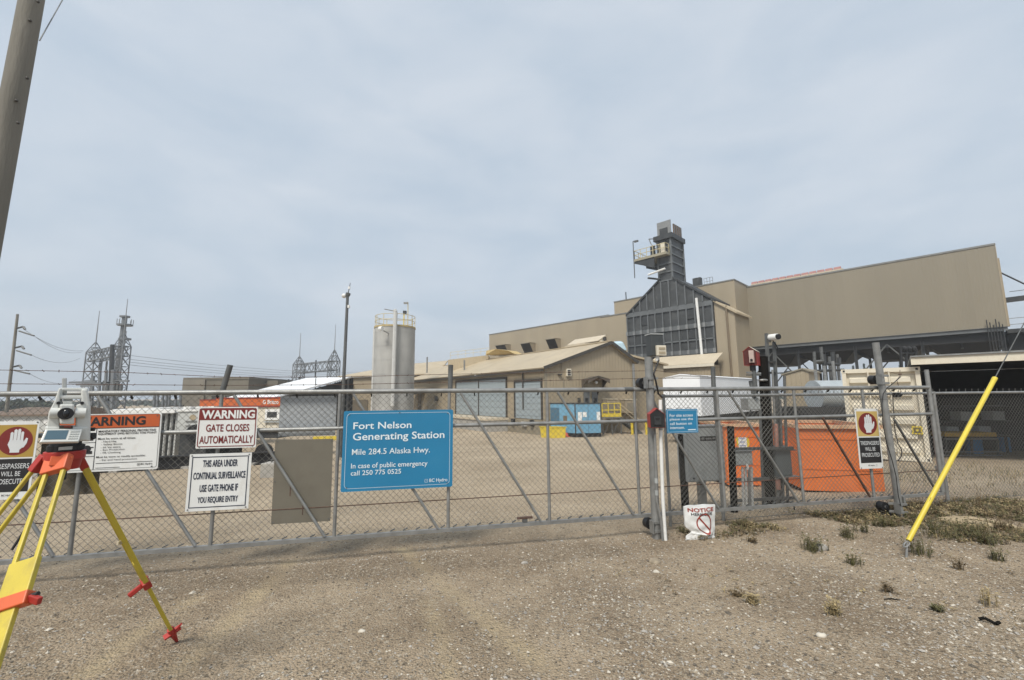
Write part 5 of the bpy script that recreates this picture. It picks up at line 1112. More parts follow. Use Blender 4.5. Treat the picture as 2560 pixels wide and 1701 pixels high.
solo('lamp_cable', 'thick black cable from the post light down to the fence rail', 'cable', MB().tube([q+GN*.09-Z*.2, gp(*sz(1634, 935, POFF+.09), POFF+.09), gp(*sz(1640, 955, POFF+.09), POFF+.09), gp(*sz(1646, 985, POFF+.04), POFF+.04), gp(*sz(1655, 994, -.12), -.12)], .012, 8), black)
# red call box on the centre post
def house_box(mb, c, w_, h, roof, d, x, n_):          # gabled box, c = centre of front at base of roof
    o = c-x*(w_/2); return mb.prism([o-Z*h, o+x*w_-Z*h, o+x*w_, o+x*(w_/2)+Z*roof, o], -n_*d)
c_ = gp(*sz(1643, 1037, POFF+.20), POFF+.20); xx = hd(-6); nn = V((math.sin(math.radians(-6)), -math.cos(math.radians(-6)), 0))
r = thing('call_box', 'gabled red call box with black face, mounted low on the gate post', 'call box', c_-Z*.18)
part(r, 'housing', house_box(MB(), c_, .185, .165, .075, .17, xx, nn), red_m)
part(r, 'face', house_box(MB(), c_+nn*.004, .178, .16, .07, .004, xx, nn), black)
part(r, 'keypad', MB().box(c_+nn*.012-Z*.075-xx*.0, .085, .012, .10, x=xx), M('charcoal_panel', (.03, .032, .034), .4, 0, .2, 30))
part(r, 'handset_slot', MB().box(c_+nn*.02-Z*.05, .05, .01, .02, x=xx), black)
for a_, b_ in ((0, .5), (1, .5)):
    e0 = c_+xx*((a_-.5)*.19)+Z*.001; e1 = c_+Z*.078; part(r, 'roof_plate', MB().prism([e0+nn*.008, e1+nn*.008, e1+nn*.008+Z*.004, e0+nn*.008+Z*.004], -nn*.19), red_m)
for k, (pts, lb, rr) in enumerate((((( 1651, 1000), (1652, 1100), (1657, 1250), (1664, 1352)), 'white plastic conduit running down beside the gate post', .022), (((1637, 1085), (1640, 1180), (1642, 1255), (1652, 1300), (1657, 1349)), 'thinner grey conduit bending down the front of the gate post', .016))):
    pp = [gp(*sz(x, y, POFF+.1), POFF+.1) for x, y in pts]; pp[-1].z = gz(pp[-1].x, pp[-1].y)-.03
    r = thing('conduit', lb, 'conduit', pp[-1], 'conduits on the gate post'); part(r, 'pipe', MB().tube(pp, rr, 10), white if k == 0 else galv, True)
    for f_ in (.3, .7): q = pp[0]+(pp[1]-pp[0])*f_ if k == 0 else pp[1]+(pp[2]-pp[1])*f_; part(r, 'coupling', MB().cyl(q-Z*.03, q+Z*.03, rr+.005, 10), greybox, True)

# ------------------------------------------------------------------ fixed fence on the right
FO_ = -.24; ZF = 1.665; fs0 = sz(1654, 990, FO_)[0]; FE = 12.5
def fp_(s, z, o=0): return gp(s, z, FO_+o)
def fgz(s): p = fp_(s, 0); return gz(p.x, p.y)
r = thing('chain_link_fence', 'galvanised chain link fence right of the gate post, running out of frame', 'fence', fp_(fs0, -.2))
part(r, 'top_rail', MB().cyl(fp_(fs0, ZF), fp_(FE, ZF), .021, 12), galv, True)
fposts = [fs0+.03, sz(1795, 1100, FO_)[0], sz(2356, 1150, FO_)[0], 9.6, 12.4]
for i, s in enumerate(fposts): part(r, 'fence_post', MB().cyl(fp_(s, fgz(s)-.1), fp_(s, ZF+(.03 if i != 1 else .30)), .020 if i < 1 else .025, 12), galv, True)
part(r, 'post_clamp', MB().box(fp_(fposts[2]-.06, .45), .16, .05, .10, x=GD), galv)
part(r, 'bottom_wire', MB().cyl(fp_(fs0, fgz(fs0)+.05), fp_(FE, fgz(FE)+.08), .004, 5), galv_d)
mb = MB(); mb = chain(mb, fs0, FE, -.20, ZF+.02, FO_-.03, .0715, .0020); part(r, 'chain_link_mesh', mb, wire_m, stuff=True)
mb = MB(); s = fs0
while s < FE: mb.beam(fp_(s, ZF+.01, -.03), fp_(s+.012, ZF+.07, -.03), .005, .005); s += .143
part(r, 'wire_ends', mb, wire_m, stuff=True)

# ------------------------------------------------------------------ signs on the gate
def sheet_on_gate(corners, off):
    c = [gp(*sz(x, y, off), off) for x, y in corners]  # tl tr br bl
    u = ((c[1]-c[0])+(c[2]-c[3]))/2; v = ((c[3]-c[0])+(c[2]-c[1]))/2
    u = GD*u.length*(1 if u.dot(GD) > 0 else -1)+Z*(u.z*.6); v = -Z*v.length+GD*(v.dot(GD)*.5)
    ctr = (c[0]+c[1]+c[2]+c[3])/4
    return Sheet(ctr-u/2-v/2, u, v, GN)
def sign(name, label, corners, off, mat, rad=.02, thick=.004, cat='sign'):
    sh = sheet_on_gate(corners, off); r = thing(name, label, cat, sh.p(.5, 1))
    pts = [sh.p(*q, 0) for q in sh.rrect(0, 1, 0, 1, rad)] if rad else [sh.p(0, 0), sh.p(1, 0), sh.p(1, 1), sh.p(0, 1)]
    part(r, 'panel', MB().prism(pts[::-1], -GN*thick), mat)
    return r, sh
SO = .05
def bolts(r, sh, pts, m_=None):
    for u, v in pts: q = sh.p(u, v, 0); part(r, 'bolt', MB().cyl(q, q+sh.n*.006, .007, 8), m_ or galv_d)
bluem = M('utility_blue', (.016, .180, .345), .4, 0, .05, 2, dirt=((.028, .20, .36), .4, 3))
prn_w = M('print_white', (.66, .74, .78), .5, 0, .02, 5)
r, sh = sign('station_sign', 'large blue sign with white lettering naming the generating station', ((860, 1028), (1133, 1024.5), (1130.6, 1217), (851, 1231)), SO+.01, bluem, .02)
mb = MB(); sh.frame(mb, .028, .972, .03, .965, .045, .0035)
sh.text(mb, 'Fort Nelson', .088, .61, .145, .232, .012); sh.text(mb, 'Generating Station', .088, .92, .278, .40, .012)
sh.text(mb, 'Mile 284.5 Alaska Hwy.', .085, .785, .478, .575, .003); sh.text(mb, 'In case of public emergency', .082, .765, .655, .738, .006); sh.text(mb, 'call 250 775 0525', .082, .525, .745, .805, .006)
sh.text(mb, 'BC Hydro', .785, .952, .885, .942, .008)
sh.frame(mb, .742, .770, .89, .93, .006, .0028); sh.ring(mb, .756, .91, 0, .0035)
part(r, 'lettering', mb, prn_w); bolts(r, sh, ((.05, .05), (.95, .05), (.05, .95), (.95, .95), (.5, .03)))
dred = M('print_dark_red', (.16, .014, .012), .5, 0, .05, 6)
r, sh = sign('gate_warning_sign', 'white sign with dark red WARNING header reading GATE CLOSES AUTOMATICALLY', ((497, 1019), (645, 1017), (640, 1120), (488, 1121)), SO, signw, .012)
mb = MB(); sh.frame(mb, .02, .98, .025, .965, .022, .009)
hdr = sh.rrect(.02, .98, .025, .5, .022); hdr = [(u, min(v, .315)) for u, v in hdr]; sh.poly(mb, hdr, .0022)
sh.text(mb, 'GATE CLOSES', .15, .87, .42, .60, .016); sh.text(mb, 'AUTOMATICALLY', .055, .945, .70, .885, .016); part(r, 'red_print', mb, dred)
mb = MB(); sh.text(mb, 'WARNING', .065, .955, .075, .285, .035, .005); part(r, 'white_print', mb, signw); bolts(r, sh, ((.06, .04), (.94, .04), (.06, .96), (.94, .96)))
navy = M('print_navy', (.012, .02, .045), .5, 0, .05, 6)
r, sh = sign('surveillance_sign', 'white sign with dark blue border reading THIS AREA UNDER CONTINUAL SURVEILLANCE', ((475, 1136), (630, 1132), (620, 1272), (462, 1280)), SO-.005, signw, .004)
mb = MB(); sh.frame(mb, .045, .955, .05, .945, .003, .009)
for tx, a_, b_, c0_, c1_ in (('THIS AREA UNDER', .22, .78, .11, .235), ('CONTINUAL SURVEILLANCE', .085, .92, .325, .45), ('USE GATE PHONE IF', .20, .81, .545, .67), ('YOU REQUIRE ENTRY', .18, .825, .755, .88)): sh.text(mb, tx, a_, b_, c0_, c1_, .022)
part(r, 'lettering', mb, navy); bolts(r, sh, ((.04, .03), (.96, .03), (.04, .97), (.96, .97)))
# orange headed protective equipment sign
orgm = M('print_orange', (.42, .085, .02), .5, 0, .05, 6); blk = M('print_black', (.012, .012, .014), .5, 0, .05, 6)
r, sh = sign('safety_sign', 'wide white sign with orange WARNING header about protective equipment, behind the tripod', ((146, 1040), (403, 1030.5), (396, 1173), (131.5, 1184)), SO, signw, .02)
mb = MB(); hdr = sh.rrect(.015, .985, .02, .6, .018); hdr = [(u, min(v, .245)) for u, v in hdr]; sh.poly(mb, hdr, .0022); part(r, 'orange_header', mb, orgm)
mb = MB(); sh.frame(mb, .012, .988, .016, .968, .02, .003, .003); sh.rect(mb, .012, .988, .245, .255, .003)
sh.rect(mb, .372, .378, .255, .965, .003)
for v_ in (.49, .73): sh.rect(mb, .012, .372, v_, v_+.008, .003)
sh.text(mb, 'WARNING', .16, .845, .05, .21, .03, .0045)
x0 = .39
for tx, a_, b_, c0_, c1_, bo in (('MANDATORY PERSONAL PROTECTIVE', .395, .955, .285, .325, .02), ('EQUIPMENT (PPE) BEYOND THIS POINT', .395, .965, .335, .375, .02), ('Must be worn at all times:', .395, .76, .415, .45, .012), ('- Hard Hat', .43, .575, .47, .50, .006), ('- Safety Boots', .43, .635, .52, .555, .006), ('- Hi Vis attire', .43, .62, .57, .60, .006), ('- Eye Protection', .43, .66, .615, .65, .006), ('- FR Clothing', .43, .625, .665, .70, .006), ('Must be worn or readily accessible:', .395, .87, .735, .775, .012), ('- Ear and hand protection', .43, .79, .79, .825, .006)): sh.text(mb, tx, a_, b_, c0_, c1_, bo, .0045)
sh.rect(mb, .395, .945, .855, .863, .003); sh.rect(mb, .395, .63, .935, .942, .003)
sh.text(mb, 'BC Hydro', .83, .945, .885, .925, .02, .004); sh.frame(mb, .795, .822, .885, .925, .004, .003, .004); sh.ring(mb, .808, .905, 0, .004, .004)
for cu, cv in ((.30, .60), (.30, .37)):              # pictograms: head with hard hat, boot
    sh.ring(mb, cu, cv, 0, .034, .003); sh.rect(mb, cu-.055, cu+.05, cv+.04, cv+.09, .003); sh.rect(mb, cu-.06, cu+.06, cv-.03, cv-.015, .004)
for cu in (.10, .20): sh.ring(mb, cu, .40, 0, .028, .003); sh.ring(mb, cu, .62, .016, .028, .003)
sh.ring(mb, .22, .85, 0, .03, .003)
part(r, 'black_print', mb, blk); bolts(r, sh, ((.96, .05), (.94, .95), (.06, .95)))
# prohibited entry signs with a raised hand
golds = M('print_gold', (.36, .235, .045), .5, 0, .06, 5); handm = M('print_hand_white', (.58, .60, .61), .5, 0, .03, 5)
def trespass(label, corners, off, gold):
    r, sh = sign('trespass_sign', label, corners, off, signw, .003)
    mb = MB(); sh.rect(mb, .05, .95, .045, .465, .0015); part(r, 'gold_panel', mb, gold)
    W = sh.u.length; H = sh.v.length
    mb = MB(); sh.ring(mb, .5, .255, 0, H*.185, .0025, 32, su=W*.40/(H*.185)); part(r, 'red_disc', mb, dred)
    mb = MB(); sh.poly(mb, [(.36, .245), (.68, .245), (.70, .30), (.66, .35), (.62, .37), (.62, .405), (.40, .405), (.40, .37), (.33, .30)], .0035)
    for a_, b_, t_ in ((.365, .435, .135), (.445, .52, .10), (.53, .60, .095), (.61, .675, .13)): sh.poly(mb, [(a_, .26), (b_, .26), (b_, t_+.015), ((a_+b_)/2, t_), (a_, t_+.015)], .004)
    sh.poly(mb, [(.67, .345), (.68, .28), (.74, .215), (.785, .225), (.77, .285), (.71, .34)], .0045)
    part(r, 'hand_symbol', mb, handm)
    mb = MB(); sh.rect(mb, .06, .94, .485, .905, .0015); part(r, 'black_panel', mb, blk)
    mb = MB()
    for tx, a_, b_, v0_, v1_ in (('TRESPASSERS', .10, .90, .545, .61), ('WILL BE', .28, .72, .645, .705), ('PROSECUTED', .12, .88, .74, .805)): sh.text(mb, tx, a_, b_, v0_, v1_, .004, .004)
    part(r, 'white_print', mb, handm)
    mb = MB(); sh.text(mb, 'BC Hydro', .36, .62, .935, .962, .02, .003); sh.frame(mb, .68, .735, .935, .962, .001, .002, .003); part(r, 'footer_print', mb, blk)
    bolts(r, sh, ((.05, .015), (.95, .015), (.05, .985), (.95, .985)))
trespass('raised hand trespass sign on the gate beside the taller post, before the dumpster', ((2137.6, 1021.6), (2195, 1022.7), (2208, 1171), (2149, 1173)), SO, M('print_pale_gold', (.50, .36, .12), .5, 0, .06, 5))
trespass('raised hand trespass sign cut by the left edge, behind the tripod legs', ((-7, 1054.5), (102, 1053), (71, 1247), (-39, 1252)), SO, golds)
# plain plates behind the mesh
plg = M('pale_galvanised_plate', (.38, .40, .415), .5, .2, .08, 5, dirt=((.27, .28, .28), .4, 7))
plo = M('olive_grey_plate', (.150, .137, .108), .6, .1, .05, 5, dirt=((.11, .095, .07), .4, 4))
sign('gate_plate', 'pale grey metal plate behind the mesh, upper one beside the big blue sign', ((702, 992), (842, 990), (838, 1088), (694.5, 1092)), -.062, plg, 0, .003, 'plate')
r, sh = sign('gate_plate', 'olive grey metal plate low on the gate beside the big blue sign', ((687, 1099), (832.6, 1099), (826, 1302.6), (679, 1311.7)), -.028, plo, 0, .003, 'plate')
mb = MB()
for a_, b_, c0_ in ((.285, .55, .68), (.51, .72, .91)): sh.rect(mb, a_, a_+.018, b_, c0_, .001)
part(r, 'rust_streak', mb, rustm); bolts(r, sh, ((.04, .02), (.97, .02), (.03, .98), (.97, .97), (.03, .5)))
sign('gate_plate', 'brown metal plate behind the mesh under the orange headed sign', ((104, 1100), (258, 1092), (245, 1232), (90, 1246)), -.062, M('brown_plate', (.105, .088, .062), .7, .1, .12, 5), 0, .003, 'plate')
# small blue sign on the fence
r, sh = sign('access_sign', 'small blue sign about site access beside the red call box', ((1664.6, 1023.5), (1745, 1022.7), (1744, 1081), (1668, 1084.5)), .045, bluem, .006)
mb = MB(); sh.frame(mb, .03, .97, .045, .955, .006, .003)
for tx, a_, b_, v0_, v1_ in (('For site access', .10, .84, .20, .32), ('please use the', .10, .84, .37, .50), ('call button on', .10, .80, .55, .66), ('intercom.', .10, .56, .72, .83)): sh.text(mb, tx, a_, b_, v0_, v1_, .012)
sh.rect(mb, .67, .92, .855, .895, .002); part(r, 'lettering', mb, prn_w)
for u in (.1, .4, .7): part(r, 'tie_clip', MB().box(sh.p(u, -.04, 0), .08, .006, .008, x=GD), galv_d)

# ------------------------------------------------------------------ control gear behind the gate
def bg_(px, py, off): return gp(*sz(px, py, off), off)
for k, (xb, yb, xt, yt, off, rad, lb) in enumerate(((1716, 1318, 1704, 1086, -.75, .058, 'black timber post left of the grey control cabinet'), (1838, 1318, 1826, 1066, -.75, .052, 'black timber post right of the grey control cabinet'), (1929, 1305, 1907, 892, -.95, .075, 'thick black timber pole carrying the gate control boxes'))):
    t_ = bg_(xt, yt, off); b_ = bg_(xb, yb, off); b_.z = gz(b_.x, b_.y)-.15
    r = thing('timber_post', lb, 'post', V((b_.x, b_.y, gz(b_.x, b_.y))), 'black timber posts behind the gate'); part(r, 'shaft', MB().cyl(b_, t_, rad, 14), creo, True)
cA = bg_(1722, 1207, -.62); cB = bg_(1806, 1066, -.62); cw = (cB-cA).dot(GD); ch = cB.z-cA.z
r = thing('control_cabinet', 'large grey steel control cabinet hanging between the black timber posts', 'cabinet', cA)
part(r, 'body', MB().obox(cA, GD*cw, -GN*.26, Z*ch), greybox, bevel=.006)
part(r, 'door', MB().obox(cA+GD*.02+Z*.02+GN*.012, GD*(cw-.04), -GN*.012, Z*(ch-.04)), greybox, bevel=.003)
part(r, 'top_lip', MB().obox(cA-GD*.01+Z*ch+GN*.02, GD*(cw+.02), -GN*.3, Z*.015), galv)
part(r, 'name_plate', MB().obox(cA+GD*cw*.36+Z*ch*.74+GN*.016, GD*cw*.44, -GN*.004, Z*ch*.085), black); sh = Sheet(cA+GD*cw*.39+Z*ch*.81+GN*.017, GD*cw*.38, -Z*ch*.05, GN); mb = MB(); sh.text(mb, 'Schlumberger', 0, 1, 0, 1, 0, .002) if False else sh.rect(mb, .0, .2, .1, .9, .001); sh.rect(mb, .3, .7, .3, .9, .001); sh.rect(mb, .78, 1, .2, .8, .001); part(r, 'plate_print', mb, galv)
for u in (.12, .88): part(r, 'latch', MB().cyl(cA+GD*cw*u+Z*.06+GN*.012, cA+GD*cw*u+Z*.06+GN*.03, .013, 8), steel_d)
b_ = bg_(1749, 1207, -.75); part(r, 'cable_duct', MB().obox(V((b_.x, b_.y, gz(b_.x, b_.y)-.05)), GD*.11, -GN*.08, Z*(cA.z-gz(b_.x, b_.y)+.06)), galv)
# rails and conduits
r = thing('conduit_rack', 'steel strut rack carrying grey conduits behind the gate', 'rack', bg_(1880, 1300, -.85))
for (x0, y0, x1, y1) in ((1826, 1123, 1982, 1120), (1826, 1200, 1922, 1197), (1835, 1252, 1985, 1245), (1792, 1290, 1925, 1278)): part(r, 'strut', MB().beam(bg_(x0, y0, -.80), bg_(x1, y1, -.80), .04, .045), galv_d)
for k, px in enumerate((1856, 1864, 1872, 1879)):
    b_ = bg_(px+4, 1300, -.77); b_.z = gz(b_.x, b_.y)-.05; part(r, 'conduit', MB().cyl(b_, bg_(px, 1168, -.77), .019, 10), M('pale_pipe', (.52, .52, .50)) if k != 2 else galv, True)
for px, y0 in ((1900, 1020), (1937, 1050), (1950, 1000), (1961, 940)):
    b_ = bg_(px+10, 1290, -.86); b_.z = gz(b_.x, b_.y)-.05; part(r, 'riser', MB().cyl(b_, bg_(px, y0, -.86), .022, 8), galv_d if px != 1937 else galv, True)
q = bg_(1945, 1085, -.80); part(r, 'warning_sleeve', MB().cyl(bg_(1940, 1060, -.82), bg_(1942, 1118, -.82), .03, 8), M('faded_red_sleeve', (.34, .17, .13), .7)); part(r, 'warning_sleeve', MB().cyl(bg_(1944, 1200, -.82), bg_(1946, 1224, -.82), .036, 8), MATS['faded_red_sleeve'])
def ebox(name, label, tl, br, off, dep, mat, cat='box', bev=.005):
    a = bg_(tl[0], br[1], off); b_ = bg_(br[0], tl[1], off); w_ = (b_-a).dot(GD); h = b_.z-a.z
    r = thing(name, label, cat, a); part(r, 'body', MB().obox(a, GD*w_, -GN*dep, Z*h), mat, bevel=bev); part(r, 'lid', MB().obox(a+GD*.012+Z*.012+GN*.01, GD*(w_-.024), -GN*.01, Z*(h-.024)), mat); return r, a, w_, h
r, a, w_, h = ebox('switch_box', 'grey switch box on the strut rack in front of the farther dumpster', (1838, 1128), (1880, 1165), -.72, .1, greybox); part(r, 'hood', MB().obox(a-GD*.01+Z*h+GN*.03, GD*(w_+.02), -GN*.14, Z*.012), galv)
part(r, 'gland', MB().cyl(a+GD*w_*.62-Z*.06+GN*.02, a+GD*w_*.62+Z*.02+GN*.02, .02, 8), white)
r, a, w_, h = ebox('relay_box', 'weathered grey box high on the post, in front of the white storage building', (1872, 995), (1899, 1026), -.84, .14, greybox); part(r, 'flap', MB().obox(a-GD*.06+Z*.01, GD*.06, -GN*.1, Z*(h-.02)), galv); part(r, 'stem', MB().cyl(a+GD*w_*.55+Z*h, a+GD*w_*.55+Z*(h+.28)-GN*.05, .033, 10), galv_d); part(r, 'stub', MB().cyl(a+GD*.03-Z*.07, a+GD*.03, .012, 8), black)
r, a, w_, h = ebox('panel_box', 'dark grey panel box with sloping hood right of the thick black pole', (1942, 1124), (1976, 1192), -.84, .2, M('slate_enamel', (.11, .125, .13), .5, 0, .08, 6)); part(r, 'hood', MB().prism([a-GD*.02+Z*h+GN*.06, a-GD*.02+Z*(h+.05)-GN*.22, a-GD*.02+Z*(h-.012)-GN*.22, a-GD*.02+Z*(h-.012)+GN*.06], GD*(w_+.08)), galv_d); part(r, 'sill', MB().obox(a-GD*.0-Z*.015+GN*.05, GD*(w_+.09), -GN*.25, Z*.012), galv)
# red gabled camera house
c_ = bg_(1874, 877, -.75); xx = hd(-38); n3 = V((math.sin(math.radians(-38)), -math.cos(math.radians(-38)), 0))
c_ = bg_(1874, 879, -.78)
r = thing('camera_house', 'red gabled housing with pale camera arm, high beside the twin masts', 'housing', c_-Z*.25)
part(r, 'housing', house_box(MB(), c_, .20, .23, .075, .30, xx, n3), red_m)
part(r, 'face', house_box(MB(), c_+n3*.004, .19, .222, .068, .004, xx, n3), M('dark_maroon', (.075, .012, .010), .6))
for a_ in (0, 1): e0 = c_+xx*((a_-.5)*.215)-Z*.004; e1 = c_+Z*.079; part(r, 'roof_plate', MB().prism([e0+n3*.012, e1+n3*.012, e1+n3*.012+Z*.006, e0+n3*.012+Z*.006], -n3*.32), beige if a_ else red_m)
q = c_+n3*.04+xx*.03-Z*.09; part(r, 'camera_arm', MB().box(q, .07, .07, .20, x=xx), M('pinkish_plastic', (.45, .35, .31), .5)); part(r, 'lens', MB().cyl(q+n3*.03-Z*.06, q+n3*.055-Z*.06, .02, 10), black)
part(r, 'neck', MB().cyl(c_-n3*.05+xx*.02-Z*.21, c_-n3*.05+xx*.02-Z*.32, .045, 10), black); b_ = c_-n3*.05+xx*.03; part(r, 'stem', MB().cyl(b_-Z*.3, V((b_.x, b_.y, bg_(1882, 990, -.8).z)), .034, 10), galv_d)
part(r, 'cross_arm', MB().beam(bg_(1867, 932, -.8), bg_(1901, 934, -.8), .035, .03), galv); part(r, 'cross_arm', MB().beam(bg_(1867, 938, -.8), bg_(1901, 938, -.8), .035, .02), galv_d)
# twin camera masts with white camera
r = thing('camera_mast', 'twin slim steel masts topped with a white tube camera', 'mast', bg_(1925, 1270, -1.0))
for px, yt in ((1916, 834), (1935, 855)):
    b_ = bg_(px+20, 1275, -.98); b_.z = gz(b_.x, b_.y)-.1; part(r, 'mast', MB().beam(b_, bg_(px, yt, -.98), .042, .042, up=GD), galv_d)
part(r, 'white_riser', MB().tube([bg_(1918, 960, -.93), bg_(1921, 1040, -.93)], .012, 8), white); part(r, 'riser', MB().tube([bg_(1931, 925, -.93), bg_(1936, 1050, -.93)], .016, 8), galv)
for y_ in (905, 932): part(r, 'tie_bar', MB().beam(bg_(1908, y_, -.96), bg_(1938, y_, -.96), .03, .03), steel_d)
part(r, 'bracket', MB().sph(bg_(1908, 951, -.9), .05, 10, 6, (1.6, 1, .5)), galv)
ca = bg_(1929, 844, -.93); cd = V((.25, -.96, -.04)).normalized()
part(r, 'camera_body', MB().cyl(ca-cd*.05, ca+cd*.12, .056, 18), white, True); part(r, 'camera_visor', MB().cyl(ca+cd*.12, ca+cd*.15, .046, 18), black, True); part(r, 'camera_back', MB().sph(ca-cd*.05, .055, 14, 8), white, True)
part(r, 'camera_cable', MB().tube([ca+cd*.02-Z*.06, bg_(1940, 862, -.93), bg_(1945, 872, -.95), bg_(1938, 880, -.98)], .008, 6), black); part(r, 'mount', MB().beam(ca-cd*.02-Z*.07, bg_(1917, 850, -.98), .03, .04), galv_d)
r = thing('gate_motor', 'small dark gate motor with bent cable at the foot of the masts', 'motor', bg_(1968, 1300, -.6)); q = bg_(1968, 1288, -.55)
part(r, 'motor', MB().cyl(q-GD*.07, q+GD*.07, .055, 14), steel_d, True); part(r, 'base', MB().box(q-Z*.08, .18, .12, .08, x=GD), galv_d); part(r, 'cable', MB().tube([q+GD*.07, q+GD*.14+Z*.05, q+GD*.14+Z*.16, q+Z*.2, q-GD*.05+Z*.17], .01, 6), black)
# ------------------------------------------------------------------ herbicide notice: a crumpled plastic bag over a stake
bo = .30
Q = [gp(*sz(x, y, bo), bo) for x, y in ((1710, 1268), (1788, 1262), (1786, 1358), (1716, 1353))]
lowz = min(gz(p.x, p.y) for p in Q); dz = lowz-min(Q[2].z, Q[3].z)+.01
Q = [p+Z*dz*0 for p in Q]
def bagp(u, v, d=0):
    a = Q[0]+(Q[1]-Q[0])*u; b_ = Q[3]+(Q[2]-Q[3])*u; p = a+(b_-a)*v
    pin = .13*math.exp(-((v-.74)/.10)**2)*(1-u)
    p = p+GD*(pin*(Q[1]-Q[0]).length*1.3)
    bl = .035*math.sin(math.pi*u)*(.4+math.sin(math.pi*min(1, v*.95+.03)))
    cr_ = .010*mn.noise(V((u*5, v*6, 1)))+.05*max(0, mn.noise(V((u*2.2+4, v*11, 2))))*sm((v-.62)/.15)+.008*mn.noise(V((u*13, v*17, 4)))*sm((v-.5)/.2)
    return p+GN*(bl+cr_+d)+Z*(.012*mn.noise(V((u*3, 7, 1)))*(1-v))
nu, nv = 26, 36
vs = [bagp(i/nu, j/nv) for j in range(nv+1) for i in range(nu+1)]+[bagp(i/nu, j/nv)-GN*(.02+2*.035*math.sin(math.pi*i/nu)) for j in range(nv+1) for i in range(nu+1)]
fs = []
st = (nu+1)*(nv+1)
for j in range(nv):
    for i in range(nu):
        a = j*(nu+1)+i; fs += [(a+nu+1, a+nu+2, a+1, a), (st+a, st+a+1, st+a+nu+2, st+a+nu+1)]
for j in range(nv):
    for i in (0, nu):
        a = j*(nu+1)+i; fs.append((a, a+nu+1, st+a+nu+1, st+a))
for i in range(nu): fs += [(i, i+1, st+i+1, st+i), (nv*(nu+1)+i, st+nv*(nu+1)+i, st+nv*(nu+1)+i+1, nv*(nu+1)+i+1)]
r = thing('herbicide_notice', 'crumpled white plastic bag printed NOTICE HERBICIDE with red ban circle', 'notice bag', bagp(.5, 1))
part(r, 'bag', MB().add(vs, fs), M('bag_plastic', (.66, .665, .65), .35, 0, .04, 8, dirt=((.5, .46, .40), .4, 9)), True)
class BagSheet(Sheet):
    def __init__(s): s.u = Q[1]-Q[0]; s.v = Q[3]-Q[0]; s.n = GN
    def p(s, u, v, d=0): return bagp(u, v, d+.002)
bs = BagSheet()
mb = MB(); bs.text(mb, 'NOTICE', .09, .92, .045, .155, .025)
def cring(mb, cu, cv, r0, r1, d=.002, n=32):
    W = bs.u.length; H = bs.v.length; o = [(cu+q*math.cos(2*math.pi*i/n)/W, cv+q*math.sin(2*math.pi*i/n)/H) for q in (r1, r0) for i in range(n)]
    mb.add([bs.p(*q, d) for q in o], [(i, n+i, n+(i+1) % n, (i+1) % n) for i in range(n)])
cring(mb, .57, .47, .098, .115)
W_ = bs.u.length; H_ = bs.v.length
a = []
for k in range(9):
    t_ = -.105+.21*k/8
    for o_ in (-.009, .009): a.append(bs.p(.57+(t_*.74+o_*.67)/W_, .47+(t_*.67-o_*.74)/H_, .003))
mb.add(a, [(2*k, 2*k+1, 2*k+3, 2*k+2) for k in range(8)])
part(r, 'red_print', mb, M('print_brick_red', (.27, .035, .018), .5, 0, .05, 6))
mb = MB(); bs.text(mb, 'HERBICIDE', .17, .87, .175, .25, .02); part(r, 'black_print', mb, blk)
part(r, 'stake', MB().beam(bagp(.5, .05)-GN*.04, V((bagp(.5, 1).x, bagp(.5, 1).y, lowz-.15))-GN*.04, .02, .03), creo)

# ------------------------------------------------------------------ guy wire with its yellow guard
an = gnd(2262, 1404); g0 = at(2271, 1352, an.y+.04); g1 = at(2487, 946, an.y+.55); gd_ = (g1-g0).normalized()
r = thing('guy_guard', 'long yellow plastic guard tube on the slanting guy wire at the right', 'guy guard', an)
part(r, 'tube', MB().cyl(g0, g1, .0235, 18, .0255), M('guard_yellow', (.60, .475, .05), .4, 0, .05, 6, dirt=((.5, .38, .08), .4, 9), stretch=(1, 1, .4)), True)
part(r, 'tube_lip', MB().cyl(g1-gd_*.05, g1+gd_*.004, .027, 18), MATS['guard_yellow'], True)
s_ = g0+(g1-g0)*.11; part(r, 'slit', MB().tube([s_+(CP-s_).normalized()*.0255+CR*.012, s_+gd_*.18+(CP-s_).normalized()*.0255+CR*.006, s_+gd_*.33+(CP-s_).normalized()*.0255-CR*.004], .002, 4), trim_d)
part(r, 'wire', MB().cyl(g0, g1+gd_*7.5, .006, 6), galv_d, True)
rod0 = V((an.x, an.y, gz(an.x, an.y)-.1))
part(r, 'anchor_rod', MB().cyl(rod0, g0-gd_*.035, .011, 8), galv, True)
e_ = g0-gd_*.05; mb = MB(); n_ = 12; u_ = CR; w_ = gd_
mb.tube([e_+u_*(.028*math.cos(2*math.pi*k/n_))+w_*(.04*math.sin(2*math.pi*k/n_)) for k in range(n_+1)], .009, 6); part(r, 'anchor_eye', mb, galv, True)

# ------------------------------------------------------------------ survey tripod and total station
YT = 2.30
tyel = M('tripod_yellow', (.54, .43, .05), .45, 0, .10, 8, dirt=((.30, .23, .07), .6, 12), stretch=(1, 1, .4))
tred = M('tripod_red', (.36, .028, .020), .45, 0, .08, 12); torg = M('tripod_orange', (.62, .115, .035), .45, 0, .06, 10)
hc = at(162, 1136, YT); nT = V((hc.x, hc.y, 0)).normalized(); hx = V((nT.y, -nT.x, 0)); hy = nT
def T(px, py, dy=0):                                 # point of the upright plane that faces the camera at the instrument
    d = ray(px, py); return CP+d*(((hc-CP).dot(nT)+dy)/d.dot(nT))
r = tri = thing('tripod', 'yellow and red survey tripod standing at the left', 'tripod', V((hc.x, hc.y, 0)))
px_ = YT/FPX
mb = MB(); mb.cyl(hc-Z*.025, hc+Z*.018, .080, 24); part(r, 'head_plate', mb, tred, True, bevel=.003)
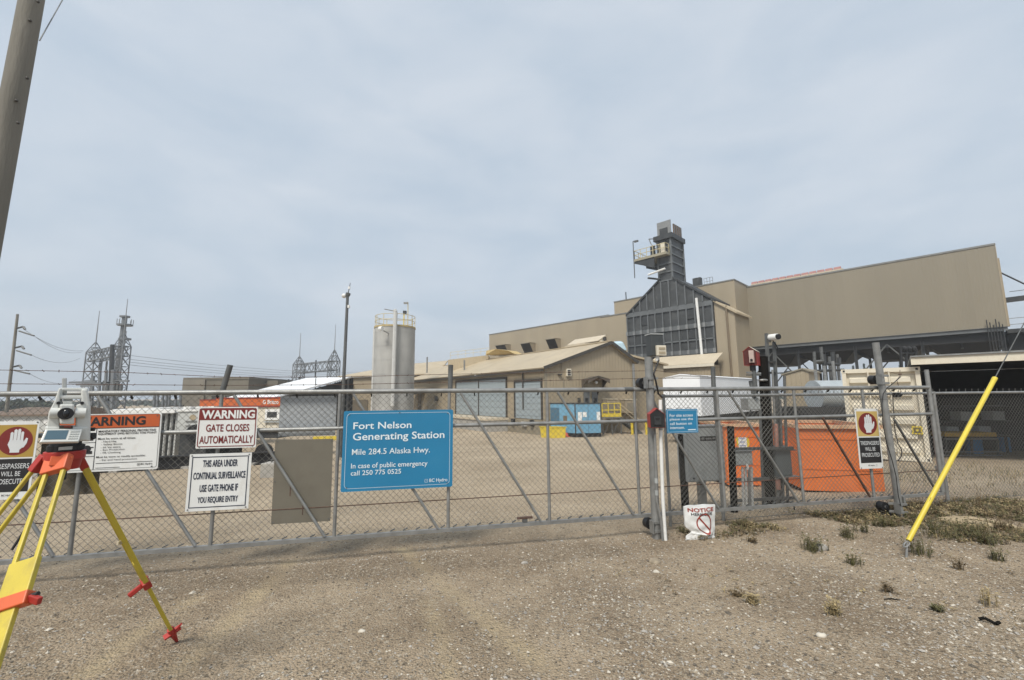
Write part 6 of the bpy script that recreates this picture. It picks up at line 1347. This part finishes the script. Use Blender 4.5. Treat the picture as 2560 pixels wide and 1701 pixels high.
part(r, 'head_block', MB().cyl(hc-Z*.075, hc-Z*.022, .062, 20, .07), tred, True)
part(r, 'centring_screw', MB().cyl(hc-Z*.13, hc-Z*.07, .017, 12), black, True)
part(r, 'front_cheek', MB().hexa([T(121, 1165, -.10), T(174, 1165, -.10), T(174, 1163, -.07), T(121, 1163, -.07), T(127, 1142, -.09), T(183, 1141, -.09), T(181, 1140, -.05), T(128, 1140, -.05)]), torg, bevel=.003)
def leg(top, foot, wdir, wid, kind, mid=None):
    """two upper beams, sliding lower leg, clamp with lever, shoe"""
    d = (foot-top); ln = d.length; d.normalize(); wd = wdir-d*wdir.dot(d); wd.normalize(); fw = d.cross(wd)
    L_ = part(r, 'leg', MB(), tyel) if False else None
    hub = part(r, 'leg_hinge', MB().obox(top-wd*(wid/2+.012)-fw*.02-d*.02, wd*(wid+.024), fw*.04, d*.085), tred if kind != 'front' else torg, bevel=.004)
    mid = top+d*ln*.52 if mid is None else top+d*(mid-top).dot(d)
    for sg in (-1, 1):
        c0 = top+wd*sg*wid/2*.9+d*.05; c1 = mid+wd*sg*wid/2
        part(r, 'leg_beam', MB().beam(c0, c1, .0175, .018, up=fw), tyel, bevel=.004, parent=hub)
    part(r, 'leg_plate', MB().obox(mid-wd*(wid/2+.012)-fw*.013-d*.05, wd*(wid+.024), fw*.026, d*.15), tyel, bevel=.004, parent=hub)
    if kind == 'front':
        mk = MB(); c9 = mid+d*.055-fw*.0145
        for k in range(6): a_ = math.radians(-20+38*k); b9 = math.radians(18+38*k); mk.beam(c9+wd*.016*math.cos(a_)+d*.022*math.sin(a_), c9+wd*.016*math.cos(b9)+d*.022*math.sin(b9), .004, .002, up=fw)
        part(r, 'leg_mark', mk, torg, parent=hub)
    part(r, 'leg_slot', MB().obox(mid-wd*.014+fw*(-.015)-d*.035, wd*.028, fw*.004, d*.010), trim_d, parent=hub)
    cl0 = mid+d*.095
    cl = part(r, 'leg_clamp', MB().obox(cl0-wd*(wid/2+.022)-fw*.024, wd*(wid+.044), fw*.048, d*.055), tred if kind != 'front' else torg, bevel=.005)
    part(r, 'clamp_lever', MB().beam(cl0+d*.03+wd*(wid/2+.02), cl0+d*.06+wd*(wid/2+.065), .02, .03), tred, bevel=.004, parent=cl); part(r, 'clamp_bolt', MB().cyl(cl0+d*.025+wd*(wid/2+.02), cl0+d*.025+wd*(wid/2+.05), .010, 10), black, parent=cl)
    part(r, 'lower_leg', MB().beam(mid+d*.08, foot-d*.115, wid*.62, .024, up=fw), tyel, bevel=.004)
    sh_o = part(r, 'shoe', MB().cyl(foot-d*.13, foot-d*.055, .024, 12, .026), tred, True)
    part(r, 'spike', MB().cyl(foot-d*.06, foot+d*.02, .017, 10, .004), tred, True, parent=sh_o)
    part(r, 'tread', MB().obox(foot-d*.085-fw*.012-wd*.06, wd*.12, fw*.024, d*.010), tred, parent=sh_o)
# far right leg, seen edge on
f1 = gnd(441, 1604); f1.z += .005
top1 = T(196, 1140, .05); d1_ = (f1-top1).normalized(); view = (top1-CP).normalized(); wv = V((d1_.cross(view).cross(d1_))).normalized()
def edge_leg(top, foot):
    d = (foot-top); ln = d.length; d.normalize(); side = d.cross((top-CP).normalized()).normalized(); dep = side.cross(d)
    hub = part(r, 'leg_hinge', MB().obox(top-side*.018-dep*.027-d*.025, side*.036, dep*.054, d*.11), tred, bevel=.005)
    part(r, 'leg_beam', MB().beam(top+d*.075+dep*.018-side*.003, top+d*ln*.61+dep*.020-side*.003, .025, .02, up=dep), tyel, bevel=.004, parent=hub)
    part(r, 'leg_beam', MB().beam(top+d*.075-dep*.019+side*.004, top+d*ln*.61-dep*.020+side*.004, .025, .02, up=dep), tyel, bevel=.004, parent=hub)
    part(r, 'leg_plate', MB().beam(top+d*ln*.50, top+d*ln*.62, .023, .058, up=dep), tyel, bevel=.004, parent=hub)
    cl0 = top+d*ln*.625
    cl = part(r, 'leg_clamp', MB().obox(cl0-side*.022-dep*.036-d*.028, side*.044, dep*.072, d*.056), tred, bevel=.006)
    part(r, 'clamp_lever', MB().beam(cl0-side*.02, cl0-side*.095+d*.02, .03, .03), tred, bevel=.006, parent=cl)
    sb = cl0+(foot-cl0)*.55
    part(r, 'lower_leg', MB().beam(cl0+d*.0, foot-d*.11, .022, .032, up=dep), tyel, bevel=.004)
    so_ = part(r, 'shoe', MB().cyl(foot-d*.14, foot-d*.065, .021, 12, .019), tred, True)
    part(r, 'spike', MB().cyl(foot-d*.07, foot+d*.02, .019, 10, .007), tred, True, parent=so_)
    part(r, 'tread', MB().obox(foot-d*.105-side*.05-dep*.02, side*.10, dep*.04, d*.012), tred, parent=so_); part(r, 'tread_wing', MB().beam(foot-d*.085+side*.01, foot-d*.12+side*.06, .03, .012), tred, parent=so_)
    part(r, 'level_stop', MB().box(top+d*ln*.39-side*.018, .012, .03, .02), M('pale_tan_plastic', (.5, .44, .32)))
edge_leg(top1, f1)
t2 = T(146, 1152, -.06); m2 = at(36, 1492, 1.93); d2_ = (m2-t2).normalized(); foot2 = t2+d2_*((t2.z-.0)/-d2_.z)
leg(t2, foot2, CR, .085, 'front', at(54, 1432, 1.98))
t3 = T(119, 1151, .02); m3 = at(28, 1268, 2.22); d3_ = (m3-t3).normalized(); d3_ = V((d3_.x, d3_.y, d3_.z)).normalized(); foot3 = t3+d3_*((t3.z-.0)/-d3_.z) if d3_.z < -.2 else t3+d3_*1.6
leg(t3, foot3, hd(70), .058, 'back')
part(r, 'carry_strap', MB().tube([T(118, 1168, -.03), T(104, 1215, -.02), T(92, 1270, -.02), T(66, 1320, -.04), T(30, 1375, -.05)], .006, 5), black)

r = thing('total_station', 'white surveying total station with tilted screen, on the yellow tripod', 'total station', hc+Z*.02)
tw_ = M('instrument_white', (.60, .61, .58), .35, 0, .03, 12, dirt=((.45, .45, .42), .3, 30)); tg = M('instrument_grey', (.42, .43, .41), .4, 0, .05, 12)
part(r, 'tribrach', MB().cyl(hc+Z*.02, hc+Z*.048, .068, 20), black, True)
for k in range(3): a_ = math.radians(-100+120*k); q = hc+V((math.cos(a_)*.055, math.sin(a_)*.055, .034)); part(r, 'foot_screw', MB().cyl(q-Z*.012, q+Z*.014, .024, 14), black, True)
part(r, 'tribrach_top', MB().cyl(hc+Z*.048, hc+Z*.075, .060, 20), steel_d, True)
part(r, 'tribrach_label', MB().box(hc+Z*.036-hy*.069, .05, .006, .016, x=hx), tg)
def TB(x0, x1, y0, y1, d0, d1_): # block given by its front outline in the instrument's plane
    a = T(x0, y1, d0); b_ = T(x1, y1, d0); c = T(x0, y0, d0); d = T(x1, y0, d0); e = nT*(d1_-d0); return MB().hexa([a, b_, b_+e, a+e, c, d, d+e, c+e])
part(r, 'base_body', TB(112, 222, 1066, 1104, -.055, .07), tw_, bevel=.010)
def yoke(p, name): a = [T(x, y, -.05) for x, y in p]; part(r, name, MB().prism(a[::-1], nT*.11), tw_, bevel=.008)
yoke(((188, 1104), (226, 1104), (227, 1020), (222, 985), (218, 973), (203, 973), (203, 1010), (190, 1012)), 'yoke')
yoke(((112, 1104), (150, 1104), (147, 1012), (149, 1004), (152, 973), (146, 973), (138, 1000), (122, 1030)), 'yoke')
part(r, 'telescope', TB(149, 186, 1011, 1061, -.085, .10), tw_, bevel=.008)
part(r, 'telescope_top', TB(157, 182, 1004, 1012, -.05, .08), tg, bevel=.004)
lc = T(164.5, 1034.5, -.085); ld = -nT
part(r, 'lens_ring', MB().cyl(lc, lc-nT*.012, .030, 28), black, True); part(r, 'lens', MB().sph(lc-nT*.006, .024, 20, 10, (.6, .6, 1)), glass, True)
for x0, x1 in ((125, 149), (187, 214)): part(r, 'trunnion_drum', MB().cyl(T(x0, 1033, -.055), T(x1, 1033, -.055), .026, 20), tw_, True)
part(r, 'focus_label', TB(148, 182, 1065, 1072, -.062, -.055), trim_d); part(r, 'label_strip', TB(160, 178, 1066, 1069, -.066, -.06), M('label_red', (.3, .06, .04)))
for x0, x1 in ((148, 153), (212, 217)): part(r, 'handle_post', TB(x0, x1+3, 971, 1010, -.02, .02), tw_, bevel=.003)
part(r, 'handle_bar', TB(147, 217, 970, 977, -.02, .02), tw_, bevel=.004); part(r, 'handle_beam', TB(139, 214, 989, 998, -.045, .045), tw_, bevel=.005)
part(r, 'sight', TB(158, 182, 997, 1005, -.03, .0), tg, bevel=.003)
for x0 in (143, 202): part(r, 'handle_screw', MB().cyl(T(x0+3, 1008, -.06), T(x0+3, 1008, -.045), .008, 10), black)
part(r, 'antenna', TB(155, 167, 945, 990, .03, .05), M('antenna_grey', (.40, .41, .40), .4), bevel=.004)
k0, k1, k2, k3 = T(99, 1106, -.115), T(197, 1104, -.115), T(207, 1072, -.075), T(114, 1073, -.075)
kn = (k1-k0).cross(k3-k0).normalized(); kn = kn if kn.dot(nT) < 0 else -kn
part(r, 'keypad_panel', MB().prism([k0, k1, k2, k3], -kn*.02), tw_, bevel=.004)
ks = Sheet(k3, ((k2-k3)+(k1-k0))/2, k0-k3, kn); 
def kq(u, v, d): a = k3+(k2-k3)*u; b_ = k0+(k1-k0)*u; return a+(b_-a)*v+kn*d
part(r, 'screen', MB().add([kq(.07, .82, .0015), kq(.63, .82, .0015), kq(.63, .12, .0015), kq(.07, .12, .0015)], [(0, 1, 2, 3)]), M('lcd_screen', (.075, .13, .165), .15, 0, .05, 20))
mb = MB()
for i in range(4):
    for j in range(4): u_ = .69+.065*i; v_ = .18+.18*j; mb.hexa([kq(u_, v_+.1, .0), kq(u_+.045, v_+.1, .0), kq(u_+.045, v_, .0), kq(u_, v_, .0), kq(u_, v_+.1, .003), kq(u_+.045, v_+.1, .003), kq(u_+.045, v_, .003), kq(u_, v_, .003)])
part(r, 'keys', mb, tg)
for y_, rr in ((1074, .010), (1091, .018)): q = T(222, y_, -.02); part(r, 'drive_knob', MB().cyl(q, q+hx*.022-nT*.012, rr, 16), black, True)

# ------------------------------------------------------------------ stones and loose gravel
def octa(vs, fs, c, s, q):
    o = len(vs); ax = [V((1, 0, 0)), V((0, 1, 0)), V((0, 0, 1))]
    a_ = q.uniform(0, 6.28); ca, sa = math.cos(a_), math.sin(a_); sx = s*q.uniform(.7, 1.4); sy = s*q.uniform(.6, 1.1); sz_ = s*q.uniform(.4, .8)
    for x, y, z in ((1, 0, .1), (.2, 1, 0), (-1, .15, .05), (-.1, -1, 0), (.1, .1, 1), (0, 0, -1)):
        x *= sx*q.uniform(.8, 1.2); y *= sy*q.uniform(.8, 1.2); z *= sz_; vs.append((c[0]+x*ca-y*sa, c[1]+x*sa+y*ca, c[2]+z))
    fs += [(o, o+1, o+4), (o+1, o+2, o+4), (o+2, o+3, o+4), (o+3, o, o+4), (o+1, o, o+5), (o+2, o+1, o+5), (o+3, o+2, o+5), (o, o+3, o+5)]
stone_m = [M('stone_tan', (.27, .225, .165), .9, 0, .3, 20), M('stone_grey', (.30, .28, .25), .9, 0, .35, 18), M('stone_pale', (.50, .46, .39), .9, 0, .15, 25), M('stone_dark', (.11, .095, .075), .9, 0, .3, 20)]
gq = random.Random(11); bank = [([], []) for _ in stone_m]
for k in range(120000):
    y = 2.2+7*gq.random()**1.6; x = gq.uniform(-.95*y-1.2, 1.25*y+.6)
    if not (-6 < x < 8.4): continue
    d = (y-(5.435+.2086*x))*math.cos(GA)
    dens = .46+1.0*mn.noise(V((x*.7, y*.7, 5)))+.35*mn.noise(V((x*2.1, y*2.1, 8)))+(.45 if x > .6 else 0)*sm((x-.2)/1.5)
    if d > .1: dens *= .35 if x < 2 else .8
    if x < 1.6 and d < 0: dens *= .75
    if gq.random() > dens: continue
    if d < .2 and x < 2.5:
        pp_ = V((x, y, 0)); wv_ = max(1-sm(seg_d(pp_, V((a.x, a.y, 0)), V((b_.x, b_.y, 0)))/.2) for t_ in tracks for a, b_ in zip(t_, t_[1:]))
        if gq.random() < wv_*.75: continue
    s = .0036+.0105*gq.random()**2.6
    if gq.random() < .02: s *= 1.9
    i = 0 if (t_ := gq.random()) < .50 else (1 if t_ < .74 else (2 if t_ < .86 else 3))
    octa(*bank[i], (x, y, gz(x, y)+gdisp(x, y)+s*.15), s, gq)
gr = None
for i, (vs, fs) in enumerate(bank):
    me = bpy.data.meshes.new('gravel'); me.from_pydata(vs, [], fs); me.materials.append(stone_m[i])
    o = bpy.data.objects.new('gravel', me); COL.objects.link(o); o['kind'] = 'stuff'; o['label'] = ['loose tan gravel scattered over the drive', 'loose grey gravel scattered over the drive', 'pale gravel chips scattered over the drive', 'dark gravel chips scattered over the drive'][i]
def rock(px, py, s, mat, label):
    p = gnd(px, py); p.z += gdisp(p.x, p.y); mb = MB().sph(p+Z*s*.15, s, 12, 8, (1.25, .9, .62)); 
    mb.v = [tuple(V(v)+V((1, 1, 1))*s*.22*mn.noise(V(v)*(.9/s))) for v in mb.v]
    solo('stone', label, 'stone', mb, mat, True)
rock(1638, 1408, .055, stone_m[0], 'rounded tan stone half sunk in the gravel below the gate post')
rock(1641, 1431, .028, stone_m[2], 'small pale stone just below the rounded tan stone')
rock(2053, 1590, .030, stone_m[2], 'flat pale stone in the open gravel at lower right')
rock(2050, 1373, .075, stone_m[1], 'grey stone beside the green weed tuft right of the bag')
rock(1312, 1412, .03, stone_m[1], 'small grey stone in the middle of the drive')
rock(905, 1580, .022, stone_m[2], 'pale pebble beside the centre tyre track')
p0 = gnd(2448, 1553); p1 = gnd(2500, 1563)
solo('bark_scrap', 'dark scrap of bark lying on gravel at the right', 'debris', MB().tube([p0+Z*.015, p0+(p1-p0)*.3+Z*.03, p0+(p1-p0)*.6+Z*.012+V((0, -.03, 0)), p1+Z*.02], .011, 6), creo)
p0 = gnd(2210, 1502); p1 = gnd(2250, 1504)
solo('stick', 'short dark stick lying on gravel below the guy anchor', 'stick', MB().tube([p0+Z*.01, (p0+p1)/2+Z*.02, p1+Z*.01], .005, 5), creo)
p0 = gnd(2250, 1454); p1 = gnd(2330, 1460)
solo('peat_clod', 'reddish brown strip of broken soil near the guy anchor', 'soil', MB().add([p0, p0+(p1-p0)*.3+V((0, .03, .018)), p0+(p1-p0)*.7+V((0, -.01, .022)), p1, p1+V((0, .09, 0)), p0+(p1-p0)*.5+V((0, .13, .006)), p0+V((0, .08, 0))], [(0, 1, 6), (1, 5, 6), (1, 2, 5), (2, 4, 5), (2, 3, 4)]), M('red_soil', (.13, .085, .055), .95, 0, .3, 20))

# ------------------------------------------------------------------ weeds
gl = [M('weed_olive', (.095, .088, .034), .8, 0, .35, 20), M('weed_brown', (.14, .10, .05), .85, 0, .35, 20), M('weed_straw', (.32, .25, .13), .9, 0, .25, 20)]
def blades(mb, c, n_, h, sp, q, thin=.006, leafy=0):
    for _ in range(n_):
        a_ = q.uniform(0, 6.283); ln = h*q.uniform(.45, 1); lean = q.uniform(.05, .55); b_ = c+V((q.gauss(0, sp), q.gauss(0, sp), 0)); b_.z = gz(b_.x, b_.y)+gdisp(b_.x, b_.y)-.005
        dr_ = V((math.cos(a_), math.sin(a_), 0)); tip = b_+dr_*ln*lean+Z*ln; md = b_+dr_*ln*lean*.35+Z*ln*.55; sd_ = V((-dr_.y, dr_.x, 0))*thin
        mb.add([b_-sd_, b_+sd_, md+sd_*.8, md-sd_*.8, tip], [(0, 1, 2, 3), (3, 2, 4)])
        for _k in range(leafy):
            f_ = q.uniform(.25, 1); p = b_+(tip-b_)*f_; aa = q.uniform(0, 6.283); l_ = q.uniform(.018, .04); e = V((math.cos(aa), math.sin(aa), q.uniform(-.1, .7))).normalized()*l_; s2 = V((-math.sin(aa), math.cos(aa), 0))*l_*.25
            mb.add([p, p+e*.5+s2, p+e, p+e*.5-s2], [(0, 1, 2, 3)])
def weed(px, py, h, n_, sp, kind, label, leafy=4, group='weeds at the fence'):
    c = gnd(px, py); q = random.Random(px*7+py); r = thing('weed', label, 'weed', c, group)
    mb = MB(); blades(mb, c, n_, h, sp, q, .0035, leafy); part(r, 'leaves', mb, gl[kind])
    mb = MB(); 
    for k in range(max(2, n_//8)):
        a_ = q.uniform(0, 6.28); mb.cyl(c-Z*.01, c+V((math.cos(a_)*h*.2, math.sin(a_)*h*.2, h*.8)), .0022, 4, .001)
    part(r, 'stems', mb, gl[1])
W = [(2035, 1378, .19, 60, .055, 0, 'bushy olive green weed on gravel right of the herbicide bag'), (2118, 1345, .17, 40, .04, 0, 'upright green weed midway between bag and guy anchor'), (2160, 1334, .13, 30, .04, 0, 'low green weed just right of the upright midway weed'), (2206, 1318, .18, 40, .05, 0, 'leafy weed at the foot of the taller gate post'), (2136, 1412, .15, 26, .03, 0, 'small dark weed left of the guy anchor rod'), (2300, 1392, .22, 46, .06, 0, 'dark weed clump right beside the guy anchor rod'), (2345, 1350, .24, 60, .09, 0, 'broad weed clump under the yellow guard tube'), (2420, 1345, .2, 40, .06, 0, 'green weed in front of the pale dirt patch'), (2465, 1365, .24, 44, .06, 0, 'tall green weed right of the pale dirt patch'), (2512, 1330, .22, 44, .05, 1, 'brownish weed near the right edge below the fence'), (2496, 1405, .17, 26, .03, 0, 'single small weed on gravel near the right edge'), (2085, 1537, .13, 60, .02, 2, 'dry straw tuft alone in the open gravel at lower right'), (1882, 1510, .09, 40, .025, 2, 'low dry straw tuft in the gravel below the herbicide bag'), (1840, 1490, .07, 24, .02, 1, 'tiny brown sprig left of the low straw tuft'), (2400, 1430, .13, 18, .02, 1, 'brown sprig on gravel below the weed clumps'), (2220, 1485, .09, 16, .015, 1, 'brown sprig above the stick on the gravel'), (2345, 1530, .07, 20, .02, 0, 'tiny green sprout on gravel left of the bark scrap'), (2470, 1515, .16, 16, .03, 2, 'thin dry stalks above the bark scrap'), (1706, 1335, .10, 26, .04, 0, 'low weeds at the foot of the left black timber post'), (1880, 1356, .08, 26, .03, 1, 'low brown weed right of the herbicide bag'), (2404, 1290, .42, 8, .02, 0, 'tall thin weed standing before the fence mesh'), (2452, 1275, .40, 5, .02, 1, 'tall single stalk at the fence mesh near the right edge'), (2292, 1275, .34, 6, .02, 1, 'thin brown stalk at the fence left of the guard tube')]
for w_ in W: weed(*w_)
mb = [MB(), MB(), MB()]; q = random.Random(3)
for k in range(2100):
    x = q.uniform(2.0, 8.3); off = -q.uniform(-.35, 1.0+.35*sm((x-4)/2))
    y = 5.435+.2086*x+off
    if mn.noise(V((x*1.1, y*1.3, 9)))+.95*sm((x-4.2)/1.0)-.32+(.10 if off > -.3 else -.1) < .24: continue
    blades(mb[0 if q.random() < .4 else (1 if q.random() < .6 else 2)], V((x, y, 0)), 6, q.uniform(.03, .10), .05, q, .0035, 4)
for k in range(260):
    y = q.uniform(2.6, 5); x = q.uniform(.9, 1.2*y)
    if mn.noise(V((x*1.3, y*1.3, 4))) < .1: continue
    blades(mb[1 if q.random() < .6 else 2], V((x, y, 0)), 4, q.uniform(.02, .05), .02, q, .002, 1)
for k in range(700):
    x = q.uniform(8.5, 14); y = 5.435+.2086*x+q.uniform(-2.5, 5); blades(mb[q.randrange(3)], V((x, y, 0)), 4, q.uniform(.05, .16), .06, q, .004, 1)
for i in range(3):
    o = part(None, 'ground_cover', mb[i], gl[i]); o['kind'] = 'stuff'; o['label'] = ['sparse green ground cover along the fence', 'sparse brown ground cover along the fence', 'dry straw ground cover along the fence'][i]
# pale dirt heap at the right
dp = gnd(2440, 1310); mb = MB(); nq = 22
vs = []; 
for j in range(nq+1):
    for i in range(nq+1):
        u_ = i/nq*2-1; v_ = j/nq*2-1; x = dp.x+u_*.55; y = dp.y+v_*.3; rr = u_*u_+v_*v_
        vs.append((x, y, gz(x, y)+gdisp(x, y)-.012+.07*max(0, 1-rr)*(1+.6*mn.noise(V((x*5, y*5, 2))))))
mb.add(vs, [(j*(nq+1)+i, j*(nq+1)+i+1, (j+1)*(nq+1)+i+1, (j+1)*(nq+1)+i) for j in range(nq) for i in range(nq)])
o = part(None, 'dirt_heap', mb, M('pale_dirt', (.36, .285, .18), .95, 0, .18, 14, .4, 60), True); o['kind'] = 'structure'

# ------------------------------------------------------------------ smoky air
HZ = MB().box((0, 330, 15.5), 760, 800, 38)
hm = bpy.data.materials.new('smoke_haze'); hm.use_nodes = True; t = hm.node_tree; t.nodes.remove(t.nodes['Principled BSDF'])
pv = t.nodes.new('ShaderNodeVolumePrincipled'); pv.inputs['Color'].default_value = (.94, .97, 1, 1); pv.inputs['Density'].default_value = .0012; pv.inputs['Anisotropy'].default_value = .3
t.links.new(pv.outputs[0], t.nodes['Material Output'].inputs['Volume'])
o = part(None, 'haze', HZ, hm); o['kind'] = 'stuff'
